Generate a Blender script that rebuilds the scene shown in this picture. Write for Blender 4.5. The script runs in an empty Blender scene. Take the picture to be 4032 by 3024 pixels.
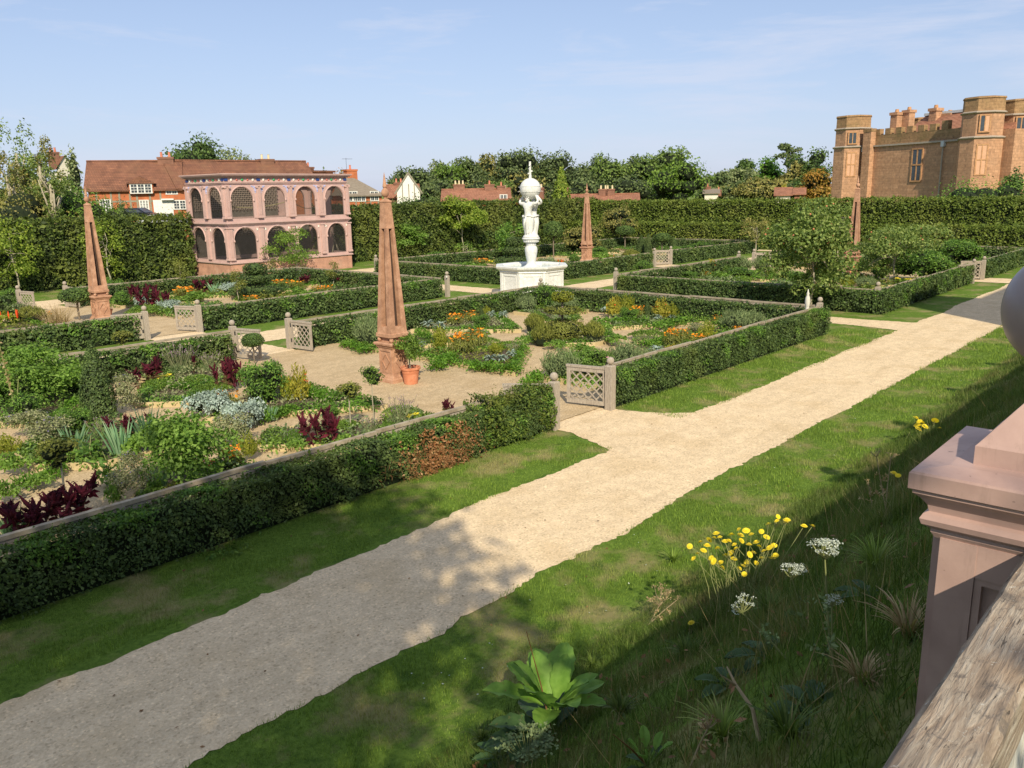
import bpy, math, random
import numpy as np
from math import radians, sin, cos, tan, pi, sqrt, atan2
from mathutils import Vector, Matrix

R0 = np.random.RandomState(7)
random.seed(7)
scene = bpy.context.scene
col = scene.collection

# ------------------------------------------------------------------ camera model (world: x along the main path, y across the garden)
FPX, PITCH, ROLL, YAW, CH, CX, CY = 3277.143, .226, -.019, .84, 5.5, -26.501, -11.914
S = 4032 / 2212.0

def ray_dir(x, y):
    X = x * S - 2016; Y = y * S - 1512
    c, s = cos(-ROLL), sin(-ROLL)
    X, Y = c * X - s * Y, s * X + c * Y
    r = X / FPX; u = -Y / FPX
    d = cos(PITCH) + u * sin(PITCH); z = -sin(PITCH) + u * cos(PITCH)
    return r, d, z

def at(x, y, z=0.0):
    r, d, zz = ray_dir(x, y)
    t = (z - CH) / zz
    D, R = d * t, r * t
    return (CX + D * sin(YAW) + R * cos(YAW), CY + D * cos(YAW) - R * sin(YAW))

def far(x, y, dist):
    """point seen at photo position x,y at the given horizontal distance"""
    r, d, zz = ray_dir(x, y)
    t = dist / sqrt(r * r + d * d)
    D, R = d * t, r * t
    return Vector((CX + D * sin(YAW) + R * cos(YAW), CY + D * cos(YAW) - R * sin(YAW), CH + zz * t))

def mpp(x, y, z=0.0):
    """metres per photo pixel at that ground point"""
    p = at(x, y, z)
    return sqrt((p[0] - CX) ** 2 + (p[1] - CY) ** 2) / (FPX / S)

# ------------------------------------------------------------------ object helpers
LABELS = {}
def tag(o, label=None, cat=None, group=None, kind=None):
    if label:
        if label in LABELS and not group: print('DUPLICATE LABEL', label)
        LABELS[label] = 1
        o['label'] = label
    if cat: o['category'] = cat
    if group: o['group'] = group
    if kind: o['kind'] = kind
    return o

def empty(name, loc=(0, 0, 0), rz=0.0, label=None, cat=None, group=None):
    o = bpy.data.objects.new(name, None)
    o.empty_display_size = .2
    col.objects.link(o); o.location = loc; o.rotation_euler = (0, 0, rz)
    return tag(o, label, cat, group)

def link(name, me, parent=None, loc=None):
    o = bpy.data.objects.new(name, me); col.objects.link(o)
    if parent is not None: o.parent = parent
    if loc is not None: o.location = loc
    return o

def copy_tree(o, parent=None):
    c = o.copy(); col.objects.link(c)
    if parent is not None: c.parent = parent
    for ch in list(o.children): copy_tree(ch, c)
    return c

class MB:
    def __init__(s):
        s.V = []; s.n = 0; s.F = []     # F: list of int arrays (m,k)
    def add(s, V, F):
        V = np.asarray(V, float).reshape(-1, 3)
        s.V.append(V)
        for f in (F if isinstance(F, list) else [F]):
            f = np.asarray(f, int)
            if f.size: s.F.append(f.reshape(-1, f.shape[-1]) + s.n)
        s.n += len(V)
        return s
    def mesh(s, name, m, smooth=False):
        me = bpy.data.meshes.new(name)
        V = np.concatenate(s.V); me.vertices.add(len(V)); me.vertices.foreach_set('co', V.ravel())
        tot = np.concatenate([np.full(len(f), f.shape[1]) for f in s.F])
        li = np.concatenate([f.ravel() for f in s.F])
        me.loops.add(len(li)); me.loops.foreach_set('vertex_index', li)
        st = np.concatenate([[0], np.cumsum(tot)[:-1]])
        me.polygons.add(len(tot)); me.polygons.foreach_set('loop_start', st)
        try: me.polygons.foreach_set('loop_total', tot)
        except Exception: pass
        me.polygons.foreach_set('use_smooth', np.full(len(tot), smooth, bool))
        me.update(calc_edges=True); me.validate()
        if m: me.materials.append(m)
        return me
    def build(s, name, m, parent=None, smooth=False, loc=None):
        return link(name, s.mesh(name, m, smooth), parent, loc)
    # --- primitives
    def box(s, x0, x1, y0, y1, z0, z1, M=None):
        V = np.array([(x, y, z) for z in (z0, z1) for y in (y0, y1) for x in (x0, x1)], float)
        if M is not None: V = xf(V, M)
        s.add(V, [(0, 2, 3, 1), (4, 5, 7, 6), (0, 1, 5, 4), (2, 6, 7, 3), (0, 4, 6, 2), (1, 3, 7, 5)])
        return s
    def beam(s, a, b, w, h, up=(0, 0, 1)):
        a = np.array(a, float); b = np.array(b, float); d = b - a; d /= np.linalg.norm(d)
        up = np.array(up, float); x = np.cross(d, up)
        if np.linalg.norm(x) < 1e-4: x = np.cross(d, (1, 0, 0))
        x /= np.linalg.norm(x); y = np.cross(x, d)
        V = []
        for p in (a, b):
            for sx, sy in ((-1, -1), (1, -1), (1, 1), (-1, 1)): V.append(p + x * sx * w / 2 + y * sy * h / 2)
        s.add(V, [(0, 1, 2, 3), (7, 6, 5, 4), (0, 4, 5, 1), (1, 5, 6, 2), (2, 6, 7, 3), (3, 7, 4, 0)])
        return s
    def tube(s, P, r, k=7, cap=True):
        P = np.asarray(P, float); n = len(P)
        r = np.full(n, r) if np.isscalar(r) else np.asarray(r, float)
        T = np.gradient(P, axis=0); T /= np.linalg.norm(T, axis=1)[:, None] + 1e-9
        V = []
        ref = np.array((0, 0, 1.)) if abs(T[0][2]) < .9 else np.array((1., 0, 0))
        for i in range(n):
            x = np.cross(T[i], ref); nx = np.linalg.norm(x)
            if nx < 1e-3: x = np.cross(T[i], (0, 1, 0)); nx = np.linalg.norm(x)
            x /= nx; y = np.cross(T[i], x); ref = np.cross(x, T[i])
            for j in range(k):
                a = 2 * pi * j / k; V.append(P[i] + r[i] * (cos(a) * x + sin(a) * y))
        F = [(i * k + j, i * k + (j + 1) % k, (i + 1) * k + (j + 1) % k, (i + 1) * k + j) for i in range(n - 1) for j in range(k)]
        fs = [np.array(F)]
        if cap: fs += [np.array([tuple(range(k))[::-1]]), np.array([tuple((n - 1) * k + j for j in range(k))])]
        s.add(V, fs); return s
    def lathe(s, prof, c=(0, 0, 0), k=24, phase=0.0, cap=True):
        V = []; n = len(prof)
        for r, z in prof:
            for j in range(k):
                a = phase + 2 * pi * j / k; V.append((c[0] + r * cos(a), c[1] + r * sin(a), c[2] + z))
        F = [(i * k + j, i * k + (j + 1) % k, (i + 1) * k + (j + 1) % k, (i + 1) * k + j) for i in range(n - 1) for j in range(k)]
        fs = [np.array(F)]
        if cap: fs += [np.array([tuple(range(k))[::-1]]), np.array([tuple((n - 1) * k + j for j in range(k))])]
        s.add(V, fs); return s
    def sqlathe(s, prof, c=(0, 0, 0), rot=0.0):
        """square section: half width, z"""
        return s.lathe([(w * sqrt(2), z) for w, z in prof], c, 4, pi / 4 + rot)
    def ball(s, c, r, k=14, m=9, sc=(1, 1, 1)):
        prof = [(max(1e-3, sin(pi * i / m)), -cos(pi * i / m)) for i in range(m + 1)]
        V = []
        for pr, z in prof:
            for j in range(k):
                a = 2 * pi * j / k; V.append((c[0] + r * sc[0] * pr * cos(a), c[1] + r * sc[1] * pr * sin(a), c[2] + r * sc[2] * z))
        F = [(i * k + j, i * k + (j + 1) % k, (i + 1) * k + (j + 1) % k, (i + 1) * k + j) for i in range(m) for j in range(k)]
        s.add(V, np.array(F)); return s
    def prism(s, poly, z0, z1):
        n = len(poly)
        V = [(x, y, z0) for x, y in poly] + [(x, y, z1) for x, y in poly]
        s.add(V, [np.array([tuple(range(n))[::-1]]), np.array([tuple(range(n, 2 * n))]),
                  np.array([(i, (i + 1) % n, n + (i + 1) % n, n + i) for i in range(n)])]); return s
    def leaves(s, P, N, L, W=None, rng=R0, tilt=.5, tri=False, up=0.0):
        """one folded leaf per point; L may be an array"""
        P = np.asarray(P, float); n = len(P)
        if n == 0: return s
        L = np.broadcast_to(np.asarray(L, float), (n,)).copy() * rng.uniform(.7, 1.3, n)
        W = L * .55 if W is None else np.broadcast_to(np.asarray(W, float), (n,)) * rng.uniform(.8, 1.2, n)
        N = N / (np.linalg.norm(N, axis=1)[:, None] + 1e-9)
        N = N + rng.normal(0, tilt, (n, 3)); N /= np.linalg.norm(N, axis=1)[:, None] + 1e-9
        A = np.cross(rng.normal(0, 1, (n, 3)) + np.array((0, 0, up)) * 0, N)
        if up: A = A + np.array((0, 0, up))
        A /= np.linalg.norm(A, axis=1)[:, None] + 1e-9
        B = np.cross(A, N); B /= np.linalg.norm(B, axis=1)[:, None] + 1e-9
        L = L[:, None]; W = W[:, None]
        mid = P + A * L * .5 - N * L * .12
        V = np.stack([P, mid + B * W / 2 + N * L * .1, P + A * L - N * L * .1, mid - B * W / 2 + N * L * .1], 1).reshape(-1, 3)
        F = np.arange(4 * n).reshape(n, 4)
        s.add(V, F); return s
    def blades(s, P, H, W, lean=.35, rng=R0):
        P = np.asarray(P, float); n = len(P)
        H = np.broadcast_to(H, (n,)) * rng.uniform(.6, 1.4, n)
        a = rng.uniform(0, 2 * pi, n); b = rng.uniform(0, 2 * pi, n); l = np.abs(rng.normal(0, lean, n)) * H
        w = np.stack([np.cos(a), np.sin(a), np.zeros(n)], 1) * (W / 2 if np.isscalar(W) else W[:, None] / 2)
        tip = P + np.stack([np.cos(b) * l, np.sin(b) * l, H], 1)
        V = np.stack([P - w, P + w, tip], 1).reshape(-1, 3)
        s.add(V, np.arange(3 * n).reshape(n, 3)); return s

def xf(V, M):
    V = np.asarray(V, float); A = np.array(M)
    return V @ A[:3, :3].T + A[:3, 3]

# ------------------------------------------------------------------ materials
MAT = {}
def newmat(name):
    m = bpy.data.materials.new(name); m.use_nodes = True
    nt = m.node_tree; nt.nodes.clear()
    out = nt.nodes.new('ShaderNodeOutputMaterial'); MAT[name] = m
    return m, nt, out

def ramp(nt, stops, fac):
    r = nt.nodes.new('ShaderNodeValToRGB')
    el = r.color_ramp.elements
    while len(el) > 1: el.remove(el[-1])
    el[0].position = stops[0][0]; el[0].color = (*stops[0][1], 1)
    for p, c in stops[1:]:
        e = el.new(p); e.color = (*c, 1)
    nt.links.new(fac, r.inputs[0]); return r.outputs[0]

def noise(nt, scale, detail=4, rough=.6, vec=None, dist=0.0):
    n = nt.nodes.new('ShaderNodeTexNoise'); n.inputs['Scale'].default_value = scale
    n.inputs['Detail'].default_value = detail; n.inputs['Roughness'].default_value = rough
    n.inputs['Distortion'].default_value = dist
    if vec is not None: nt.links.new(vec, n.inputs['Vector'])
    return n.outputs['Fac']

def wpos(nt):
    g = nt.nodes.new('ShaderNodeNewGeometry'); return g.outputs['Position']

def mix(nt, a, b, fac, mode='MIX'):
    n = nt.nodes.new('ShaderNodeMix'); n.data_type = 'RGBA'; n.blend_type = mode
    for sock, v in ((n.inputs[6], a), (n.inputs[7], b)):
        if isinstance(v, tuple): sock.default_value = (*v, 1)
        else: nt.links.new(v, sock)
    if isinstance(fac, (int, float)): n.inputs[0].default_value = fac
    else: nt.links.new(fac, n.inputs[0])
    return n.outputs[2]

def math_(nt, op, a, b=None, clamp=False):
    n = nt.nodes.new('ShaderNodeMath'); n.operation = op; n.use_clamp = clamp
    for i, v in enumerate((a, b)):
        if v is None: continue
        if isinstance(v, (int, float)): n.inputs[i].default_value = v
        else: nt.links.new(v, n.inputs[i])
    return n.outputs[0]

def bump(nt, h, strength, dist=.02):
    b = nt.nodes.new('ShaderNodeBump'); b.inputs['Strength'].default_value = strength
    b.inputs['Distance'].default_value = dist; nt.links.new(h, b.inputs['Height']); return b.outputs[0]

def bsdf(nt, out, color, rough=.8, normal=None, spec=.3, metal=0):
    p = nt.nodes.new('ShaderNodeBsdfPrincipled')
    if isinstance(color, tuple): p.inputs['Base Color'].default_value = (*color, 1)
    else: nt.links.new(color, p.inputs['Base Color'])
    p.inputs['Roughness'].default_value = rough; p.inputs['Specular IOR Level'].default_value = spec
    p.inputs['Metallic'].default_value = metal
    if normal is not None: nt.links.new(normal, p.inputs['Normal'])
    nt.links.new(p.outputs[0], out.inputs[0]); return p

NOGAIN = ('hedge', 'silver', 'silver_blue', 'iris', 'purple', 'mauve', 'crimson', 'crimson_leaf', 'orange', 'redflower', 'yellow', 'paleyellow', 'pink', 'whiteflower', 'straw', 'brown_leaf', 'hedge_deadleaf', 'yellowgreen', 'yellow_leaf', 'bright', 'lavleaf', 'sunrose', 'youngleaf')
def leaf(name, dark, mid, light, patch=None, pscale=.6, trans=.3, rough=.55, spec=.25, pos=(.52, .68)):
    m, nt, out = newmat(name)
    if name not in NOGAIN:
        k1, k2, k3 = (1.5, 1.35, 1.15), (1.5, 1.35, 1.1), (1.6, 1.42, 1.15)
        dark, mid, light = [tuple(min(.8, a * b) for a, b in zip(q, k)) for q, k in ((dark, k1), (mid, k2), (light, k3))]
        if patch: patch = tuple(min(.8, a * 1.25) for a in patch)
    g = nt.nodes.new('ShaderNodeNewGeometry')
    c = ramp(nt, [(0, dark), (.5, mid), (1, light)], g.outputs['Random Per Island'])
    if patch:
        f = ramp(nt, [(pos[0], (0, 0, 0)), (pos[1], (1, 1, 1))], noise(nt, pscale, 3, .6, g.outputs['Position']))
        c = mix(nt, c, patch, math_(nt, 'MULTIPLY', f, .75))
    big = ramp(nt, [(.3, (.72, .72, .72)), (.7, (1.2, 1.2, 1.2))], noise(nt, 1.7, 2, .5, g.outputs['Position']))
    c = mix(nt, c, big, .8, 'MULTIPLY')
    p = bsdf(nt, out, c, rough, None, spec)
    t = nt.nodes.new('ShaderNodeBsdfTranslucent')
    nt.links.new(mix(nt, c, (1.1, 1.25, .5), 1.0, 'MULTIPLY'), t.inputs[0])
    ms = nt.nodes.new('ShaderNodeMixShader'); ms.inputs[0].default_value = trans
    nt.links.new(p.outputs[0], ms.inputs[1]); nt.links.new(t.outputs[0], ms.inputs[2])
    nt.links.new(ms.outputs[0], out.inputs[0])
    return m

def plain(name, c1, c2=None, scale=6, rough=.8, bs=.3, bd=.01, spec=.3, detail=5, c3=None, obj=False, stretch=None):
    m, nt, out = newmat(name)
    if obj or stretch:
        t = nt.nodes.new('ShaderNodeTexCoord'); v = t.outputs['Object']
        if stretch:
            mp = nt.nodes.new('ShaderNodeMapping'); mp.inputs['Scale'].default_value = stretch
            nt.links.new(v, mp.inputs['Vector']); v = mp.outputs[0]
    else: v = wpos(nt)
    n = noise(nt, scale, detail, .65, v)
    st = [(.3, c1), (.7, c2 or c1)]
    if c3: st = [(.28, c1), (.5, c2), (.72, c3)]
    c = ramp(nt, st, n)
    bsdf(nt, out, c, rough, bump(nt, n, bs, bd) if bs else None, spec)
    return m

leaf('hedge', (.042, .075, .024), (.082, .132, .038), (.14, .20, .058), patch=(.17, .21, .05), pscale=.5, trans=.25, pos=(.55, .75))
leaf('hedge_rose', (.03, .06, .015), (.07, .12, .025), (.12, .17, .04), patch=(.17, .17, .04), pscale=1.2, trans=.3)
leaf('tallhedge_dark', (.025, .045, .012), (.05, .085, .02), (.09, .13, .03), patch=(.15, .17, .035), pscale=.3, trans=.2, pos=(.5, .68))  # darker copy of tallhedge, with some of the hedge's shade in its colour
leaf('appleleaf', (.06, .11, .03), (.11, .175, .05), (.2, .27, .1), trans=.35)
leaf('tallhedge', (.05, .085, .015), (.085, .135, .025), (.13, .18, .038), patch=(.17, .19, .04), pscale=.22, trans=.25, pos=(.5, .66))
leaf('hedge_deadleaf', (.20, .08, .03), (.33, .15, .06), (.42, .26, .13), trans=.2)
leaf('dark', (.028, .06, .02), (.055, .105, .03), (.09, .155, .045), trans=.2)
leaf('mid', (.045, .095, .018), (.085, .16, .03), (.14, .24, .045), trans=.3)
leaf('rose', (.04, .1, .02), (.08, .175, .035), (.15, .27, .06), trans=.35)
leaf('sunrose', (.10, .19, .03), (.16, .28, .045), (.26, .40, .08), trans=.4)
leaf('bright', (.06, .15, .015), (.12, .25, .025), (.2, .36, .05), trans=.4)
leaf('yellowgreen', (.13, .17, .015), (.25, .28, .03), (.38, .38, .06), trans=.4)
leaf('youngleaf', (.13, .2, .025), (.22, .31, .04), (.36, .42, .07), trans=.4)
leaf('yellow_leaf', (.22, .2, .02), (.36, .33, .04), (.5, .44, .08), trans=.35)
leaf('olive', (.07, .09, .02), (.12, .15, .035), (.18, .21, .06), trans=.3)
leaf('grey_green', (.06, .10, .05), (.11, .165, .085), (.17, .235, .13), trans=.2, rough=.8)
leaf('silver', (.19, .26, .21), (.3, .38, .33), (.44, .52, .46), trans=.15, rough=.9)
leaf('silver_blue', (.2, .27, .23), (.32, .4, .35), (.48, .56, .5), trans=.15, rough=.8)
leaf('iris', (.09, .2, .09), (.17, .32, .17), (.3, .44, .26), trans=.3)
leaf('lavleaf', (.14, .17, .07), (.24, .26, .13), (.36, .35, .2), trans=.2, rough=.9)
leaf('purple', (.13, .1, .25), (.22, .17, .4), (.35, .3, .55), trans=.2)
leaf('mauve', (.2, .1, .18), (.32, .2, .3), (.45, .33, .42), trans=.2)
leaf('crimson', (.03, .004, .009), (.075, .007, .018), (.13, .015, .03), trans=.2, rough=.8)
leaf('crimson_leaf', (.07, .04, .02), (.13, .06, .04), (.15, .15, .05), trans=.25)
leaf('orange', (.8, .2, .01), (.95, .33, .02), (1, .45, .04), trans=.3)
leaf('redflower', (.6, .03, .01), (.8, .08, .02), (.9, .2, .05), trans=.3)
leaf('yellow', (.85, .6, .02), (.95, .75, .04), (1, .85, .12), trans=.3)
leaf('paleyellow', (.7, .75, .15), (.85, .85, .25), (.9, .9, .4), trans=.3)
leaf('pink', (.7, .2, .35), (.85, .4, .5), (.95, .65, .65), trans=.3)
leaf('whiteflower', (.38, .43, .36), (.5, .54, .47), (.62, .65, .58), trans=.2)
leaf('straw', (.25, .17, .08), (.38, .28, .14), (.5, .4, .22), trans=.2)
leaf('brown_leaf', (.1, .05, .02), (.2, .1, .04), (.32, .17, .08), trans=.2)
leaf('autumn', (.13, .10, .02), (.22, .16, .03), (.3, .17, .05), trans=.3)
leaf('grass', (.075, .135, .022), (.12, .20, .04), (.18, .28, .06), patch=(.32, .28, .13), pscale=.8, trans=.3, pos=(.5, .64))
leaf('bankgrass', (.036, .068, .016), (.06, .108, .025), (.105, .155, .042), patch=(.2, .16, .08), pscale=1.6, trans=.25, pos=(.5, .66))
leaf('farleaf', (.04, .068, .03), (.066, .105, .042), (.105, .15, .062), trans=.15)
leaf('farbright', (.055, .10, .03), (.09, .155, .042), (.14, .215, .06), trans=.2)
leaf('farpale', (.09, .13, .07), (.14, .19, .1), (.2, .25, .14), trans=.25)
leaf('farolive', (.09, .11, .035), (.14, .155, .05), (.2, .19, .07), trans=.15)
plain('bark', (.11, .085, .06), (.24, .2, .15), 14, .9, .6, .02)
plain('palebark', (.3, .26, .18), (.42, .38, .28), 14, .9, .5, .02)
plain('stalk', (.16, .2, .06), (.28, .28, .12), 20, .8, 0)
plain('drystalk', (.3, .22, .13), (.45, .36, .22), 20, .8, 0)
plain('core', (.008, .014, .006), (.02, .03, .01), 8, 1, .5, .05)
plain('soil', (.05, .035, .025), (.13, .095, .065), 9, .95, .8, .03)
plain('board', (.42, .33, .17), (.52, .42, .24), 5, .8, .2, .005)
plain('oak', (.25, .205, .165), (.43, .38, .31), 10, .85, .5, .006, stretch=(3, 3, .7))
plain('oakrail', (.22, .175, .12), (.42, .36, .27), 5, .85, .5, .006)
plain('iron', (.02, .02, .02), (.04, .04, .04), 20, .6, .2, .003)
plain('terracotta', (.42, .14, .07), (.55, .21, .11), 7, .85, .2, .004, c3=(.62, .27, .16))
plain('roundbark', (.2, .16, .1), (.3, .25, .18), 20, .9, .3, .01)
plain('white', (.62, .61, .57), (.74, .73, .69), 5, .6, .1, .003)
plain('render', (.62, .58, .48), (.72, .68, .58), 3, .8, .1, .003)
plain('timber', (.2, .18, .13), (.32, .29, .22), 6, .9, .2, .01)
plain('chimneypot', (.5, .16, .1), (.6, .25, .16), 6, .8, .1, .003)
plain('creampot', (.6, .5, .3), (.7, .6, .4), 6, .8, .1, .003)
plain('pane', (.03, .04, .05), (.07, .085, .1), 2, .12, 0, spec=.6)
plain('lead', (.42, .45, .47), (.6, .62, .62), 4, .5, .1, .003)
plain('carblack', (.015, .018, .025), (.02, .022, .03), 2, .18, 0, spec=.6)
plain('carwhite', (.45, .47, .5), (.52, .54, .57), 2, .2, 0, spec=.6)
plain('rubber', (.02, .02, .02), (.03, .03, .03), 9, .8, 0)
plain('rope', (.35, .3, .15), (.45, .4, .22), 9, .9, 0)
plain('jewel_blue', (.02, .05, .2), (.03, .07, .26), 9, .4, 0, spec=.5)
plain('jewel_white', (.8, .78, .68), (.86, .84, .76), 9, .4, 0, spec=.5)
plain('jewel_red', (.5, .13, .1), (.6, .18, .14), 9, .4, 0, spec=.5)
plain('jewel_green', (.03, .3, .1), (.06, .4, .16), 9, .4, 0, spec=.5)
plain('paleblue', (.38, .42, .7), (.45, .5, .78), 14, .7, 0)
plain('orangeboard', (.58, .33, .2), (.64, .38, .24), 3, .8, .1, .003)

def stone_mat(name, cs, bw, bh, mortar, rough=.9, noise_s=3.0, bs=.4, swap=False, weather=None, msize=.012, squash=1):
    """coursed stone or brick, world position mapped so courses run level on every wall"""
    m, nt, out = newmat(name)
    g = nt.nodes.new('ShaderNodeNewGeometry'); sp = nt.nodes.new('ShaderNodeSeparateXYZ'); nt.links.new(g.outputs['Position'], sp.inputs[0])
    h = math_(nt, 'ADD', math_(nt, 'MULTIPLY', sp.outputs[0], .77), math_(nt, 'MULTIPLY', sp.outputs[1], -.64))
    cb = nt.nodes.new('ShaderNodeCombineXYZ'); nt.links.new(h, cb.inputs[0]); nt.links.new(sp.outputs[2], cb.inputs[1])
    b = nt.nodes.new('ShaderNodeTexBrick'); nt.links.new(cb.outputs[0], b.inputs['Vector'])
    b.inputs['Scale'].default_value = 1; b.inputs['Brick Width'].default_value = bw; b.inputs['Row Height'].default_value = bh
    b.inputs['Mortar Size'].default_value = msize; b.inputs['Mortar Smooth'].default_value = .3; b.inputs['Bias'].default_value = 0
    b.inputs['Color1'].default_value = (*cs[0], 1); b.inputs['Color2'].default_value = (*cs[1], 1); b.inputs['Mortar'].default_value = (*mortar, 1)
    n = noise(nt, noise_s, 6, .65, g.outputs['Position'])
    c = mix(nt, b.outputs['Color'], ramp(nt, [(.3, (.66, .66, .66)), (.7, (1.25, 1.22, 1.18))], n), .85, 'MULTIPLY')
    if weather:
        f = ramp(nt, [(.5, (0, 0, 0)), (.68, (1, 1, 1))], noise(nt, .55, 6, .7, g.outputs['Position']))
        c = mix(nt, c, weather, math_(nt, 'MULTIPLY', f, .55))
    hh = math_(nt, 'SUBTRACT', n, math_(nt, 'MULTIPLY', b.outputs['Fac'], .5))
    bsdf(nt, out, c, rough, bump(nt, hh, bs, .03), .2)
    return m

stone_mat('castle', ((.52, .305, .185), (.43, .245, .145)), .62, .3, (.40, .235, .145), weather=(.30, .19, .12), msize=.02, bs=.6)
stone_mat('castle_light', ((.50, .29, .15), (.46, .25, .13)), .9, .4, (.42, .24, .13), msize=.01, bs=.2)
stone_mat('castle_top', ((.37, .235, .125), (.31, .19, .10)), .62, .3, (.28, .18, .1), weather=(.12, .11, .045), msize=.02, bs=.6)
stone_mat('brick', ((.5, .15, .055), (.42, .12, .05)), .24, .08, (.4, .2, .12), noise_s=1.2, msize=.01, bs=.2)
stone_mat('chimbrick', ((.24, .115, .08), (.19, .095, .07)), .24, .08, (.3, .18, .12), noise_s=1.2, msize=.01, bs=.2)
stone_mat('rooftile', ((.27, .125, .075), (.19, .09, .06)), .22, .16, (.09, .045, .035), noise_s=1.0, weather=(.22, .12, .07), msize=.02, bs=.6)
stone_mat('redtile', ((.36, .18, .115), (.29, .14, .09)), .22, .16, (.2, .08, .05), noise_s=1.0, msize=.02, bs=.5)
stone_mat('plinth', ((.52, .29, .21), (.46, .25, .18)), .85, .33, (.42, .25, .19), noise_s=2, weather=(.6, .45, .35), msize=.008, bs=.2)
plain('thatch', (.17, .14, .11), (.27, .23, .18), 2.5, 1, .6, .05, stretch=(1, 1, 6))
plain('avpink', (.47, .315, .285), (.55, .38, .345), 2.5, .75, .12, .004)
plain('trellis', (.26, .2, .16), (.34, .27, .22), 3, .9, 0)
plain('avgrey', (.11, .095, .08), (.17, .15, .13), 2.5, .9, .1, .004)
plain('pierpaint_old', (.38, .25, .22), (.47, .32, .28), 7, .5, .25, .003, spec=.4)
def pierpaint():
    m, nt, out = newmat('pierpaint'); p = wpos(nt)
    c = ramp(nt, [(.35, (.37, .245, .215)), (.65, (.46, .315, .275))], noise(nt, 5, 5, .6, p))
    mp_ = nt.nodes.new('ShaderNodeMapping'); mp_.inputs['Scale'].default_value = (9, 9, 1.2); nt.links.new(p, mp_.inputs['Vector'])
    c = mix(nt, c, (.22, .15, .125), ramp(nt, [(.55, (0, 0, 0)), (.75, (.55, .55, .55))], noise(nt, 2.2, 6, .7, mp_.outputs[0])))
    c = mix(nt, c, (.10, .07, .06), ramp(nt, [(.68, (0, 0, 0)), (.72, (.8, .8, .8))], noise(nt, 28, 4, .7, p)))
    bsdf(nt, out, c, .5, bump(nt, noise(nt, 35, 6, .7, p), .25, .003), .4)
pierpaint()
plain('balpaint', (.235, .18, .18), (.34, .26, .245), 3, .38, .15, .003, spec=.5)
plain('stringstone', (.3, .25, .2), (.4, .34, .28), 8, .9, .3, .004)
plain('palestone', (.5, .48, .42), (.62, .6, .54), 8, .8, .3, .004)

def marble():
    m, nt, out = newmat('marble')
    p = wpos(nt)
    v = noise(nt, 1.6, 8, .7, p, 2.2)
    c = ramp(nt, [(.42, (.70, .70, .67)), (.5, (.58, .59, .57)), (.58, (.72, .72, .69))], v); st = noise(nt, 5, 5, .65, p); c = mix(nt, c, (.45, .46, .40), ramp(nt, [(.52, (0, 0, 0)), (.72, (.5, .5, .5))], st))
    bsdf(nt, out, c, .45, None, .4)
marble()

def obstone():
    m, nt, out = newmat('obstone')
    p = wpos(nt)
    n = noise(nt, 4, 7, .7, p)
    c = ramp(nt, [(.3, (.28, .155, .10)), (.5, (.43, .24, .15)), (.68, (.55, .335, .225))], n)
    st = noise(nt, 1.5, 4, .6, p)
    c = mix(nt, c, (.22, .11, .075), ramp(nt, [(.52, (0, 0, 0)), (.72, (.6, .6, .6))], st))
    bsdf(nt, out, c, .85, bump(nt, noise(nt, 25, 5, .7, p), .35, .01), .2)
obstone()
plain('groove_shade', (.04, .024, .018), (.08, .05, .035), 5, .9, .3, .01)  # obelisk stone darkened to paint shade into the shaft grooves

def gravel(name, base, dark, light, scale=1.0):
    m, nt, out = newmat(name)
    p = wpos(nt)
    a = noise(nt, 26 * scale, 4, .75, p); b = noise(nt, .9, 4, .6, p); d = noise(nt, 3.4, 5, .7, p)
    c = ramp(nt, [(.28, dark), (.5, base), (.72, light)], a)
    c = mix(nt, c, ramp(nt, [(.35, (.86, .85, .83)), (.65, (1.08, 1.07, 1.05))], d), .9, 'MULTIPLY')
    c = mix(nt, c, (base[0] * .82, base[1] * .78, base[2] * .7), ramp(nt, [(.5, (0, 0, 0)), (.66, (.55, .55, .55))], b))
    v = nt.nodes.new('ShaderNodeTexVoronoi'); v.inputs['Scale'].default_value = 34 * scale; nt.links.new(p, v.inputs['Vector'])
    sep = nt.nodes.new('ShaderNodeSeparateColor'); nt.links.new(v.outputs['Color'], sep.inputs[0])
    c = mix(nt, c, ramp(nt, [(0, (.55, .53, .5)), (.16, (.95, .95, .95)), (.84, (1.04, 1.03, 1.02)), (1, (1.4, 1.37, 1.33))], sep.outputs[0]), .6, 'MULTIPLY')
    mpg = nt.nodes.new('ShaderNodeMapping'); mpg.inputs['Scale'].default_value = (.22, 1.5, 1); nt.links.new(p, mpg.inputs['Vector'])
    c = mix(nt, c, ramp(nt, [(.36, (.82, .80, .76)), (.5, (.99, .98, .97)), (.64, (1.07, 1.06, 1.05))], noise(nt, 1.3, 5, .65, mpg.outputs[0])), .42, 'MULTIPLY')
    bsdf(nt, out, c, .95, bump(nt, math_(nt, 'ADD', a, v.outputs['Distance']), .6, .012), .15)
gravel('pathgravel', (.70, .555, .37), (.57, .44, .29), (.79, .65, .46))
gravel('bedpath', (.50, .385, .24), (.34, .245, .14), (.64, .51, .34))

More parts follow.
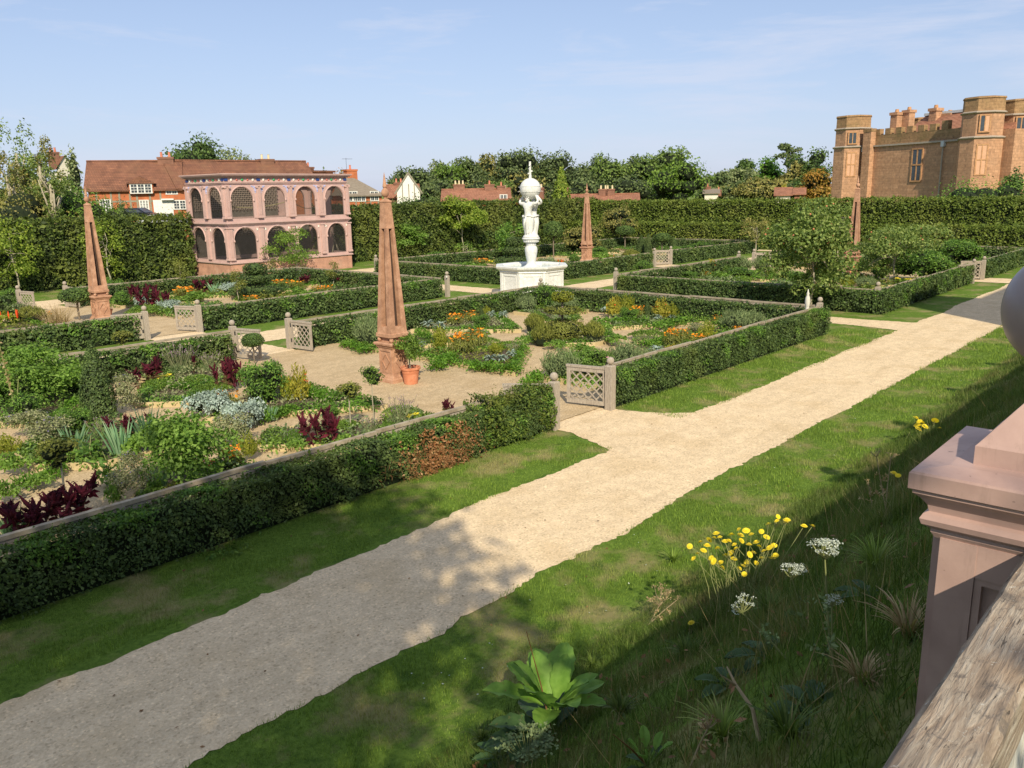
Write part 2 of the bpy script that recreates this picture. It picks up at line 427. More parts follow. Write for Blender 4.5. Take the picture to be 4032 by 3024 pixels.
def lawn():
    m, nt, out = newmat('lawn')
    p = wpos(nt)
    a = noise(nt, 14, 5, .7, p); b = noise(nt, .8, 5, .65, p); d = noise(nt, 2.2, 5, .7, p)
    c = ramp(nt, [(.3, (.07, .125, .018)), (.5, (.12, .2, .03)), (.7, (.175, .27, .045))], a)
    c = mix(nt, c, ramp(nt, [(.3, (.75, .78, .7)), (.7, (1.15, 1.12, 1.1))], d), 1.0, 'MULTIPLY')
    c = mix(nt, c, (.30, .25, .12), ramp(nt, [(.5, (0, 0, 0)), (.64, (.8, .8, .8))], b)); c = mix(nt, c, (.04, .09, .015), ramp(nt, [(.6, (0, 0, 0)), (.7, (.6, .6, .6))], noise(nt, 1.9, 4, .6, p)))
    bsdf(nt, out, c, .95, bump(nt, noise(nt, 60, 4, .8, p), .8, .03), .1)
lawn()

def oldrail():
    m, nt, out = newmat('oldwood')
    p = wpos(nt)
    def mp(s, rot=(0, 0, 0)):
        k = nt.nodes.new('ShaderNodeMapping'); k.inputs['Scale'].default_value = s; k.inputs['Rotation'].default_value = rot; nt.links.new(p, k.inputs['Vector']); return k.outputs[0]
    g1 = noise(nt, 4.2, 6, .62, mp((1.0, 7, 7)), 1.6)
    g2 = noise(nt, 20, 6, .65, mp((.3, 5, 5)), .9)
    bl = noise(nt, 13, 6, .75, mp((1, 1.5, 1.5)), .8); li = noise(nt, 38, 5, .8, p, .6)
    c = ramp(nt, [(.3, (.20, .145, .10)), (.45, (.42, .33, .25)), (.58, (.58, .51, .42)), (.72, (.74, .69, .60))], g1)
    c = mix(nt, c, ramp(nt, [(.35, (.5, .45, .4)), (.5, (.95, .93, .9)), (.65, (1.12, 1.1, 1.08))], g2), .75, 'MULTIPLY')
    c = mix(nt, c, (.09, .075, .07), ramp(nt, [(.55, (0, 0, 0)), (.64, (.75, .75, .75))], bl))
    c = mix(nt, c, (.62, .42, .24), ramp(nt, [(.55, (0, 0, 0)), (.75, (.5, .5, .5))], noise(nt, 5, 3, .5, p)))
    c = mix(nt, c, (.78, .74, .70), 1.0, 'MULTIPLY'); c = mix(nt, c, (.09, .075, .06), ramp(nt, [(.56, (0, 0, 0)), (.7, (.7, .7, .7))], noise(nt, 3.2, 6, .7, mp((1, 2, 2)), 1.2)))
    c = mix(nt, c, (.27, .245, .22), .30); c = mix(nt, c, (.05, .042, .038), ramp(nt, [(.60, (0, 0, 0)), (.64, (.85, .85, .85))], noise(nt, 26, 6, .7, mp((.35, 3, 3)), 1.0)))
    c = mix(nt, c, (.70, .71, .66), ramp(nt, [(.62, (0, 0, 0)), (.68, (.7, .7, .7))], li))
    bsdf(nt, out, c, .9, bump(nt, math_(nt, 'ADD', g1, g2), 1.0, .006), .2)
oldrail()

def netting():
    m, nt, out = newmat('netting')
    t = nt.nodes.new('ShaderNodeBsdfTransparent'); d = nt.nodes.new('ShaderNodeBsdfDiffuse')
    d.inputs[0].default_value = (.05, .047, .042, 1)
    ms = nt.nodes.new('ShaderNodeMixShader'); ms.inputs[0].default_value = .42
    nt.links.new(t.outputs[0], ms.inputs[1]); nt.links.new(d.outputs[0], ms.inputs[2]); nt.links.new(ms.outputs[0], out.inputs[0])
netting()
M = MAT

# ------------------------------------------------------------------ world, sun, camera
SUN_AZ, SUN_EL = radians(220), radians(36)
w = bpy.data.worlds.new('World'); scene.world = w; w.use_nodes = True
nt = w.node_tree; bg = nt.nodes['Background']
sky = nt.nodes.new('ShaderNodeTexSky'); sky.sky_type = 'NISHITA'; sky.sun_disc = False
sky.sun_elevation = SUN_EL; sky.sun_rotation = SUN_AZ; sky.air_density = 1.0; sky.dust_density = .35; sky.ozone_density = 1.6
tc = nt.nodes.new('ShaderNodeTexCoord')
mp = nt.nodes.new('ShaderNodeMapping'); mp.inputs['Scale'].default_value = (1.6, 1.6, 11); nt.links.new(tc.outputs['Generated'], mp.inputs[0])
cn = noise(nt, 2.4, 7, .62, mp.outputs[0], .3)
cm = ramp(nt, [(.52, (0, 0, 0)), (.68, (.8, .8, .8))], cn)
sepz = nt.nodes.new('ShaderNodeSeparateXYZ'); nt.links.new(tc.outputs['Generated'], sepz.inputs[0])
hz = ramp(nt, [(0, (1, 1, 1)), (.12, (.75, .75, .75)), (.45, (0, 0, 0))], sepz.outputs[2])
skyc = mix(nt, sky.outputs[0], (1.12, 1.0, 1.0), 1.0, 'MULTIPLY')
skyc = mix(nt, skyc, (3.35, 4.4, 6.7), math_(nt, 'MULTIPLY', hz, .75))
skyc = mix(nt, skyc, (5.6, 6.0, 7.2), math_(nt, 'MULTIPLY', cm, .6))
hi_ = ramp(nt, [(.24, (0, 0, 0)), (.6, (.5, .5, .5))], sepz.outputs[2])  # overhead sky, outside the view, brightened to fill the shadows
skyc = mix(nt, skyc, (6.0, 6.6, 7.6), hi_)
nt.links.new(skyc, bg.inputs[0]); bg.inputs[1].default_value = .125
sun = bpy.data.lights.new('Sun', 'SUN'); sun.energy = 5.7; sun.angle = radians(.55); sun.color = (1, .89, .68)
so = bpy.data.objects.new('Sun', sun); col.objects.link(so)
sd = Vector((sin(SUN_AZ) * cos(SUN_EL), cos(SUN_AZ) * cos(SUN_EL), sin(SUN_EL)))
so.rotation_euler = sd.to_track_quat('Z', 'Y').to_euler(); so.location = (-40, -40, 60)
cam = bpy.data.cameras.new('Camera'); cam.sensor_width = 36; cam.lens = FPX / 4032 * 36; cam.clip_start = .05; cam.clip_end = 8000
co = bpy.data.objects.new('Camera', cam); col.objects.link(co); co.location = (CX, CY, CH)
fwd = Vector((sin(YAW) * cos(PITCH), cos(YAW) * cos(PITCH), -sin(PITCH)))
right = Vector((cos(YAW), -sin(YAW), 0)); up = right.cross(fwd)
r2 = right * cos(ROLL) + up * sin(ROLL); u2 = up * cos(ROLL) - right * sin(ROLL)
mt = Matrix((r2, u2, -fwd)).transposed().to_4x4(); mt.translation = (CX, CY, CH)
co.matrix_world = mt
scene.camera = co
scene.view_settings.view_transform = 'Standard'; scene.view_settings.look = 'None'; scene.view_settings.exposure = 0
scene.render.engine = 'CYCLES'
scene.cycles.max_bounces = 6; scene.cycles.diffuse_bounces = 2; scene.cycles.transmission_bounces = 3; scene.cycles.transparent_max_bounces = 10

# ------------------------------------------------------------------ ground
def sm(x, a, b):
    t = np.clip((x - a) / (b - a), 0, 1); return t * t * (3 - 2 * t)
def gz(x, y):
    x = np.asarray(x, float); y = np.asarray(y, float)
    bank = np.interp(-y, [6.2, 7.0, 8.0, 9.0, 10.0, 10.9, 11.6, 12.2], [0, .22, .85, 1.7, 2.6, 3.3, 3.7, 3.78])
    wob = .05 * np.sin(x * 1.7) * sm(-y, 6.2, 7.5) + .04 * np.sin(x * .6 + y * 2.1) * sm(-y, 6.2, 7.5)
    back = 3.4 * sm(y, 49, 95) + 2.0 * sm(x, 60, 110) * (1 - sm(y, 49, 95))
    return bank + wob + back
def axis(brk):
    o = []
    for a, b, st in brk: o += list(np.arange(a, b, st))
    o.append(brk[-1][1]); return np.array(o)
gx = axis([(-3000, -400, 400), (-400, -60, 40), (-60, -32, 4), (-32, 12, .5), (12, 60, 3), (60, 120, 6), (120, 400, 40), (400, 3200, 400)])
gy = axis([(-3000, -400, 400), (-400, -60, 40), (-60, -16, 4), (-16, -5, .25), (-5, 48, 4), (48, 100, 5), (100, 400, 40), (400, 3200, 400)])
X, Y = np.meshgrid(gx, gy); Z = gz(X, Y)
n1, n2 = len(gx), len(gy)
idx = np.arange(n1 * n2).reshape(n2, n1)
mb = MB(); mb.add(np.stack([X.ravel(), Y.ravel(), Z.ravel()], 1), np.stack([idx[:-1, :-1], idx[:-1, 1:], idx[1:, 1:], idx[1:, :-1]], -1).reshape(-1, 4))
tag(mb.build('ground', M['lawn'], smooth=True), kind='structure')

U1, U2 = -26.12, 5.08       # left quarters
U3, U4 = 11.54, 42.74       # right quarters
V1, V2, V3 = 14.37, 21.0, 34.94
OBU = (-10.52, 27.14); OBV = (7.19, 27.95)
GW = 1.13

def wavy(name, pts_a, pts_b, z, m, amp=.06, step=.09, seed=1):
    """strip between two polylines with ragged edges"""
    rng = np.random.RandomState(seed)
    def samp(p):
        p = np.array(p, float); d = np.concatenate([[0], np.cumsum(np.linalg.norm(np.diff(p, axis=0), axis=1))])
        return p, d
    pa, da = samp(pts_a); pb, db = samp(pts_b)
    n = max(4, int(da[-1] / step)); t = np.linspace(0, 1, n)
    A = np.stack([np.interp(t * da[-1], da, pa[:, i]) for i in (0, 1)], 1)
    B = np.stack([np.interp(t * db[-1], db, pb[:, i]) for i in (0, 1)], 1)
    D = B - A; D /= np.linalg.norm(D, axis=1)[:, None]
    def rag(n):
        r = rng.normal(0, 1, n); r2 = np.convolve(rng.normal(0, 1, n + 60), np.ones(25) / 5, 'same')[30:-30]
        return (r * .4 + r2 * .9) * amp
    A = A + D * rag(n)[:, None]; B = B + D * rag(n)[:, None]
    V = np.concatenate([np.c_[A, np.full(n, z)], np.c_[B, np.full(n, z)]])
    i = np.arange(n - 1)
    o = MB().add(V, np.stack([i, i + 1, i + 1 + n, i + n], 1)).build(name, m)
    tag(o, kind='structure'); return o

wavy('main_path', [(-60, -4.62), (-24, -4.62), (10, -4.66), (20, -4.9), (70, -5.2)], [(-60, -1.9), (-24.2, -2.0), (-11.7, -1.86), (7.2, -1.78), (20, -1.7), (70, -1.6)], .006, M['pathgravel'], .05, seed=2)
# opening of the gate path and the middle cross path onto the main path (flared corners)
wavy('gate_path', [(-11.75, .6), (-11.72, -.4), (-11.9, -1.2), (-12.3, -2.3)], [(-9.3, .6), (-9.25, -.3), (-9.0, -1.1), (-8.0, -2.3)], .010, M['pathgravel'], .05, seed=3)
wavy('cross_path', [(7.0, -2.4), (7.3, -1.6), (7.55, .0), (7.3, 14), (7.3, 17), (7.3, 34), (7.4, 41)], [(10.2, -2.4), (9.6, -1.6), (9.3, 0), (9.3, 14), (9.3, 17), (9.3, 34), (9.3, 41)], .010, M['pathgravel'], .05, seed=4)
wavy('middle_path', [(-40, 16.6), (46, 16.6)], [(-40, 18.9), (46, 18.9)], .014, M['pathgravel'], .05, seed=5)
wavy('far_gate_path', [(29.6, .6), (29.6, -2.2)], [(27.0, .6), (27.0, -2.2)], .018, M['pathgravel'], .05, seed=6)
wavy('back_path', [(-30, 36.6), (48, 36.6)], [(-30, 39.2), (48, 39.2)], .018, M['pathgravel'], .05, seed=8)
wavy('end_path', [(44.2, -2), (44.2, 38)], [(45.6, -2), (45.6, 38)], .022, M['pathgravel'], .05, seed=9)
for k, (a, b, ya, yb) in enumerate([(OBU[0] - GW, OBU[0] + GW, V1 - .3, 16.8), (OBU[0] - GW, OBU[0] + GW, 18.8, V2 + .3), (OBU[1] - GW, OBU[1] + GW, V1 - .3, 16.8), (OBU[1] - GW, OBU[1] + GW, 18.8, V2 + .3), (OBU[0] - GW, OBU[0] + GW, V3 - .3, 36.8), (OBU[1] - GW, OBU[1] + GW, V3 - .3, 36.8)]):
    wavy('gate_path', [(a, ya), (a, yb)], [(b, ya), (b, yb)], .026, M['pathgravel'], .04, seed=20 + k)
# plot floors of trodden gravel
for (a, b, c, d) in ((U1, U2, .35, V1 - .35), (U1, U2, V2 + .35, V3 - .3), (U3, U4, .35, V1 - .35), (U3, U4, V2 + .35, V3 - .3)):
    wavy('plot_path', [(a + .3, c), (b - .3, c)], [(a + .3, d), (b - .3, d)], .030, M['bedpath'], .02, seed=31)

# ------------------------------------------------------------------ leaf clouds
def lump(P, amp, f=1.0, ph=0.0):
    return amp * (np.sin(P[:, 0] * 2.3 * f + ph) * np.sin(P[:, 1] * 2.9 * f + 1.3 * ph) + .7 * np.sin(P[:, 2] * 4.1 * f + P[:, 0] * 3.7 * f + ph) + .5 * np.sin(P[:, 0] * 7.1 * f + P[:, 1] * 6.3 * f + 2 * ph))

def hedge_run(p0, p1, w0, w1, h, L, dens, mat, label, group=None, seed=1, top=True, shag=.0, lumpa=.04, both=True, cat='hedge', coremat='core', parent=None):
    """clipped hedge along p0-p1; w0,w1 = offsets to the left of the direction"""
    rng = np.random.RandomState(seed)
    p0 = np.array(p0, float); p1 = np.array(p1, float); d = p1 - p0; ln = np.linalg.norm(d); d /= ln; nrm = np.array((-d[1], d[0]))
    root = empty('clipped_hedge', (p0[0], p0[1], 0), 0, label, cat, group)
    off = np.array((p0[0], p0[1], 0))
    P = []; N = []
    def face(n, fs, ft, fz, nv):
        s_ = fs(rng.uniform(0, 1, n)); t_ = ft(rng.uniform(0, 1, n)); z_ = fz(rng.uniform(0, 1, n))
        Q = np.c_[p0[0] + d[0] * s_ + nrm[0] * t_, p0[1] + d[1] * s_ + nrm[1] * t_, z_]
        n3 = np.array((d[0] * nv[0] + nrm[0] * nv[1], d[1] * nv[0] + nrm[1] * nv[1], nv[2]))
        # displacement along normal
        Q = Q + n3 * (lump(Q, lumpa, 1.0, seed)[:, None] + rng.uniform(-.6, .35, n)[:, None] * L)
        P.append(Q); N.append(np.tile(n3 + (0, 0, .35), (n, 1)))
    sides = ((w0, -1), (w1, 1)) if both else ((w0, -1),)
    for wv, sg in sides:
        face(int(ln * h * dens), lambda u: u * ln, lambda u: np.full_like(u, wv), lambda u: .02 + u * h, (0, sg, 0))
    face(int(ln * (w1 - w0) * dens * 1.15), lambda u: u * ln, lambda u: w0 + u * (w1 - w0), lambda u: np.full_like(u, h), (0, 0, 1))
    for sv, sg in ((0, -1), (ln, 1)):
        face(int(h * (w1 - w0) * dens * 1.1), lambda u: np.full_like(u, sv), lambda u: w0 + u * (w1 - w0), lambda u: .02 + u * h, (sg, 0, 0))
    P = np.concatenate(P) - off; N = np.concatenate(N)
    if L < .11:
        thin = np.sin(P[:, 0] * 3.3 + seed) * np.sin(P[:, 0] * 1.1 + P[:, 1] * 2) * .5 + .5
        kp = (P[:, 2] > .05 + .16 * thin) | (rng.uniform(0, 1, len(P)) < .25)
        hole = np.sin(P[:, 0] * 4.7 + seed) * np.sin(P[:, 2] * 6.1 + seed * 2 + P[:, 0]) * np.sin(P[:, 1] * 5 + 1 + P[:, 0] * .7)
        kp &= (hole < .62) | (rng.uniform(0, 1, len(P)) < .35); P = P[kp]; N = N[kp]
        ng = np.sin(P[:, 0] * 2.9 + seed * 1.7) * np.sin(P[:, 2] * 5 + P[:, 0] * 1.9) + .8 * (P[:, 2] / h) + rng.normal(0, .25, len(P)) > 1.2
        MB().leaves(P[ng], N[ng] + (0, 0, .3), L * 1.15, rng=rng, tilt=.6).build('new_growth', M['rose'], root)['kind'] = 'stuff'; P = P[~ng]; N = N[~ng]
    Lv = L * np.exp(rng.normal(0, .28, len(P)))
    mb = MB().leaves(P, N, Lv, rng=rng, tilt=.6)
    if shag:   # loose shoots above
        n = int(ln * 10 * shag)
        s_ = rng.uniform(0, ln, n); t_ = rng.uniform(w0, w1, n)
        for k in range(n):
            b = np.array((p0[0] + d[0] * s_[k] + nrm[0] * t_[k], p0[1] + d[1] * s_[k] + nrm[1] * t_[k], h)) - off
            q = np.linspace(0, 1, 5)[:, None] * np.array((rng.normal(0, .06), rng.normal(0, .06), rng.uniform(.08, .22))) + b
            mb.leaves(q, np.tile((0, 0, 1.), (5, 1)), L * .9, rng=rng, tilt=.8)
    mb.build('foliage', M[mat], root)
    e = max(L * .8, .05) + lumpa * 1.5
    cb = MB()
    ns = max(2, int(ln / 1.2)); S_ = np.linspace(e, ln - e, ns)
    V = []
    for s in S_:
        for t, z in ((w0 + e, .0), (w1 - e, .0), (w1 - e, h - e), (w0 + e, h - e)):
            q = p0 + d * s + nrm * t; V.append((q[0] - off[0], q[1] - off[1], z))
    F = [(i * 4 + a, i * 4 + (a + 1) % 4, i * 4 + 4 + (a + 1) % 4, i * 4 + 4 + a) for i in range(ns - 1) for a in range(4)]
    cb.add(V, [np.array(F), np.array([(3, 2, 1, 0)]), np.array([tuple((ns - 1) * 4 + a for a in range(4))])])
    cb.build('shade_core', M[coremat], root)  # solid near-black core that stands for the shade inside the hedge
    return root

def crown(rng, c, r, nl, leafn, L, lobe=.42, flat=1.0, fill=.0, squash_low=.6, core=True, up=.3):
    """lobed crown: returns leaf points/normals and core lobes.  c centre, r=(rx,ry,rz)"""
    c = np.array(c, float); r = np.array(r, float)
    cs = []; k = 0
    while len(cs) < nl and k < 4000:
        k += 1
        v = rng.normal(0, 1, 3); v /= np.linalg.norm(v); rr = rng.uniform(.35, .78)
        p = v * rr
        if p[2] < -squash_low: continue
        cs.append(p)
    cs = np.array(cs); lr = lobe * rng.uniform(.7, 1.25, len(cs))
    wts = lr ** 2; cnt = np.maximum(4, (leafn * wts / wts.sum()).astype(int))
    P = []; N = []
    for q, rad, n in zip(cs, lr, cnt):
        v = rng.normal(0, 1, (n, 3)); v /= np.linalg.norm(v, axis=1)[:, None]
        v[:, 2] = np.where(v[:, 2] < -.35, -v[:, 2] * .6, v[:, 2])
        rr = rad * rng.uniform(.72, 1.1, n)[:, None]
        p = q + v * rr * (1, 1, flat)
        P.append(c + p * r); N.append(v + (0, 0, up))
    P = np.concatenate(P); N = np.concatenate(N)
    D = P - c; k3 = np.array([r[i] / max(1e-3, np.percentile(np.abs(D[:, i]), 98.5)) for i in range(3)]); k3[2] = r[2] / max(1e-3, np.percentile(D[:, 2], 99.6))
    k3 = np.clip(k3, .8, 1.6); P = c + D * k3; r = r * k3
    cores = [(c + q * r * .84, rad * .58 * r) for q, rad in zip(cs, lr)]
    return P, N, cores

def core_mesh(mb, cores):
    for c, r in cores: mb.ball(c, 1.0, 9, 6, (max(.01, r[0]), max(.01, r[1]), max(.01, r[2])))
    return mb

def branches(mb, base, top, crownpts, rng, r0, n=8, k=6, wob=.12):
    base = np.array(base, float); top = np.array(top, float)
    t = np.linspace(0, 1, 7)[:, None]; ln = np.linalg.norm(top - base)
    P = base + (top - base) * t; P[1:-1, :2] += rng.normal(0, wob * ln * .12, (5, 2))
    mb.tube(P, np.linspace(r0, r0 * .3, 7), k)
    for _ in range(n):
        s = rng.uniform(.35, .95); a = base + (top - base) * s
        b = np.array(crownpts[rng.randint(len(crownpts))], float); b = a + (b - a) * .85
        m = (a + b) / 2 + (0, 0, .08 * np.linalg.norm(b - a)); q = np.array([a, m, b])
        mb.tube(q, [r0 * .45 * (1.1 - s * .5), r0 * .3 * (1.1 - s * .5), r0 * .1], 5)
    return mb

def tree(name, x, y, z, h, wr, mat, label, group=None, n=3000, L=.3, trunk=.3, lobes=14, seed=1, lobe=.42, bark='bark', depth=None, core=True, cat='tree', tr=None, nb=7, low=.6, flat=1.0, fruit=None, bow=None):
    """h total height, wr crown half width, trunk = fraction of bare trunk"""
    rng = np.random.RandomState(seed)
    root = empty(name, (x, y, z), 0, label, cat, group)
    ch = h * (1 - trunk); c = (0, 0, h - ch * .5)
    P, N, cores = crown(rng, c, (wr, depth or wr, ch * .5), lobes, n, L, lobe=lobe, squash_low=low, flat=flat)
    MB().leaves(P, N, L, rng=rng, tilt=.6).build('crown', M[mat], root)
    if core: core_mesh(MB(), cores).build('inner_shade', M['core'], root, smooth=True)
    tb = MB(); branches(tb, (0, 0, 0), (0, 0, h * .8), [q for q, _ in cores], rng, tr or h * .03, nb)
    tb.build('trunk', M[bark], root, smooth=True)
    if fruit:
        fb = MB()
        for i in rng.choice(len(P), fruit[1]): fb.ball(P[i] + N[i] * .02, fruit[2], 6, 4)
        fb.build('fruit', M[fruit[0]], root, smooth=True)
    return root

# ------------------------------------------------------------------ hedges of the four quarters
HL = 'hedge'
hedge_run((-26.6, 0), (-11.95, 0), 0.0, .44, .93, .050, 1900, 'hedge', 'long dark clipped hedge along the path at the lower left, with a rust-brown dead patch', seed=11, lumpa=.05, shag=.5)
hr = hedge_run((-14.0, .02), (-11.80, .02), -.05, .56, 1.1, .055, 1200, 'hedge_rose', 'shaggy climbing rose spilling over the hedge end beside the nearest left gate post', seed=12, lumpa=.11, shag=2.5, cat='climbing rose')
hedge_run((-9.18, 0), (5.02, 0), 0.0, .44, .95, .056, 1400, 'hedge', 'clipped hedge beside the sunlit path, right of the open lattice gate', seed=13, lumpa=.035, shag=.3)
hedge_run((-26.6, V1 - .5), (-11.95, V1 - .5), 0, .44, .93, .085, 520, 'hedge', 'hedge behind the left flower beds, ending at the gate with the round ball tree', seed=14)
hedge_run((-9.1, V1 - .5), (5.0, V1 - .5), 0, .44, .93, .085, 520, 'hedge', 'hedge running behind the central orange flower bed up to the fountain', seed=15)
hedge_run((4.62, .5), (4.62, V1 - .55), -.42, .0, .93, .08, 560, 'hedge', 'hedge closing the right end of the central bed, half in deep shade', seed=16)
hedge_run((-26.6, V2), (-11.95, V2), 0, .44, .95, .1, 420, 'hedge', 'dark hedge left of the ball-topped posts, in front of the round topiary on a stem', seed=17)
hedge_run((-9.1, V2), (4.7, V2), 0, .44, .95, .1, 420, 'hedge', 'hedge between the lattice gate and the number-tag post, before the aviary beds', seed=18)
hedge_run((-9.1, V3 - .5), (4.7, V3 - .5), 0, .44, .93, .12, 260, 'hedge', 'low hedge at the foot of the pink aviary', seed=19)
hedge_run((4.66, V2 + .45), (4.66, V3 - .5), -.42, 0, .93, .1, 320, 'hedge', 'hedge running from the aviary corner towards the fountain', seed=20)
hedge_run((U3, .45), (U3, V1 - .45), 0.0, .44, .97, .09, 480, 'hedge', 'hedge behind the shaded corner, under the big fruit tree', seed=21)
hedge_run((U3 - .44, 0), (OBU[1] - 1.3, 0), 0, .44, .97, .09, 480, 'hedge', 'hedge beside the far end of the path, crossed by a broad dark shadow', seed=22)
hedge_run((OBU[1] + 1.3, 0), (U4, 0), 0, .44, .97, .12, 300, 'hedge', 'dark hedge at the right edge beyond the farthest path gate', seed=23)
hedge_run((U3, V1 - .5), (OBU[1] - 1.35, V1 - .5), 0, .44, .9, .11, 300, 'hedge', 'hedge behind the yellow flowers right of the fountain', seed=24)
hedge_run((OBU[1] + 1.35, V1 - .5), (U4, V1 - .5), 0, .44, .9, .12, 220, 'hedge', 'hedge at the back of the right-hand plot behind the fruit bushes', seed=25)
hedge_run((U3, V2), (OBU[1] - 1.3, V2), 0, .44, .95, .11, 320, 'hedge', 'hedge from behind the fountain to the white-framed lattice gate', seed=26)
hedge_run((OBU[1] + 1.3, V2), (U4, V2), 0, .44, .95, .12, 260, 'hedge', 'hedge right of the white-framed lattice gate', seed=27)
hedge_run((U3, V2 + .45), (U3, V3 - .45), 0.0, .44, .93, .11, 300, 'hedge', 'hedge left of the fountain basin leading away to the yellow-leaved tree', seed=28)
hedge_run((U3, V3 - .5), (U4, V3 - .5), 0, .44, .93, .13, 220, 'hedge', 'lowest far hedge in front of the tall beech hedge', seed=29)
hedge_run((U4, .45), (U4, V1 - .45), 0, .44, .95, .12, 200, 'hedge', 'low hedge across the far right end of the garden', seed=30)
hedge_run((U4, V2 + .45), (U4, V3 - .45), 0, .44, .95, .12, 200, 'hedge', 'low hedge at the far corner below the terraced tall hedges', seed=33)
hedge_run((-26.6, V3 - .5), (-12, V3 - .5), 0, .44, .93, .12, 200, 'hedge', 'hedge at the left picture edge beside the far left gate', seed=34)
# tall hedges
hedge_run((-34, 45.2), (3.4, 45.2), 0, 1.6, 4.3, .17, 150, 'tallhedge_dark', 'tall shaggy beech hedge left of the aviary, below the brick cottages', seed=41, lumpa=.16, shag=.8)
hedge_run((14.2, 45.0), (52, 45.0), 0, 1.6, 4.6, .18, 140, 'tallhedge_dark', 'tall dark hedge between the aviary and the corner behind the fountain', seed=42, lumpa=.14)
hedge_run((46.4, -30), (46.4, 44.8), -.9, 0, 2.3, .16, 140, 'tallhedge', 'lower step of the tall hedges on the right, with a flat clipped top', seed=43, lumpa=.07)
hedge_run((50.5, -34), (50.5, 46), -1.4, 0, 4.35, .18, 130, 'tallhedge', 'highest flat-topped hedge on the right, under the castle', seed=44, lumpa=.09)

# dead patch on the first hedge
rng = np.random.RandomState(5)
n = 1400; u = rng.normal(0, .42, n); zz = rng.uniform(.03, .95, n); u = u * (1.25 - .6 * np.abs(zz - .45))
P = np.c_[-15.35 + u, -.03 - rng.uniform(0, .09, n), zz]; kp = np.sin(P[:, 0] * 7) * np.sin(P[:, 2] * 8 + 1) > -.55; P = P[kp]; n = len(P)
hroot = [o for o in col.objects if o.get('label', '').startswith('long dark clipped')][0]
P0 = P - np.array(hroot.location)
db = MB().leaves(P0, np.tile((0, -1, .3), (n, 1)), .06, rng=rng, tilt=.7)
n = 900; P1 = np.c_[-15.6 + rng.normal(0, .55, n), -.05 - rng.uniform(0, .07, n), rng.uniform(.02, .6, n)] - np.array(hroot.location); db.leaves(P1, np.tile((0, -1, .1), (n, 1)), .14, .008, rng=rng, tilt=.5)
tag(db.build('dead_foliage', M['hedge_deadleaf'], hroot), 'rust-brown dead leaves and bare twigs')

# ------------------------------------------------------------------ fences, posts, gates
def fence(p0, p1, label, z=1.0, panel=True, group=None, w=.09):
    p0 = np.array(p0, float); p1 = np.array(p1, float); ln = np.linalg.norm(p1 - p0); d = (p1 - p0) / ln
    root = empty('lattice_fence', (p0[0], p0[1], 0), atan2(d[1], d[0]), label, 'fence', group)
    rng = np.random.RandomState(int(abs(p0[0] * 13 + p0[1] * 7)) + 3)
    mb = MB(); k = max(1, int(ln / 2.4)); xs = np.linspace(0, ln, k + 1)
    for a, b in zip(xs[:-1], xs[1:]):
        za, zb = z + rng.normal(0, .012), z + rng.normal(0, .012)
        P = [(a + .004, 0, za), (b - .004, rng.normal(0, .006), zb)]
        mb.beam(P[0], P[1], w, .065)
    mb.build('rail', M['oakrail'], root)
    pb = MB()
    for x in xs[1:-1]: pb.box(x - .05, x + .05, -.05, .05, 0, z - .034)
    pb.box(0, ln, -.022, .022, z - .16, z - .05)
    pb.build('support', M['oak'], root)
    return root

def make_post():
    root = empty('gate_post'); h = 1.17
    mb = MB(); mb.box(-.1, .1, -.1, .1, 0, h - .02); mb.sqlathe([(.1, h - .02), (.08, h), (.03, h + .012)])
    mb.build('post', M['oak'], root)
    MB().lathe([(.028, h), (.028, h + .04)], k=10).ball((0, 0, h + .12), .1, 16, 10).build('ball_finial', M['oak'], root, smooth=True)
    return root
PROTO_POST = None
def post(x, y, label, sc=1.0, rz=0):
    global PROTO_POST
    if PROTO_POST is None: o = PROTO_POST = make_post()
    else: o = copy_tree(PROTO_POST)
    o.location = (x, y, 0); o.scale = (sc, sc, sc); o.rotation_euler = (0, 0, rz)
    tag(o, label, 'post', 'ball-topped oak posts at gates and corners'); return o

def make_gate():
    root = empty('lattice_gate'); W, Z0, Z1, t = 1.12, .09, 1.13, .05
    mb = MB()
    mb.box(0, .1, -t / 2, t / 2, Z0, Z1 - .08); mb.box(W - .1, W, -t / 2, t / 2, Z0, Z1 - .08)
    mb.box(.1, W - .1, -t / 2, t / 2, Z0, Z0 + .11); mb.box(.1, W - .1, -t / 2, t / 2, Z1 - .18, Z1 - .08)
    mb.box(-.015, W + .015, -t / 2 - .02, t / 2 + .02, Z1 - .08, Z1 - .02)
    mb.build('frame', M['oak'], root)
    a, b, c, d = .1, W - .1, Z0 + .11, Z1 - .18
    lb = MB(); w_, h_ = b - a, d - c
    for sg in (1, -1):
        k = -h_
        while k < w_:
            pts = []
            # line x = a+k+s, z = c+s  (or mirrored)
            s0 = max(0, -k); s1 = min(h_, w_ - k)
            if s1 - s0 > .05:
                x0, x1 = a + k + s0, a + k + s1
                z0, z1 = (c + s0, c + s1) if sg > 0 else (d - s0, d - s1)
                lb.beam((x0, sg * .007, z0), (x1, sg * .007, z1), .012, .034, up=(0, 1, 0)) if 0 else lb.beam((x0, sg * .008, z0), (x1, sg * .008, z1), .034, .012, up=(0, 1, 0))
            k += .225
    lb.build('lattice', M['oak'], root)
    for z in (.3, .86): MB().box(-.075, .055, -.032, .034, z, z + .14).build('hinge', M['iron'], root)
    return root
PROTO_GATE = None
def gate(x, y, dx, dy, label):
    global PROTO_GATE
    if PROTO_GATE is None: o = PROTO_GATE = make_gate()
    else: o = copy_tree(PROTO_GATE)
    a = atan2(dy, dx); o.location = (x + cos(a) * .1, y + sin(a) * .1, 0); o.rotation_euler = (0, 0, a)
    tag(o, label, 'gate', 'lattice gates of weathered oak'); return o

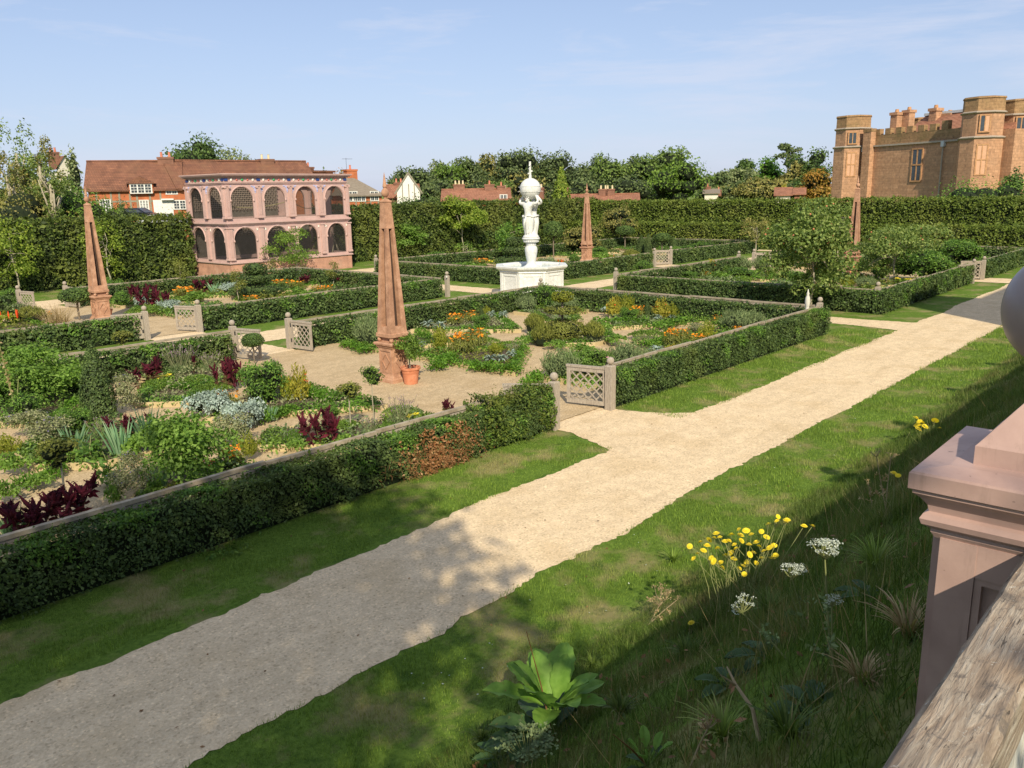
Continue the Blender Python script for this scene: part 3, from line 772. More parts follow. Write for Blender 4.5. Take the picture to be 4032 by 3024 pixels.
A, B = OBU[0] - GW, OBU[0] + GW; A2, B2 = OBU[1] - GW, OBU[1] + GW
post(A - .03, .45 - .4, 'ball-topped post at the rose-covered hedge end, nearest gate opening'); gate(A, .05, -.55, .7, 'gate half hidden behind the rose-covered hedge end')
post(B - .0, .05, 'ball-topped post carrying the large open gate in the middle of the picture'); gate(B, .05, -.22, 1, 'large open lattice gate in the middle of the picture, beside the pathside hedge')
post(A, V1, 'ball-topped post behind the round bush, at the left of the second opening'); gate(A, V1, .28, -1, 'gate seen edge-on behind the small round ball tree')
post(B, V1, 'ball-topped post just left of the nearest obelisk'); gate(B, V1, .1, -1, 'gate standing open against the hedge just left of the nearest obelisk')
post(A, V2, 'tall lone ball-topped post right of the round topiary'); gate(A, V2, -.9, .35, 'gate folded back behind the dark hedge near the left obelisk')
post(B, V2, 'ball-topped post with a white lattice gate left of the aviary beds'); gate(B, V2, -.38, 1, 'pale lattice gate standing open before the aviary beds')
post(A, V3, 'ball-topped post at the far left picture edge'); gate(A, V3, .25, -1, 'far left lattice gate left of the left obelisk')
post(B, V3, 'ball-topped post directly left of the left obelisk'); gate(B, V3, .12, -1, 'narrow gate close behind the round topiary, left of the left obelisk')
post(U2, .45, 'leaning ball-topped corner post where the central bed meets the cross path', rz=.1)
post(U2, V1, 'ball-topped post hidden among roses before the fountain basin')
post(U2, V2, 'ball-topped corner post bearing a small white number tag')
post(U3, .45, 'pale ball-topped corner post above the broad hedge shadow')
post(U3, V1, 'ball-topped corner post right of the fountain basin')
post(U3, V2, 'small ball finial just behind the fountain pedestal foot')
post(U3, V3, 'small far ball-topped post between aviary and nearest obelisk')
post(A2, 0.05, 'ball-topped post at the left of the farthest pathside gate'); gate(A2, .05, -.9, .4, 'far pathside gate leaf folded left behind the hedge')
post(B2, 0.05, 'ball-topped post at the right of the farthest pathside gate'); gate(B2, .05, -.45, .85, 'far pathside gate leaf at the end of the shadowed path')
post(A2, V1, 'ball-topped post left of the far gate beside the fruit tree'); post(B2, V1, 'ball-topped post carrying the small far gate beside the fruit tree'); gate(B2, V1, .67, -.74, 'small far lattice gate left of the big fruit tree')
post(A2, V2, 'left ball finial of the white-framed gate right of the third obelisk'); post(B2, V2, 'right ball-topped post of the white-framed gate right of the third obelisk'); gate(B2, V2, -.67, .74, 'white-framed lattice gate right of the third obelisk')
# number tag on a corner post
tg = MB().box(-.05, .05, -.09, -.086, 0, .1); o = tg.build('number_tag', M['white'], loc=(U2 - .2, V2 - .1, 1.08)); tag(o, 'small white tag board beside a corner post left of the fountain', 'sign')

fence((-26.6, .5), (A, .5), 'weathered rail above the near left hedge, below the dark red flowers')
fence((B + .05, .5), (U2, .5), 'long weathered rail above the hedge right of the large open gate')
fence((-26.6, V1), (A - .1, V1), 'rail above the hedge behind the left flower beds')
fence((B + .1, V1), (U2, V1), 'rail from the nearest obelisk to the fountain')
fence((U2, .55), (U2, V1), 'rail with bare posts at the right end of the central bed', z=1.03)
fence((-26.6, V2 + .5), (A, V2 + .5), 'rail behind the dark hedge in front of the left obelisk')
fence((B, V2 + .5), (U2, V2 + .5), 'rail in front of the aviary flower beds')
fence((B + .05, V3), (U2, V3), 'faint rail along the tall hedge left of the aviary')
fence((U2, V2 + .5), (U2, V3), 'rail running from aviary to fountain')
fence((U3 + .05, .55), (U3 + .05, V1), 'rail left of the big fruit tree')
fence((U3, .5), (A2, .5), 'rail beside the yellow flowers at the far path')
fence((B2, .5), (U4, .5), 'rail beyond the farthest pathside gate')
fence((U3, V1), (A2, V1), 'rail behind the yellow flowers right of the fountain')
fence((B2, V1), (U4, V1), 'pale rail behind the right-hand fruit bushes')
fence((U3, V2 + .5), (A2, V2 + .5), 'rail in front of the third obelisk')
fence((B2, V2 + .5), (U4, V2 + .5), 'rail climbing right from the white-framed gate')
fence((U3 + .05, V2 + .5), (U3 + .05, V3), 'rail left of the fountain statue')
fence((U3, V3), (U4, V3), 'farthest thin rail below the tall hedge')
fence((U4, V2 + .5), (U4, V3), 'thin rail in the far corner')
fence((U4, .5), (U4, V1), 'rail at the far right end of the garden')
# extra white carved post on the near right corner rail
mb = MB(); mb.lathe([(.1, 0), (.095, .5), (.06, .56), (.075, .66), (.1, .8), (.085, .98), (.045, 1.08), (.06, 1.13), (.03, 1.2), (.012, 1.3)], k=12)
o = mb.build('carved_post', M['palestone'], smooth=True, loc=(4.3, .62, .45)); tag(o, 'white carved post rising above the rail left of the leaning corner post', 'post')

# ------------------------------------------------------------------ obelisks
def make_obelisk():
    root = empty('obelisk')
    mb = MB(); mb.sqlathe([(.47, 0), (.47, .1), (.44, .13), (.43, .17), (.39, .22), (.375, .26)]); mb.build('base_moulding', M['obstone'], root)
    mb = MB(); mb.box(-.33, .33, -.33, .33, .26, 1.0)
    for s in (-1, 1):
        for ax in (0, 1):
            def q(u, v, z): return (u, s * v, z) if ax == 0 else (s * v, u, z)
            for a, b in (((-.33, .26), (-.33, 1.0)), ((.33, .26), (.33, 1.0))): mb.beam(q(a[0] * .88, .338, a[1]), q(b[0] * .88, .338, b[1]), .07, .04, up=q(0, 1, 0))
            mb.beam(q(-.26, .34, .30), q(.26, .34, .30), .07, .04, up=q(0, 1, 0)); mb.beam(q(-.26, .34, .965), q(.26, .34, .965), .07, .04, up=q(0, 1, 0))
            D = [q(0, .345, .86), q(.19, .345, .63), q(0, .345, .40), q(-.19, .345, .63)]
            for i in range(4): mb.beam(D[i], D[(i + 1) % 4], .035, .035, up=q(0, 1, 0))
    mb.build('pedestal', M['obstone'], root)
    mb = MB(); mb.sqlathe([(.36, 1.0), (.37, 1.03), (.40, 1.05), (.41, 1.09), (.46, 1.12), (.47, 1.17), (.45, 1.19), (.40, 1.2)]); mb.box(-.27, .27, -.27, .27, 1.2, 1.345)
    mb.build('cornice', M['obstone'], root)
    for sx in (-1, 1):
        for sy in (-1, 1): MB().ball((sx * .31, sy * .31, 1.27), .075, 12, 8).build('ball_foot', M['obstone'], root, smooth=True)
    mb = MB(); mb.sqlathe([(.38, 1.345), (.39, 1.36), (.39, 1.45), (.375, 1.47)])
    mb.build('collar', M['obstone'], root)
    # shaft: four corner strips + recessed panels
    def hw(z): return .355 + (.13 - .355) * (z - 1.47) / (5.25 - 1.47)
    mb = MB(); z0, z1, zc = 1.47, 5.25, 4.55
    zt = 1.66
    for z_a, z_b, inset in ((z0, zt, 0), (zc, z1, 0)):
        mb.sqlathe([(hw(z_a), z_a), (hw(z_b), z_b)])
    cr = MB(); cr.sqlathe([(hw(zt) * .42, zt), (hw(zc) * .42, zc)]); cr.build('shaft_core', M['groove_shade'], root)
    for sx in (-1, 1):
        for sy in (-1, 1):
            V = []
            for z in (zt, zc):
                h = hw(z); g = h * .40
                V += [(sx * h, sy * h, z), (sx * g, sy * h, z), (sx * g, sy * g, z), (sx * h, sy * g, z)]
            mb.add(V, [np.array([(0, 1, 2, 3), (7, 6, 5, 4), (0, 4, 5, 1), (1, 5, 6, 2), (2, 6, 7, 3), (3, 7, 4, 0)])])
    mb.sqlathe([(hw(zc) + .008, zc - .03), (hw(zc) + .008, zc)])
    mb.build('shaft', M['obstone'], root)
    mb = MB(); mb.sqlathe([(.13, 5.25), (.145, 5.27), (.14, 5.3), (.06, 5.36)])
    mb.lathe([(.05, 5.36), (.045, 5.42)], k=12); mb.ball((0, 0, 5.53), .13, 14, 10)
    mb.lathe([(.07, 5.64), (.05, 5.67), (.075, 5.7), (.055, 5.8), (.02, 6.02), (.006, 6.1)], k=12)
    mb.build('finial', M['obstone'], root, smooth=False)
    return root
ob = make_obelisk(); n_ = 0
for (u, v, lb) in ((OBU[0], OBV[0], 'nearest and tallest-looking terracotta obelisk, with a potted shrub at its foot'), (OBU[0], OBV[1], 'left obelisk in front of the tall hedge, beside the round topiary'),
                   (OBU[1], OBV[1], 'smallest far obelisk just right of the white statue'), (OBU[1], OBV[0], 'obelisk rising between the fruit trees below the castle')):
    o = ob if n_ == 0 else copy_tree(ob); n_ += 1
    o.location = (u, v, .03); o.scale = (.88, .88, 1); tag(o, lb, 'obelisk', 'terracotta obelisks at the centre of each quarter')

# ------------------------------------------------------------------ fountain
FC = (8.3, 17.7)
fr = empty('fountain', (FC[0], FC[1], .02), radians(45 - 48 + 22.5), 'white marble octagonal fountain with two figures carrying a globe', 'fountain')
def octo(mb, prof, k=8, ph=0): return mb.lathe(prof, k=k, phase=ph)
mb = MB(); octo(mb, [(2.15, 0), (2.15, .14), (2.0, .16)], cap=True) if 0 else octo(mb, [(2.12, 0), (2.12, .12), (1.98, .14), (1.98, .16)])
mb.build('step', M['marble'], fr)
mb = MB()
# wall ring
def ring(mb, ro, ri, z0, z1, k=8):
    V = []
    for r, z in ((ro, z0), (ro, z1), (ri, z1), (ri, z0)):
        for j in range(k): a = 2 * pi * j / k; V.append((r * cos(a), r * sin(a), z))
    F = [(i * k + j, i * k + (j + 1) % k, ((i + 1) % 4) * k + (j + 1) % k, ((i + 1) % 4) * k + j) for i in range(4) for j in range(k)]
    mb.add(V, np.array(F)); return mb
ring(mb, 1.8, 1.62, .16, 1.34)
for j in range(8):     # corner pilasters and sunk panels with mouldings
    a0, a1 = 2 * pi * j / 8, 2 * pi * (j + 1) / 8
    p0 = np.array((cos(a0), sin(a0), 0)) * 1.8; p1 = np.array((cos(a1), sin(a1), 0)) * 1.8; d = p1 - p0; nn = np.array((cos((a0 + a1) / 2), sin((a0 + a1) / 2), 0))
    for t0, t1 in ((.0, .1), (.9, 1.0)): mb.beam(p0 + d * (t0 + t1) / 2 + (0, 0, .17) + nn * .02, p0 + d * (t0 + t1) / 2 + (0, 0, 1.3) + nn * .02, .14, .05, up=nn)
    for t0, t1 in ((.17, .83),):
        for z in (.38, 1.16): mb.beam(p0 + d * t0 + (0, 0, z) + nn * .012, p0 + d * t1 + (0, 0, z) + nn * .012, .045, .035, up=nn)
        for t in (t0, t1): mb.beam(p0 + d * t + (0, 0, .36) + nn * .012, p0 + d * t + (0, 0, 1.18) + nn * .012, .045, .035, up=nn)
mb.build('basin_wall', M['marble'], fr)
mb = MB(); k = 8
V = []
prof = [(1.82, 1.3), (1.88, 1.34), (1.86, 1.40), (1.96, 1.46), (2.06, 1.54), (2.08, 1.63), (2.04, 1.65), (1.70, 1.65), (1.62, 1.58), (1.6, 1.3)]
octo(mb, prof, ph=0); mb.build('rim', M['marble'], fr)
def water_mat():
    m, nt, out = newmat('water'); bsdf(nt, out, (.32, .42, .42), .06, bump(nt, noise(nt, 5, 3, .5, wpos(nt)), .15, .02), .6)
water_mat()
octo(MB(), [(1.61, 1.30), (1.61, 1.48)]).build('water', M['water'], fr)
mb = MB(); mb.lathe([(.55, 1.4), (.55, 1.5), (.40, 1.56), (.30, 1.62), (.24, 1.7), (.235, 1.78), (.26, 1.9), (.30, 2.1), (.335, 2.3), (.35, 2.44), (.33, 2.55), (.27, 2.64), (.25, 2.66), (.28, 2.68), (.28, 2.72), (.24, 2.74), (.26, 2.78), (.36, 2.84), (.42, 2.91), (.43, 2.96), (.42, 2.99), (.48, 3.0), (.49, 3.05), (.46, 3.09)], k=28)
for j in range(20): a = 2 * pi * j / 20; mb.ball((.38 * cos(a), .38 * sin(a), 2.9), .06, 8, 6)
mb.build('pedestal', M['marble'], fr, smooth=True)
MB().lathe([(.45, 3.09), (.43, 3.16), (.35, 3.26), (.28, 3.38), (.2, 3.5)], k=20).build('rock_mound', M['marble'], fr, smooth=True)

def skin_figure(name, chains, parent, mat, root_idx=0, sub=1):
    """chains: list of lists of (x,y,z,r); shared joints merge by position"""
    verts = []; rad = []; edges = []
    def vid(p):
        for i, v in enumerate(verts):
            if (v - Vector(p[:3])).length < 1e-4: return i
        verts.append(Vector(p[:3])); rad.append(p[3]); return len(verts) - 1
    for ch in chains:
        ids = [vid(p) for p in ch]
        edges += list(zip(ids[:-1], ids[1:]))
    me = bpy.data.meshes.new(name); me.from_pydata(verts, edges, []); me.materials.append(mat)
    ob = bpy.data.objects.new(name, me); col.objects.link(ob); ob.parent = parent
    ob.modifiers.new('Skin', 'SKIN')
    sv = me.skin_vertices[0].data
    for i, r in enumerate(rad): sv[i].radius = (r, r) if not isinstance(r, tuple) else r; sv[i].use_root = False
    sv[root_idx].use_root = True
    ss = ob.modifiers.new('Sub', 'SUBSURF'); ss.levels = 2; ss.render_levels = 2
    for p in me.polygons: p.use_smooth = True
    ob.modifiers['Skin'].use_smooth_shade = True
    return ob
def atlante(ang):
    """standing figure, back to the axis, arms bent up to hold the globe; z feet 4.05, head 5.6"""
    ca, sa = cos(ang), sin(ang)
    K = 1.32
    def zz_(z): return 3.24 + (z - 4.08) * 1.25
    def T(f, s, z, r): return (K * (ca * f - sa * s), K * (sa * f + ca * s), zz_(z), r * 1.3)
    pelvis = T(.16, 0, 4.78, .15)
    ch = [[pelvis, T(.17, 0, 4.98, .135), T(.17, 0, 5.2, .175), T(.15, 0, 5.36, .17), T(.17, 0, 5.47, .07), T(.2, 0, 5.56, .085), T(.21, 0, 5.66, .08)],
          [pelvis, T(.16, .1, 4.68, .12), T(.22, .11, 4.42, .085), T(.18, .1, 4.12, .05), T(.27, .12, 4.08, .045)],
          [pelvis, T(.16, -.1, 4.68, .12), T(.16, -.12, 4.4, .085), T(.16, -.12, 4.12, .05), T(.25, -.13, 4.08, .045)],
          [T(.15, 0, 5.36, .17), T(.14, .21, 5.38, .09), T(.16, .43, 5.42, .062), T(.1, .47, 5.5, .055), T(.05, .36, 5.66, .045), T(.04, .3, 5.76, .05)],
          [T(.15, 0, 5.36, .17), T(.14, -.21, 5.38, .09), T(.16, -.43, 5.42, .062), T(.1, -.47, 5.5, .055), T(.05, -.36, 5.66, .045), T(.04, -.3, 5.76, .05)]]
    def W(f, s_, z): return (K * (ca * f - sa * s_), K * (sa * f + ca * s_), zz_(z))
    fig = skin_figure('figure', ch, fr, M['marble'])
    # drapery
    rng = np.random.RandomState(int(ang * 10) + 2); db = MB(); k = 26; prof = [(.235, 4.86), (.25, 4.78), (.25, 4.6), (.225, 4.4), (.19, 4.22), (.17, 4.1)]
    V = []
    for i, (r, z) in enumerate(prof):
        for j in range(k):
            a = 2 * pi * j / k; rr = r * (1 + (.02 + .035 * i) * sin(a * 9 + i * .35) + .03 * sin(a * 4))
            f, s_ = .15 + rr * .72 * cos(a), rr * 1.0 * sin(a); V.append((K * (ca * f - sa * s_), K * (sa * f + ca * s_), zz_(z + .05 * sin(a + .6))))
    db.add(V, np.array([(i * k + j, i * k + (j + 1) % k, (i + 1) * k + (j + 1) % k, (i + 1) * k + j) for i in range(len(prof) - 1) for j in range(k)]))
    # twisted sash
    P = [W(.15 + .19 * cos(t), .25 * sin(t), 4.87 + .03 * sin(3 * t)) for t in np.linspace(0, 2 * pi, 22)]
    db.tube(P, .04, 7, cap=False)
    db.tube([W(.36, .05, 4.86), W(.4, -.02, 4.6), W(.37, -.05, 4.3)], [.05, .06, .03], 7)
    db.build('drapery', M['marble'], fig, smooth=True)
    # hair and beard, nose
    hb = MB(); rr = rng
    for i in range(26):
        a, b = rr.uniform(-pi, pi), rr.uniform(.1, 1.2); hb.ball(W(.2 + .095 * cos(a) * cos(b), .095 * sin(a) * cos(b), 5.63 + .1 * sin(b)), .032, 6, 4)
    for i in range(9): hb.ball(W(.285 + rr.uniform(-.02, .01), rr.uniform(-.045, .045), 5.53 + rr.uniform(-.05, .03)), .026, 6, 4)
    hb.build('hair_and_beard', M['marble'], fig, smooth=True)
    fb = MB(); fb.ball(W(.298, 0, 5.61), .02, 6, 5, (1, 1, 1.6))
    for s_ in (-1, 1): fb.ball(W(.285, s_ * .032, 5.635), .016, 6, 4)
    fb.build('face', M['marble'], fig, smooth=True)
    # five-fingered hands flat against the globe
    for s_ in (-1, 1):
        hd = MB(); base = np.array(W(.04, s_ * .3, 5.76)); upv = np.array((0, 0, 1.)); fwd = np.array((ca, sa, 0)); out = np.array((-sa * s_, ca * s_, 0))
        for q, lg in zip((-.036, -.018, 0, .018), (.075, .095, .1, .085)):
            p = base + fwd * q * 1.2; hd.tube([p, p + upv * lg * .55 + out * .01, p + upv * lg - out * .0], [.013, .011, .008], 6)
        p = base + fwd * .04; hd.tube([p - upv * .02, p + fwd * .035 + upv * .01, p + fwd * .05 + upv * .045], [.014, .012, .009], 6)
        hd.build('hand', M['marble'], fig, smooth=True)
# fountain root is turned by 25.5 degrees; figures stand left and right of the pedestal axis as seen from the terrace
ANG0 = radians(-42 + 180 + 50 - 25.5)
for i in (0, 1): atlante(ANG0 + i * pi)
g = MB().ball((0, 0, 5.66), .56, 32, 22).build('globe', M['marble'], fr, smooth=True)
zb = MB()
for zz in (5.78, 5.5):
    r = sqrt(max(.01, .57 ** 2 - (zz - 5.66) ** 2)) + .004; zb.tube([(r * cos(t), r * sin(t), zz) for t in np.linspace(0, 2 * pi, 40)], .008, 5, cap=False)
zb.build('raised_band', M['marble'], g)
for j in range(12):
    a = 2 * pi * j / 12; r = .56
    q = np.array((r * cos(a), r * sin(a), 5.66 + (.08 if j % 2 else -.12))); v = q - np.array((0, 0, 5.66)); v /= np.linalg.norm(v)
    MB().tube([q, q + v * .13], [.012, .006], 6).build('nozzle', M['marble'], g)
rs = MB(); rs.tube([(0, 0, 6.18), (.01, 0, 6.4), (-.005, 0, 6.7), (0, 0, 7.07)], [.085, .062, .06, .055], 12)
for j, z in enumerate((6.32, 6.43, 6.55, 6.68, 6.85)):
    a = j * 2.4; rs.tube([(.03 * cos(a), .03 * sin(a), z), (.13 * cos(a), .13 * sin(a), z + .03)], [.045, .04], 9)
rs.build('ragged_staff', M['marble'], fr, smooth=False)

# ------------------------------------------------------------------ aviary
AX0, AX1, AY0, AY1 = 3.75, 14.1, 41.0, 46.25
av = empty('aviary', (AX0, AY0, 0), 0, 'two-storey pink arcaded aviary on a sandstone plinth, studded with coloured jewels', 'aviary')
LX, LY = AX1 - AX0, AY1 - AY0
MB().box(0, LX, 0, LY, 0, .98).build('plinth', M['plinth'], av)
def ringbox(mb, o, z0, z1, inn=.5):
    mb.box(-o, LX + o, -o, inn, z0, z1); mb.box(-o, LX + o, LY - inn, LY + o, z0, z1); mb.box(-o, inn, inn, LY - inn, z0, z1); mb.box(LX - inn, LX + o, inn, LY - inn, z0, z1); return mb
mb = MB()
for o, a, b in ((.02, .98, 1.04), (.10, 1.04, 1.1), (.07, 1.1, 1.15), (.0, 1.15, 1.28)): ringbox(mb, o, a, b)
mb.build('base_cornice', M['avpink'], av)
mb = MB()
for o, a, b in ((-.08, 3.52, 3.60), (-.03, 3.60, 3.68), (.04, 3.68, 3.75), (.1, 3.75, 3.82), (.06, 3.82, 3.88), (-.04, 3.88, 4.1)): ringbox(mb, o, a, b)
mb.build('middle_cornice', M['avpink'], av)
mb = MB()
for o, a, b in ((-.08, 6.35, 6.42), (-.02, 6.42, 6.5), (.03, 6.5, 6.56), (-.06, 6.56, 6.86), (.05, 6.86, 6.92), (.16, 6.92, 6.99), (.24, 6.99, 7.05), (.28, 7.05, 7.12)): ringbox(mb, o, a, b)
mb.build('top_cornice', M['avpink'], av)

def arch_panel(mb, Mx, w, h, ow, spring, t, seg=14):
    """wall bay in local x (along), y (outward -y), z; opening half width ow, round head"""
    c = w / 2; th = h
    def quad(x0, x1, z0, z1): mb.box(x0, x1, 0, t, z0, z1, Mx)
    quad(0, c - ow, 0, h); quad(c + ow, w, 0, h)
    V = []; F = []
    for i in range(seg + 1):
        a = pi - pi * i / seg; x = c + ow * cos(a); z = spring + ow * sin(a)
        V += [(x, 0, z), (x, 0, h), (x, t, h), (x, t, z)]
    for i in range(seg):
        b = i * 4
        F += [(b, b + 4, b + 5, b + 1), (b + 3, b + 2, b + 6, b + 7), (b, b + 3, b + 7, b + 4)]
    mb.add(xf(V, Mx), np.array(F))
    # archivolt
    P = [(c + (ow + .05) * cos(a), -.02, spring + (ow + .05) * sin(a)) for a in np.linspace(pi, 0, 17)]
    mb.tube(xf(P, Mx), .05, 6)
    # small bobbin beads hanging inside the arch
    for a in np.linspace(pi, 0, 30):
        if abs(sin(a)) >= 0: mb.ball(tuple(xf([(c + (ow - .015) * cos(a), .02, spring + (ow - .015) * sin(a))], Mx)[0]), .028, 5, 3)
    for s in (-1, 1): mb.ball(tuple(xf([(c + s * (ow + .02), -.03, spring - .05)], Mx)[0]), .07, 8, 6, (1, 1, 1.4))
    mb.box(c - .07, c + .07, -.07, 0, spring + ow + .0, min(h, spring + ow + .17), Mx)

def pilaster(mb, Mx, x, w, z0, z1, ionic):
    mb.box(x - w / 2, x + w / 2, -.1, 0.002, z0, z1, Mx)
    mb.box(x - w / 2 - .04, x + w / 2 + .04, -.14, -.002, z0 + .001, z0 + .1, Mx); mb.box(x - w / 2 - .02, x + w / 2 + .02, -.12, -.003, z0 + .1, z0 + .16, Mx)
    for k in (-1, 0, 1): mb.box(x + k * w * .3 - w * .09, x + k * w * .3 + w * .09, -.125, -.1, z0 + .2, z1 - .2, Mx)
    mb.box(x - w / 2 - .04, x + w / 2 + .04, -.15, -.003, z1 - .09, z1 - .002, Mx)
    if ionic:
        for s in (-1, 1):
            P = xf([(x + s * (w / 2 + .01), -.17, z1 - .14), (x + s * (w / 2 + .01), 0.0, z1 - .14)], Mx); mb.tube(P, .085, 10)
def side(Mx, n, L_, lower_skip=(), upper_skip=(), front=True, name='arcade'):
    bw = L_ / n
    for lev, (z0, z1, spring, ow) in enumerate(((1.28, 3.52, 2.62, .86), (4.1, 6.35, 5.36, .86))):
        ow_ = min(ow, bw / 2 - .36)
        for i in range(n):
            mb = MB(); T = Mx @ Matrix.Translation((i * bw, 0, z0))
            arch_panel(mb, T, bw, z1 - z0, ow_, spring - z0, .14)
            mb.build('arch_panel', M['avpink'], av)
            net = MB(); c = i * bw + bw / 2
            P = [(c + ow_ * cos(a), .09, spring + ow_ * sin(a)) for a in np.linspace(0, pi, 14)] + [(c - ow_, .09, z0), (c + ow_, .09, z0)]
            net.add(xf(P, Mx), np.array([tuple(range(len(P)))]))
            net.build('bird_netting', M['netting'], av)
            if front:
                for s in (-1, 1):
                    x = c + s * (bw / 2 - .33)
                    if lev == 0:   # star
                        q = [(x + (.1 if k % 2 == 0 else .042) * sin(k * pi / 5), (z1 - .2) + (.1 if k % 2 == 0 else .042) * cos(k * pi / 5)) for k in range(10)]
                        V = [(a, -.03, b) for a, b in q] + [(a, .0, b) for a, b in q]
                        sb = MB().add(xf(V, Mx), [np.array([tuple(range(10))[::-1]]), np.array([(k, (k + 1) % 10, 10 + (k + 1) % 10, 10 + k) for k in range(10)])])
                        sb.build('star', M['jewel_white'], av)
                    else:
                        eb = MB(); X0 = x
                        if s < 0:   # initial R with spray
                            eb.box(X0 - .16, X0 - .10, -.03, 0, z1 - .44, z1 - .06, Mx); eb.box(X0 - .10, X0 + .02, -.03, 0, z1 - .12, z1 - .06, Mx)
                            eb.box(X0 - .04, X0 + .02, -.03, 0, z1 - .25, z1 - .12, Mx); eb.box(X0 - .10, X0 - .04, -.03, 0, z1 - .28, z1 - .22, Mx)
                            eb.beam(xf([(X0 - .08, -.015, z1 - .27)], Mx)[0], xf([(X0 + .0, -.015, z1 - .42)], Mx)[0], .05, .03, up=tuple(Mx.to_3x3() @ Vector((0, 1, 0))))
                            for q in ((.06, -.1), (.12, -.08), (.1, -.14), (.18, -.07)): eb.box(X0 + q[0] - .03, X0 + q[0] + .03, -.025, 0, z1 + q[1] - .03, z1 + q[1] + .03, Mx)
                            eb.box(X0 - .13, X0 - .09, -.025, 0, z1 - .56, z1 - .45, Mx)
                        else:       # framed tablet
                            eb.box(X0 + .03, X0 + .07, -.03, 0, z1 - .42, z1 - .06, Mx); eb.box(X0 + .13, X0 + .17, -.03, 0, z1 - .42, z1 - .06, Mx)
                            eb.box(X0 + .07, X0 + .13, -.03, 0, z1 - .42, z1 - .38, Mx); eb.box(X0 + .07, X0 + .13, -.03, 0, z1 - .10, z1 - .06, Mx)
                            for q in ((-.06, -.1), (-.12, -.08), (-.02, -.17), (-.18, -.07), (.1, -.49)): eb.box(X0 + q[0] - .035, X0 + q[0] + .035, -.025, 0, z1 + q[1] - .035, z1 + q[1] + .035, Mx)
                        eb.build('emblem', M['paleblue'], av)
        for i in range(n + 1):
            mb = MB(); x = i * bw; wd = .3
            x = min(max(x, wd / 2 + .0), L_ - wd / 2 - .0)
            pilaster(mb, Mx, x, wd, z0 - (.0 if lev == 0 else .0), z1, lev == 1)
            mb.build('pilaster', M['avpink'], av)
    if front:
        seq = []
        per = ['jewel_blue', 'jewel_white', 'jewel_red', 'jewel_green', 'jewel_red', 'jewel_white']
        tot = n * 6 + 1
        for k in range(tot):
            m = per[k % 6]; x = .2 + (L_ - .4) * k / (tot - 1); jb = MB()
            if m == 'jewel_blue': jb.box(x - .13, x + .13, .0, .09, 6.63, 6.80, Mx)
            else:
                sc = {'jewel_white': (.085, .06, .115), 'jewel_red': (.07, .06, .085), 'jewel_green': (.1, .07, .1)}[m]
                jb.ball((0, 0, 0), 1, 12, 8, sc); V = jb.V[0]; jb.V[0] = xf(V + (x, .05, 6.71), Mx)
            jb.build('jewel', M[m], av, smooth=(m != 'jewel_blue'))
I4 = Matrix.Identity(4)
side(I4, 4, LX)                                                                     # front
side(Matrix.Translation((0, LY, 0)) @ Matrix.Rotation(-pi / 2, 4, 'Z'), 2, LY)      # left
side(Matrix.Translation((LX, 0, 0)) @ Matrix.Rotation(pi / 2, 4, 'Z'), 2, LY, front=False)   # right
side(Matrix.Translation((LX, LY, 0)) @ Matrix.Rotation(pi, 4, 'Z'), 4, LX, front=False)
# inside back wall panels (open at the last bay of the upper storey)
mb = MB(); mb.box(.3, LX - .3, LY - .32, LY - .2, 1.0, 3.75); mb.box(.3, LX - 3.1, LY - .32, LY - .2, 3.75, 6.5); mb.build('back_boarding', M['avgrey'], av)
mb = MB(); mb.box(.3, LX - .3, .3, LY - .4, .99, 1.03); mb.build('inner_floor', M['soil'], av)
lb = MB(); yb = LY - .36
for z0, z1, x1 in ((4.55, 6.45, LX - 3.1), (2.75, 3.5, LX - 3.1)):
    s = .3
    for k in np.arange(.4 - (z1 - z0), x1, s):
        for sg in (1, -1):
            a = max(k, .35); b = min(k + (z1 - z0), x1)
            if b - a < .1: continue
            za, zb_ = z0 + a - k, z0 + b - k
            if sg < 0: za, zb_ = z1 - (a - k), z1 - (b - k)
            lb.beam((a, yb, za), (b, yb, zb_), .10, .05, up=(0, 1, 0))
lb.build('inner_trellis', M['trellis'], av)
MB().tube([(1.5 + t * 5.6, 3.0, 4.95 - .28 * sin(pi * t) + .25 * t) for t in np.linspace(0, 1, 14)], .03, 6).build('perch_rope', M['rope'], av)
MB().tube([(7.2 + t * 2.6, 2.6, 5.0 - .4 * sin(pi * t)) for t in np.linspace(0, 1, 12)], .025, 6).build('perch_rope', M['rope'], av)
MB().tube([(10.4, 1.6, 1.0), (10.2, 1.8, 2.0), (9.9, 1.9, 2.9)], [.07, .05, .03], 6).tube([(9.6, 1.5, 1.0), (10.1, 1.7, 2.4)], [.05, .03], 6).tube([(3.0, 1.2, 1.05), (3.9, 1.4, 1.5), (4.6, 1.3, 1.3)], [.08, .06, .04], 6).tube([(3.2, 1.6, 1.0), (4.0, 1.8, 1.8)], [.06, .03], 6).build('perch_branch', M['palebark'], av)

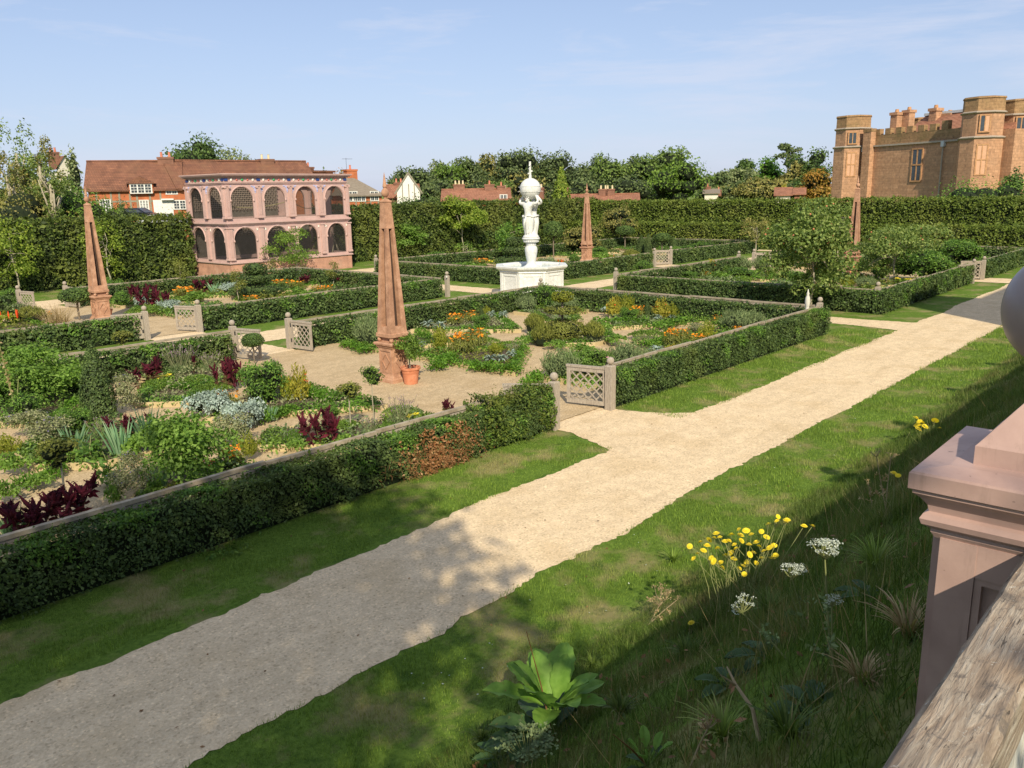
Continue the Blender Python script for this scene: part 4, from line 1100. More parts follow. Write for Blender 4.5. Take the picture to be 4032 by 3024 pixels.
# ------------------------------------------------------------------ castle gatehouse
def castle():
    BL = far(1833, 425, 118); BR = far(2106, 420, 106)       # tower centres
    d = Vector((BR.x - BL.x, BR.y - BL.y, 0)); L_ = d.length; ang = atan2(d.y, d.x)
    root = empty('castle_gatehouse', (BL.x, BL.y, 1.0), ang, 'red sandstone castle gatehouse with octagonal corner towers and battlements', 'castle')
    # local x along the wall from left tower to right tower, -y towards the viewer
    def octa(mb, cx, cy, prof): mb.lathe(prof, (cx, cy, 0), 8, pi / 8)
    H1 = far(1838, 320, 116).z - 1.0; TT = far(1838, 248, 116).z - 1.0
    rt = 2.3
    def tower(cx, cy, top, name='tower', rr=rt):
        t = MB(); octa(t, cx, cy, [(rr, 0), (rr, H1)]); t = t.build(name, M['castle'], root)
        u = MB(); octa(u, cx, cy, [(rr - .12, H1 + .28), (rr - .12, top - 1.75)]); u.build('upper_stage', M['castle'], t)
        s = MB(); octa(s, cx, cy, [(rr + .04, H1), (rr + .2, H1 + .1), (rr + .2, H1 + .18), (rr - .1, H1 + .3)]); s.build('string_course', M['stringstone'], t); s = MB(); octa(s, cx, cy, [(rr - .1, top - 1.77), (rr + .1, top - 1.68), (rr + .1, top - 1.6), (rr - .12, top - 1.5)])
        s.build('string_course', M['stringstone'], t)
        p = MB(); octa(p, cx, cy, [(rr - .12, top - 1.5), (rr - .15, top - .25), (rr - .05, top - .22), (rr - .1, top - .05), (rr - .5, top)]); p.build('parapet', M['castle_top'], t)
        return t
    def window(t, cx, cy, facing, z0, z1, w, blocked=(0, 0, 0, 0), lights=4, r=rt):
        # facing angle local; apothem
        ap = r * cos(pi / 8) + .01; n = np.array((cos(facing), sin(facing), 0)); s = np.array((-sin(facing), cos(facing), 0)); c = np.array((cx, cy, 0)) + n * ap
        f = MB(); up = tuple(n)
        for q in (-w / 2, 0, w / 2): f.beam(c + s * q + (0, 0, z0), c + s * q + (0, 0, z1), .14 if q else .1, .12, up=up)
        rows = [z0, (z0 + z1) / 2, z1] if lights == 4 else [z0, z1]
        for z in rows: f.beam(c - s * (w / 2 + .08) + (0, 0, z), c + s * (w / 2 + .08) + (0, 0, z), .14, .13, up=up)
        f = f.build('window', M['castle_light'], t)
        k = 0
        for zi in range(len(rows) - 1):
            for q in (-w / 4, w / 4):
                b = MB().beam(c + s * q + (0, 0, rows[zi] + .06), c + s * q + (0, 0, rows[zi + 1] - .06), w / 2 - .1, .05, up=up)
                bl = blocked[k]; b.build('blocked_pane' if bl else 'pane', M['orangeboard' if bl else 'pane'], f); k += 1
    # angle facing viewer
    vx, vy = CX - BL.x, CY - BL.y
    T1 = tower(0, 0, TT); T2 = tower(L_, 0, TT + .35, rr=2.2); T3 = tower(L_ + 4.6, -7.2 + 5.5, 15.6, rr=2.6) if 0 else None
    va = atan2(vy, vx) - ang
    fa = [k * pi / 4 for k in range(8)]
    def best(off):
        return min(fa, key=lambda a: abs((a - (va + off) + pi) % (2 * pi) - pi))
    f1 = best(radians(15))
    window(T1, 0, 0, f1, H1 - 3.4, H1 - .55, 1.0, (1, 1, 1, 1)); window(T1, 0, 0, f1, TT - 3.5, TT - 2.1, .95, (0, 0), 2)
    window(T2, L_, 0, f1, H1 - 3.7, H1 - .6, 1.0, (1, 1, 1, 1), r=2.2); window(T2, L_, 0, f1, TT - 3.3, TT - 1.6, .95, (0, 1), 2, r=2.2); window(T2, L_, 0, f1, 1.2, 3.4, 1.4, (1, 1), 2, r=2.2)
    # second right tower, further along the entrance front
    P3 = far(2182, 420, 109); q = Vector((P3.x - BL.x, P3.y - BL.y, 0)); q.rotate(Matrix.Rotation(-ang, 3, 'Z'))
    T3 = tower(q.x, q.y, TT + .1, rr=2.15)
    window(T3, q.x, q.y, f1, H1 - 3.6, H1 - .6, 1.0, (0, 0, 1, 1), r=2.15); window(T3, q.x, q.y, f1, TT - 3.4, TT - 1.8, .95, (0, 0), 2, r=2.15); window(T3, q.x, q.y, f1, 1.2, 3.2, 1.2, (1, 1), 2, r=2.15)
    # wall
    wl = MB(); wl.box(1, L_ - 1, -1.4, .2, 0, H1); wl = wl.build('wall', M['castle'], root); wl.location.y = 1.1
    MB().box(1, L_ - 1, -1.3, .0, H1 + .2, TT - 2.6).build('parapet_wall', M['castle_top'], wl)
    MB().box(1, L_ - 1, -1.62, -1.2, H1, H1 + .2).build('string_course', M['stringstone'], wl)
    nm = 7; mw = (L_ - 7) / nm
    for k in range(nm):
        x = 3.7 + k * mw; MB().box(x, x + mw * .52, -1.32, -.7, TT - 2.65, TT - 1.9 + (.25 if k == nm - 1 else 0)).build('merlon', M['castle_top'], wl)
    MB().box(2.7, 3.9, -1.0, -.2, 0, TT - 2.2).build('buttress', M['castle'], root)
    bt = MB().box(2.66, 3.94, -1.04, -.18, TT - 2.19, TT - 1.8).build('buttress_top', M['castle_top'], root)
    # wall window
    xw = 2.3 + (L_ - 4.6) * .60; f = MB()
    for q_ in (-.7, 0, .7): f.box(xw + q_ - .08, xw + q_ + .08, -1.5, -1.3, H1 - 4.2, H1 - .5)
    for z in (H1 - 4.2, H1 - 2.35, H1 - .55): f.box(xw - .78, xw + .78, -1.52, -1.31, z - .08, z + .08)
    f = f.build('window', M['castle_light'], wl)
    for q_ in (-.35, .35):
        for z in (H1 - 4.1, H1 - 2.25): MB().box(xw + q_ - .27, xw + q_ + .27, -1.46, -1.38, z, z + 1.65).build('pane', M['pane'], f)
    # drainpipes
    for x, y in ((2.5, -1.62), (L_ - 4.2, -1.62)):
        dp = MB().tube([(x, y, 0), (x, y, H1 - .5)], .09, 8).build('drainpipe', M['castle_light' if x < 4 else 'stringstone'], wl); MB().box(x - .2, x + .2, y - .18, y + .18, H1 - .5, H1 + .1).build('hopper', M['lead'], dp)
    # roof and rear range
    rb = MB(); zr = TT - 3.0; V = [(6, 1.5, zr), (L_ + 2, 1.5, zr), (L_ + 2, 5.5, zr + 2.6), (6, 5.5, zr + 2.6), (6, 9.5, zr), (L_ + 2, 9.5, zr)]
    rb.add(V, [np.array([(0, 1, 2, 3), (3, 2, 5, 4)]), np.array([(0, 3, 4), (1, 5, 2)])]); rb.build('roof', M['redtile'], root)
    MB().box(6, L_ + 2, 5.2, 5.7, zr + 2.55, zr + 2.85).build('roof_ridge', M['lead'], root)
    MB().box(0, L_ + 3, 1.2, 10, 0, zr - .05).build('rear_range', M['castle'], root)
    T4 = tower(1.5, 10.5, TT - .2, rr=2.3)
    for px, h in ((1933, 243), (1959, 238), (2016, 234), (2047, 245)):
        P = far(px, 300, 121 if px < 2000 else 116); q = Vector((P.x - BL.x, P.y - BL.y, 0)); q.rotate(Matrix.Rotation(-ang, 3, 'Z'))
        zt = far(px, h, 121 if px < 2000 else 116).z - 1.0
        cb = MB(); cb.box(q.x - .5, q.x + .5, q.y - .5, q.y + .5, zr - .5, zt - .35); cb.box(q.x - .62, q.x + .62, q.y - .62, q.y + .62, zt - .35, zt); cb = cb.build('chimney', M['castle'], root)
        MB().lathe([(.26, 0), (.2, .38)], (q.x, q.y, zt), 10).build('chimney_pot', M['castle_light'], cb)
castle()

# ------------------------------------------------------------------ houses beyond
def house(name, pa, pb, z0, depth, eave, ridge, wallm, roofm, label, cat='house', over=.35, toward=True, hip=False):
    """pa,pb = front wall ends (world xy), depth goes away from the camera"""
    pa = Vector((pa[0], pa[1], 0)); pb = Vector((pb[0], pb[1], 0)); d = pb - pa; L_ = d.length; ang = atan2(d.y, d.x)
    root = empty(name, (pa.x, pa.y, z0), ang, label, cat)
    wb = MB(); wb.box(0, L_, 0, depth, -2.5, eave)
    V = [(0, 0, eave), (0, depth, eave), (0, depth / 2, ridge - .1), (L_, 0, eave), (L_, depth, eave), (L_, depth / 2, ridge - .1)]
    if not hip: wb.add(V, [np.array([(0, 2, 1), (3, 4, 5)])])
    wb.build('wall', wallm, root)
    rb = MB(); t = .14; o = over; hx = depth * .45 if hip else 0
    sl = (ridge - eave) / (depth / 2); ze = eave - o * sl
    for ys, ye in ((-o, depth / 2), (depth + o, depth / 2)):
        n = 14; xs = np.linspace(-o, L_ + o, n); V = []
        for x in xs:
            sag = .06 * sin(x * .7) + .04 * sin(x * 1.9)
            xr = min(max(x, hx - o), L_ + o - hx)
            V += [(x, ys, ze), (xr, ye, ridge + sag), (xr, ye, ridge + sag + t), (x, ys, ze + t)]
        F = []
        for i in range(n - 1):
            b = i * 4; F += [(b, b + 1, b + 5, b + 4), (b + 3, b + 7, b + 6, b + 2), (b, b + 4, b + 7, b + 3)]
        F += [(0, 3, 2, 1), ((n - 1) * 4, (n - 1) * 4 + 1, (n - 1) * 4 + 2, (n - 1) * 4 + 3)]
        rb.add(V, np.array(F))
    if hip:
        rb.add([(-o, -o, ze + t), (-o, depth + o, ze + t), (hx - o, depth / 2, ridge + t)], np.array([(0, 2, 1)])); rb.add([(L_ + o, -o, ze + t), (L_ + o, depth + o, ze + t), (L_ + o - hx, depth / 2, ridge + t)], np.array([(0, 1, 2)]))
    roof = rb.build('roof', roofm, root)
    MB().tube([(-o, depth / 2, ridge + t + .02), (L_ + o, depth / 2, ridge + t + .02)], .12, 6).build('ridge_tiles', roofm, roof) if not hip else None
    return root, roof, L_
def hwin(root, x, z, w, h, nx=3, nz=2, y=0.0):
    f = MB(); f.box(x - w / 2 - .07, x + w / 2 + .07, y - .07, y - .001, z - .08, z); f.box(x - w / 2 - .07, x + w / 2 + .07, y - .07, y - .001, z + h, z + h + .08)
    for k in range(nx + 1): q = x - w / 2 + w * k / nx; f.box(q - .055, q + .055, y - .065, y - .001, z, z + h)
    for k in range(1, nz + 1): q = z + h * k / (nz + 1); f.box(x - w / 2 + .055, x + w / 2 - .055, y - .05, y - .004, q - .022, q + .022)
    for k in range(nx): q = x - w / 2 + w * (k + .5) / nx; f.box(q - .016, q + .016, y - .05, y - .004, z, z + h)
    f = f.build('window', M['white'], root)
    MB().box(x - w / 2, x + w / 2, y - .03, y - .002, z, z + h).build('pane', M['pane'], f); return f
def hdoor(root, x, z, w=.95, h=2.1, hood=False):
    d = MB(); d.box(x - w / 2, x + w / 2, -.07, -.001, z, z + h)
    for a, b in ((.1, .45), (.55, .9)):
        for s in (-1, 1): d.box(x + s * w * .25 - w * .16, x + s * w * .25 + w * .16, -.09, -.07, z + h * a, z + h * b)
    if hood: d.box(x - w / 2 - .15, x + w / 2 + .15, -.5, 0, z + h + .05, z + h + .2)
    d = d.build('door', M['white'], root); MB().ball((x + w * .36, -.11, z + h * .48), .04, 6, 4).build('handle', M['iron'], d)
def chim(roof, x, y, z0, z1, w=.8, d=.6, m='chimbrick', pots=2, pm='chimneypot'):
    c = MB(); c.box(x - w / 2, x + w / 2, y - d / 2, y + d / 2, z0, z1 - .2); c.box(x - w / 2 - .06, x + w / 2 + .06, y - d / 2 - .06, y + d / 2 + .06, z1 - .2, z1)
    c = c.build('chimney', M[m], roof)
    for k in range(pots):
        px = x + (k - (pots - 1) / 2) * w / max(1, pots) ; MB().lathe([(.13, 0), (.11, .45), (.13, .5)], (px, y, z1), 9).build('chimney_pot', M[pm], c)

def pz(x, y, dist): return far(x, y, dist).z
D1 = 92
a = far(196, 460, D1); b = far(392, 462, D1 - 1)
zg = far(360, 464, D1).z
h1, r1, L1 = house('brick_cottage', a, b, zg, 6.5, pz(300, 407, D1) - zg, pz(300, 352, D1 + 3.4) - zg, M['brick'], M['rooftile'], 'long brick and timber cottage row with mottled tiled roof, left of the aviary')
def lx(px, P0=a, dist=D1): p = far(px, 430, dist - .5 * (px - 196) / 196); return (Vector((p.x, p.y, 0)) - Vector((P0.x, P0.y, 0))).length
sc_ = D1 / 1798 * 1.0
def lz(py, px=330): return pz(px, py, D1 - .5) - zg
hwin(h1, lx(311), lz(464 - 8), 58 * .3389 / S * sc_ * 1.55 * 1.0 * .9, lz(433) - lz(456), 3, 3)
hwin(h1, lx(381), lz(452), 1.7, lz(435) - lz(452), 3, 2)
hwin(h1, lx(373), lz(419), 1.0, lz(407.5) - lz(419), 2, 1)
hdoor(h1, lx(342), lz(465), .95, lz(432) - lz(465)); hdoor(h1, lx(363), lz(465), .85, lz(434) - lz(465), True)
hwin(h1, lx(227), lz(455), .9, 1.1, 2, 2)
tb = MB()
for px in (209, 241, 259, 282, 297, 325, 348):
    tb.box(lx(px) - .09, lx(px) + .09, -.03, -.002, lz(466), lz(409))
tb.box(0, L1, -.025, -.004, lz(434) - .08, lz(434) + .08); tb.box(0, L1, -.03, -.003, lz(408) - .05, lz(408) + .1)
tb.build('timber_frame', M['timber'], h1)
dm = MB(); xd = lx(309); zd = lz(417)
dm.box(xd - 1.1, xd + 1.1, -.35, 1.2, zd, lz(396)); dm.build('dormer', M['brick'], h1)
V = [(xd - 1.35, -.5, lz(397)), (xd + 1.35, -.5, lz(397)), (xd, -.5, lz(380)), (xd - 1.35, 2.6, lz(397)), (xd + 1.35, 2.6, lz(397)), (xd, 2.6, lz(380))]
MB().add(V, [np.array([(0, 1, 2), (3, 5, 4)]), np.array([(0, 2, 5, 3), (1, 4, 5, 2)])]).build('dormer_roof', M['rooftile'], h1)
hwin(h1, xd, lz(416), 1.9, lz(398.5) - lz(416), 3, 2, y=-.36)
chim(r1, lx(361), 3.3, r1 and (pz(300, 352, D1 + 3.4) - zg - .6), pz(361, 340, D1 + 3) - zg, 1.5, .9, pots=2)
# attached row with higher roof running behind the aviary
a2_ = far(392, 462, D1 - 1); b2_ = far(690, 462, D1 + 4)
h2, r2_, L2_ = house('tiled_cottage', a2_, b2_, zg, 7, pz(500, 402, D1) - zg, pz(540, 351, D1 + 5) - zg, M['brick'], M['rooftile'], 'cottage row whose long tiled roof shows above the aviary cornice')
chim(r2_, (Vector((far(609, 430, D1 + 2).x, far(609, 430, D1 + 2).y, 0)) - Vector((a2_.x, a2_.y, 0))).length, 3.5, pz(609, 366, D1 + 5) - zg - 1, pz(609, 343, D1 + 5) - zg, 1.5, 1.2, pots=2, pm='creampot')
c_ = far(684, 430, D1 + 9); cr = empty('small_chimney_house', (c_.x, c_.y, zg), radians(10), 'little house behind the aviary showing only a chimney with one red pot', 'house')
MB().box(-2, 3, 0, 4, -2, pz(684, 372, D1 + 9) - zg).build('wall', M['brick'], cr); rr_ = MB().box(-2.2, 3.2, -.2, 4.2, pz(684, 372, D1 + 9) - zg, pz(684, 368, D1 + 9) - zg).build('roof', M['rooftile'], cr)
chim(rr_, 0, 1, pz(684, 370, D1 + 9) - zg, pz(684, 360, D1 + 9) - zg, 1.0, .8, pots=1)
# thatched cottage
D2 = 100
a3 = far(742, 450, D2 + 0); b3 = far(826, 452, D2 + 2); zg3 = far(780, 452, D2).z
h3, r3, L3 = house('thatched_cottage', a3, b3, zg3, 7.5, pz(780, 420, D2) - zg3, pz(790, 374, D2 + 4) - zg3, M['brick'], M['thatch'], 'thatched brick cottage with white windows right of the aviary', hip=True)
def l3(px): p = far(px, 430, D2 + 1); return (Vector((p.x, p.y, 0)) - Vector((a3.x, a3.y, 0))).length
hwin(h3, l3(774), pz(774, 434, D2) - zg3, 1.5, pz(774, 422, D2) - pz(774, 433, D2), 3, 1); hwin(h3, l3(813), pz(813, 433, D2) - zg3, 1.0, 1.0, 2, 1); hwin(h3, l3(752), pz(750, 434, D2) - zg3, 1.2, 1.0, 2, 1)
tb = MB()
for px in (764, 790, 803, 822): tb.box(l3(px) - .08, l3(px) + .08, -.03, -.002, -1, pz(780, 420, D2) - zg3)
tb.box(0, L3, -.028, -.003, pz(780, 436, D2) - zg3, pz(780, 434.5, D2) - zg3); tb.build('timber_frame', M['timber'], h3)
chim(r3, l3(784), 3.2, pz(784, 392, D2 + 3) - zg3, pz(784, 365, D2 + 3) - zg3, 1.3, 1.1, m='brick', pots=1)
ae = MB(); q = l3(783); zt = pz(783, 365, D2 + 3) - zg3
ae.tube([(q - .4, 3.2, zt), (q - .4, 3.2, zt + 1.3)], .02, 4); ae.tube([(q - .9, 3.2, zt + 1.2), (q + .4, 3.2, zt + 1.2)], .015, 4)
for k in range(5): ae.tube([(q - .8 + k * .25, 3.0, zt + 1.2), (q - .8 + k * .25, 3.4, zt + 1.2)], .012, 4)
ae.build('television_aerial', M['iron'], r3)
# small gabled house
D3 = 110
def simple(name, x0, x1, ybase, yeave, yridge, dist, depth, wallm, roofm, label, chs=(), wins=(), hip=False, cdist=None):
    a_ = far(x0, ybase, dist); b_ = far(x1, ybase, dist); zg_ = a_.z - .0
    h_, r_, L_ = house(name, a_, b_, zg_, depth, pz((x0 + x1) / 2, yeave, dist) - zg_, pz((x0 + x1) / 2, yridge, dist + depth / 2) - zg_, M[wallm], M[roofm], label, hip=hip)
    for cx_, cy_, w_, pots, pm in chs:
        p_ = far(cx_, ybase, dist); xx = (Vector((p_.x, p_.y, 0)) - Vector((a_.x, a_.y, 0))).length
        chim(r_, xx, depth / 2, pz(cx_, yridge, dist + depth / 2) - zg_ - 1, pz(cx_, cy_, dist + depth / 2) - zg_, w_, w_ * .7, pots=pots, pm=pm)
    for wx_, wy_, ww, wh in wins:
        p_ = far(wx_, ybase, dist); xx = (Vector((p_.x, p_.y, 0)) - Vector((a_.x, a_.y, 0))).length
        hwin(h_, xx, pz(wx_, wy_, dist) - zg_, ww, wh, 2, 1)
    return h_, r_, L_
h4, r4, L4 = simple('red_roofed_house', 838, 903, 442, 425, 402, D3, 6, 'chimbrick', 'redtile', 'small red-roofed house with a white timbered gable, behind the nearest obelisk tip', chs=((863, 394, 1.2, 2, 'chimneypot'), (872, 398, 1.0, 0, 'chimneypot')))
ga = MB(); ga.add([(L4 - 2.6, -.9, -1), (L4 + .3, -.9, -1), (L4 + .3, -.9, 1.6), (L4 - 1.1, -.9, 3.7), (L4 - 2.6, -.9, 1.6)], [np.array([(0, 1, 2, 3, 4)])]); ga.box(L4 - 2.6, L4 + .3, -.88, .1, -1, 1.5)
ga = ga.build('gable', M['white'], h4); gt = MB()
for x_ in (-1.9, -1.1, -.4): gt.box(L4 + x_ - .06, L4 + x_ + .06, -.93, -.905, -1, 2.5)
gt.beam((L4 - 2.9, -1, 1.3), (L4 - 1.1, -1, 3.9), .18, .12, up=(0, 1, 0)); gt.beam((L4 + .6, -1, 1.3), (L4 - 1.1, -1, 3.9), .18, .12, up=(0, 1, 0)); gt.build('gable_timbers', M['timber'], h4)
simple('long_low_house', 958, 1100, 442, 432, 411, 112, 7, 'brick', 'redtile', 'long low red-tiled house with four chimneys left of the statue', chs=((992, 398, 1.5, 3, 'creampot'), (1059, 398, 1.3, 1, 'chimneypot'), (1085, 401, 1.1, 1, 'chimneypot'), (1094, 408, .8, 1, 'creampot')), wins=((1088, 438, .9, 1.0),))
simple('far_cottage', 1216, 1378, 448, 440, 422, 118, 7, 'brick', 'redtile', 'red-tiled roof with paired chimneys around the smallest obelisk', chs=((1218, 405, 1.0, 1, 'chimneypot'), (1303, 408, 1.3, 2, 'creampot'), (1318, 408, 1.3, 2, 'creampot')))
p_ = far(1184, 420, 125); tw = empty('brick_chimney_house', (p_.x, p_.y, p_.z - 3), .6, 'house behind the statue of which a chimney with red and cream pots shows', 'house')
MB().box(-3, 2, 0, 5, -1, 2.2).build('wall', M['brick'], tw); rf = MB().prism([(-3.2, -.2), (2.2, -.2), (2.2, 5.2), (-3.2, 5.2)], 2.2, 2.5).build('roof', M['redtile'], tw); chim(rf, 0, 1, 2.4, 4.0, 1.2, .8, pots=3, pm='creampot')
simple('pale_roofed_house', 1522, 1551, 424, 418, 411, 150, 7, 'render', 'thatch', 'tiny pale-roofed house in front of the distant trees', chs=((1528, 403, 1.0, 1, 'chimneypot'), (1552, 410, 1.0, 1, 'chimneypot')))
simple('pink_roofed_house', 1676, 1707, 428, 422, 408, 140, 8, 'render', 'redtile', 'distant house with a broad dull red roof left of the castle')
simple('gabled_house', 1716, 1736, 428, 420, 409, 140, 6, 'redtile', 'redtile', 'distant pair of red-tiled gables nearest the castle')
simple('hidden_house', 1772, 1790, 420, 412, 404, 150, 6, 'brick', 'redtile', 'red gable peeping out beside the castle wall', chs=((1778, 398, .9, 1, 'chimneypot'),))
# white gabled house at the left
p0_ = far(128, 400, 112); p1_ = far(170, 402, 113)
wd = empty('white_gabled_house', (p0_.x, p0_.y, p0_.z - 2), atan2(p1_.y - p0_.y, p1_.x - p0_.x), 'white rendered gable end among the trees at the left', 'house')
W_ = (Vector(p1_) - Vector(p0_)).to_2d().length; zt_ = pz(150, 340, 114) - p0_.z + 2; ze_ = pz(170, 366, 114) - p0_.z + 2
wb = MB(); wb.add([(0, 0, -3), (W_, 0, -3), (W_, 0, ze_), (W_ * .42, 0, zt_), (0, 0, ze_ * .98)], [np.array([(0, 1, 2, 3, 4)])]); wb.box(0, W_, .002, 1.5, -3, ze_ - .3); wb.build('wall', M['render'], wd)
V = [(-.3, -.2, ze_ - .1), (W_ * .42, -.2, zt_ + .1), (W_ * .42, 1.7, zt_ + .1), (-.3, 1.7, ze_ - .1), (W_ + .3, -.2, ze_ - .1), (W_ + .3, 1.7, ze_ - .1)]
rf = MB().add(V, np.array([(0, 1, 2, 3), (1, 4, 5, 2)])).build('roof', M['rooftile'], wd)
chim(rf, W_ * .12, 1, ze_, pz(138, 331, 116) - p0_.z + 2, 1.0, .8, pots=2); hwin(wd, W_ * .42, zt_ - 3.2, 1.0, 1.0, 2, 1)

# ------------------------------------------------------------------ parked cars
def car(px, py, dist, az, paint, label):
    p = far(px, py, dist); root = empty('parked_car', (p.x, p.y, p.z - 1.45), az, label, 'car', None)
    prof = [(-2.1, .35), (-2.15, .75), (-2.0, .95), (-1.5, 1.02), (-.95, 1.42), (.55, 1.45), (1.25, 1.0), (2.0, .88), (2.15, .6), (2.1, .35)]
    def ext(mb, pr, y0, y1, inset=0):
        n = len(pr); V = [(x, y0 + (inset if z > 1.05 else 0), z) for x, z in pr] + [(x, y1 - (inset if z > 1.05 else 0), z) for x, z in pr]
        mb.add(V, [np.array([tuple(range(n))]), np.array([tuple(range(2 * n - 1, n - 1, -1))]), np.array([(i, n + i, n + (i + 1) % n, (i + 1) % n) for i in range(n)])])
    b = MB(); ext(b, prof, -.85, .85, .14); b.build('body', M[paint], root)
    g = MB()
    for s in (-1, 1): g.add([(-1.3, s * .858, 1.06), (1.05, s * .858, 1.06), (.5, s * .725, 1.38), (-.9, s * .725, 1.36)], np.array([(0, 1, 2, 3)]))
    g.add([(1.29, -.68, 1.03), (1.29, .68, 1.03), (.62, .62, 1.43), (.62, -.62, 1.43)], np.array([(0, 1, 2, 3)])); g.add([(-1.53, -.68, 1.05), (-1.53, .68, 1.05), (-1.02, .62, 1.41), (-1.02, -.62, 1.41)], np.array([(0, 1, 2, 3)]))
    g.build('window', M['pane'], root)
    for x in (-1.35, 1.35):
        for y in (-.78, .78):
            w_ = MB().tube([(x, y - .1, .33), (x, y + .1, .33)], .33, 18).build('wheel', M['rubber'], root); MB().tube([(x, y - .11, .33), (x, y + .11, .33)], .2, 12).build('rim', M['lead'], w_)
    for y in (-.6, .6): MB().box(2.05, 2.17, y - .18, y + .18, .62, .76).build('headlight', M['white'], root)
car(292, 449, 84, radians(-55), 'carblack', 'dark parked car in front of the brick cottages, mostly hidden by the hedge')
car(351, 463, 80, radians(-50), 'carwhite', 'pale parked car before the cottage doors, only its roof showing')

# ------------------------------------------------------------------ trees beyond the garden
def ftree(x, ytop, wpx, dist, mat, label, name='tree', ybase=425, seed=None, L=None, n=2600, group=None, lobes=16, trunk=.08, lobe=.36, **k):
    p = far(x, ybase, dist); zb = float(gz(p.x, p.y)); top = pz(x, ytop, dist); m = dist / (FPX / S)
    return tree(name, p.x, p.y, zb, top - zb, wpx * m / 2 * 1.12, mat, label, group, n=n, L=L or dist * .0032, trunk=trunk, lobes=lobes, seed=seed or int(x), lobe=lobe, cat='tree', low=.95, **k)
# tree line behind the middle of the garden: x, top, width, dist, material, what it is
TL = [(895, 362, 76, 135, 'farleaf', 'small dark tree behind the red-roofed house'),
      (868, 372, 50, 142, 'farleaf', 'low dark tree between the thatched roof and the obelisk tip'),
      (930, 368, 60, 140, 'farleaf', 'rounded dark tree right of the white gable'),
      (955, 347, 60, 150, 'farpale', 'thin pale tree with bare russet tops'),
      (982, 352, 70, 138, 'mid', 'bushy green tree behind the long low house chimneys'),
      (1015, 340, 80, 140, 'farleaf', 'green tree above the left end of the long low house'),
      (1048, 334, 70, 150, 'farolive', 'olive-tinged tree between two greener ones'),
      (1075, 336, 60, 155, 'farpale', 'light feathery tree left of the biggest rounded tree'),
      (1120, 320, 112, 140, 'farleaf', 'biggest rounded tree, directly behind the statue staff'),
      (1160, 352, 60, 150, 'farolive', 'dull olive tree just right of the statue globe'),
      (1206, 329, 76, 145, 'farleaf', 'dark pointed tree behind the yellow conifer'),
      (1255, 357, 60, 140, 'farleaf', 'dark low tree right of the yellow conifer'),
      (1285, 338, 66, 155, 'farleaf', 'tree above the paired cream chimney pots'),
      (1322, 335, 76, 150, 'farbright', 'mid-green tree right of the paired chimneys'),
      (1360, 338, 70, 155, 'farleaf', 'grey-green tree left of the bright domed tree'),
      (1398, 336, 70, 150, 'farbright', 'light green tree overlapping the domed tree'),
      (1448, 319, 120, 150, 'farbright', 'bright green domed tree, tallest of the right-hand group'),
      (1456, 343, 122, 122, 'mid', 'large dark round tree standing close behind the tall hedge'),
      (1545, 372, 60, 175, 'farleaf', 'small tree above the tiny pale-roofed house'),
      (1575, 364, 56, 185, 'farpale', 'distant grey tree in the gap right of the domed tree'),
      (1604, 345, 48, 190, 'dark', 'dark narrow-topped tree on the skyline of the gap'),
      (1632, 366, 50, 180, 'farpale', 'pale distant tree between two darker crowns'),
      (1658, 340, 54, 170, 'bright', 'vivid green tree with a pointed top near the castle'),
      (1648, 384, 92, 150, 'farolive', 'low spreading olive tree in front of the vivid green tree'),
      (1592, 392, 70, 155, 'farleaf', 'low dark tree in the gap beside the tiny house'),
      (1750, 323, 84, 160, 'dark', 'big dark round tree immediately left of the castle'),
      (1712, 352, 44, 158, 'farolive', 'thin-crowned grey tree under the lone pine'),
      (1762, 368, 62, 145, 'autumn', 'brown-tinged tree touching the castle wall'),
      (2196, 366, 50, 88, 'dark', 'dark tree cut off by the right edge beside the castle')]
for i, (x, yt, wp, dd, mt_, lb) in enumerate(TL):
    ftree(x, yt, wp, dd, mt_, lb, seed=100 + i, n=3600 if wp > 70 else 2200, lobes=30 if wp > 70 else 20, group='trees beyond the tall hedge', name='broadleaf_tree')
# lower scrub filling behind the hedge
for i, (x, yt, wp, dd, mt_, lb) in enumerate([(915, 398, 60, 118, 'farleaf', 'dark scrub below the white gable'), (940, 385, 90, 125, 'farleaf', 'low tree mass left of the long low house'), (1035, 385, 120, 128, 'farleaf', 'scrub just behind the long low roof'), (1135, 372, 90, 130, 'farolive', 'bushy undergrowth behind the globe'),
     (1250, 385, 100, 128, 'farleaf', 'undergrowth behind the smallest obelisk'), (1340, 378, 130, 130, 'farleaf', 'undergrowth right of the smallest obelisk'), (1530, 396, 60, 160, 'farleaf', 'scrub behind the tiny pale-roofed house'), (1700, 398, 70, 150, 'farleaf', 'scrub between the dull red roofs'), (1735, 385, 60, 150, 'dark', 'dark scrub under the big tree by the castle'), (1005, 392, 110, 132, 'farolive', 'olive scrub above the long low roof ridge'), (1085, 388, 90, 134, 'farbright', 'leafy scrub left of the globe'), (1190, 395, 80, 132, 'farleaf', 'scrub at the foot of the yellow conifer'), (1300, 396, 120, 134, 'farbright', 'scrub behind the paired chimney pots'), (1400, 380, 110, 134, 'farleaf', 'scrub at the foot of the domed tree'), (1570, 400, 90, 165, 'farolive', 'scrub filling the skyline gap'), (1625, 402, 80, 165, 'farleaf', 'scrub below the vivid green tree'), (875, 395, 60, 125, 'farolive', 'scrub beside the white timbered gable'), (465, 340, 60, 120, 'farleaf', 'scrub between the two trees over the cottage roof')]):
    ftree(x, yt, wp, dd, mt_, lb, seed=200 + i, n=1500, lobes=18, name='scrub_tree', trunk=.02, group='scrub between hedge and trees')
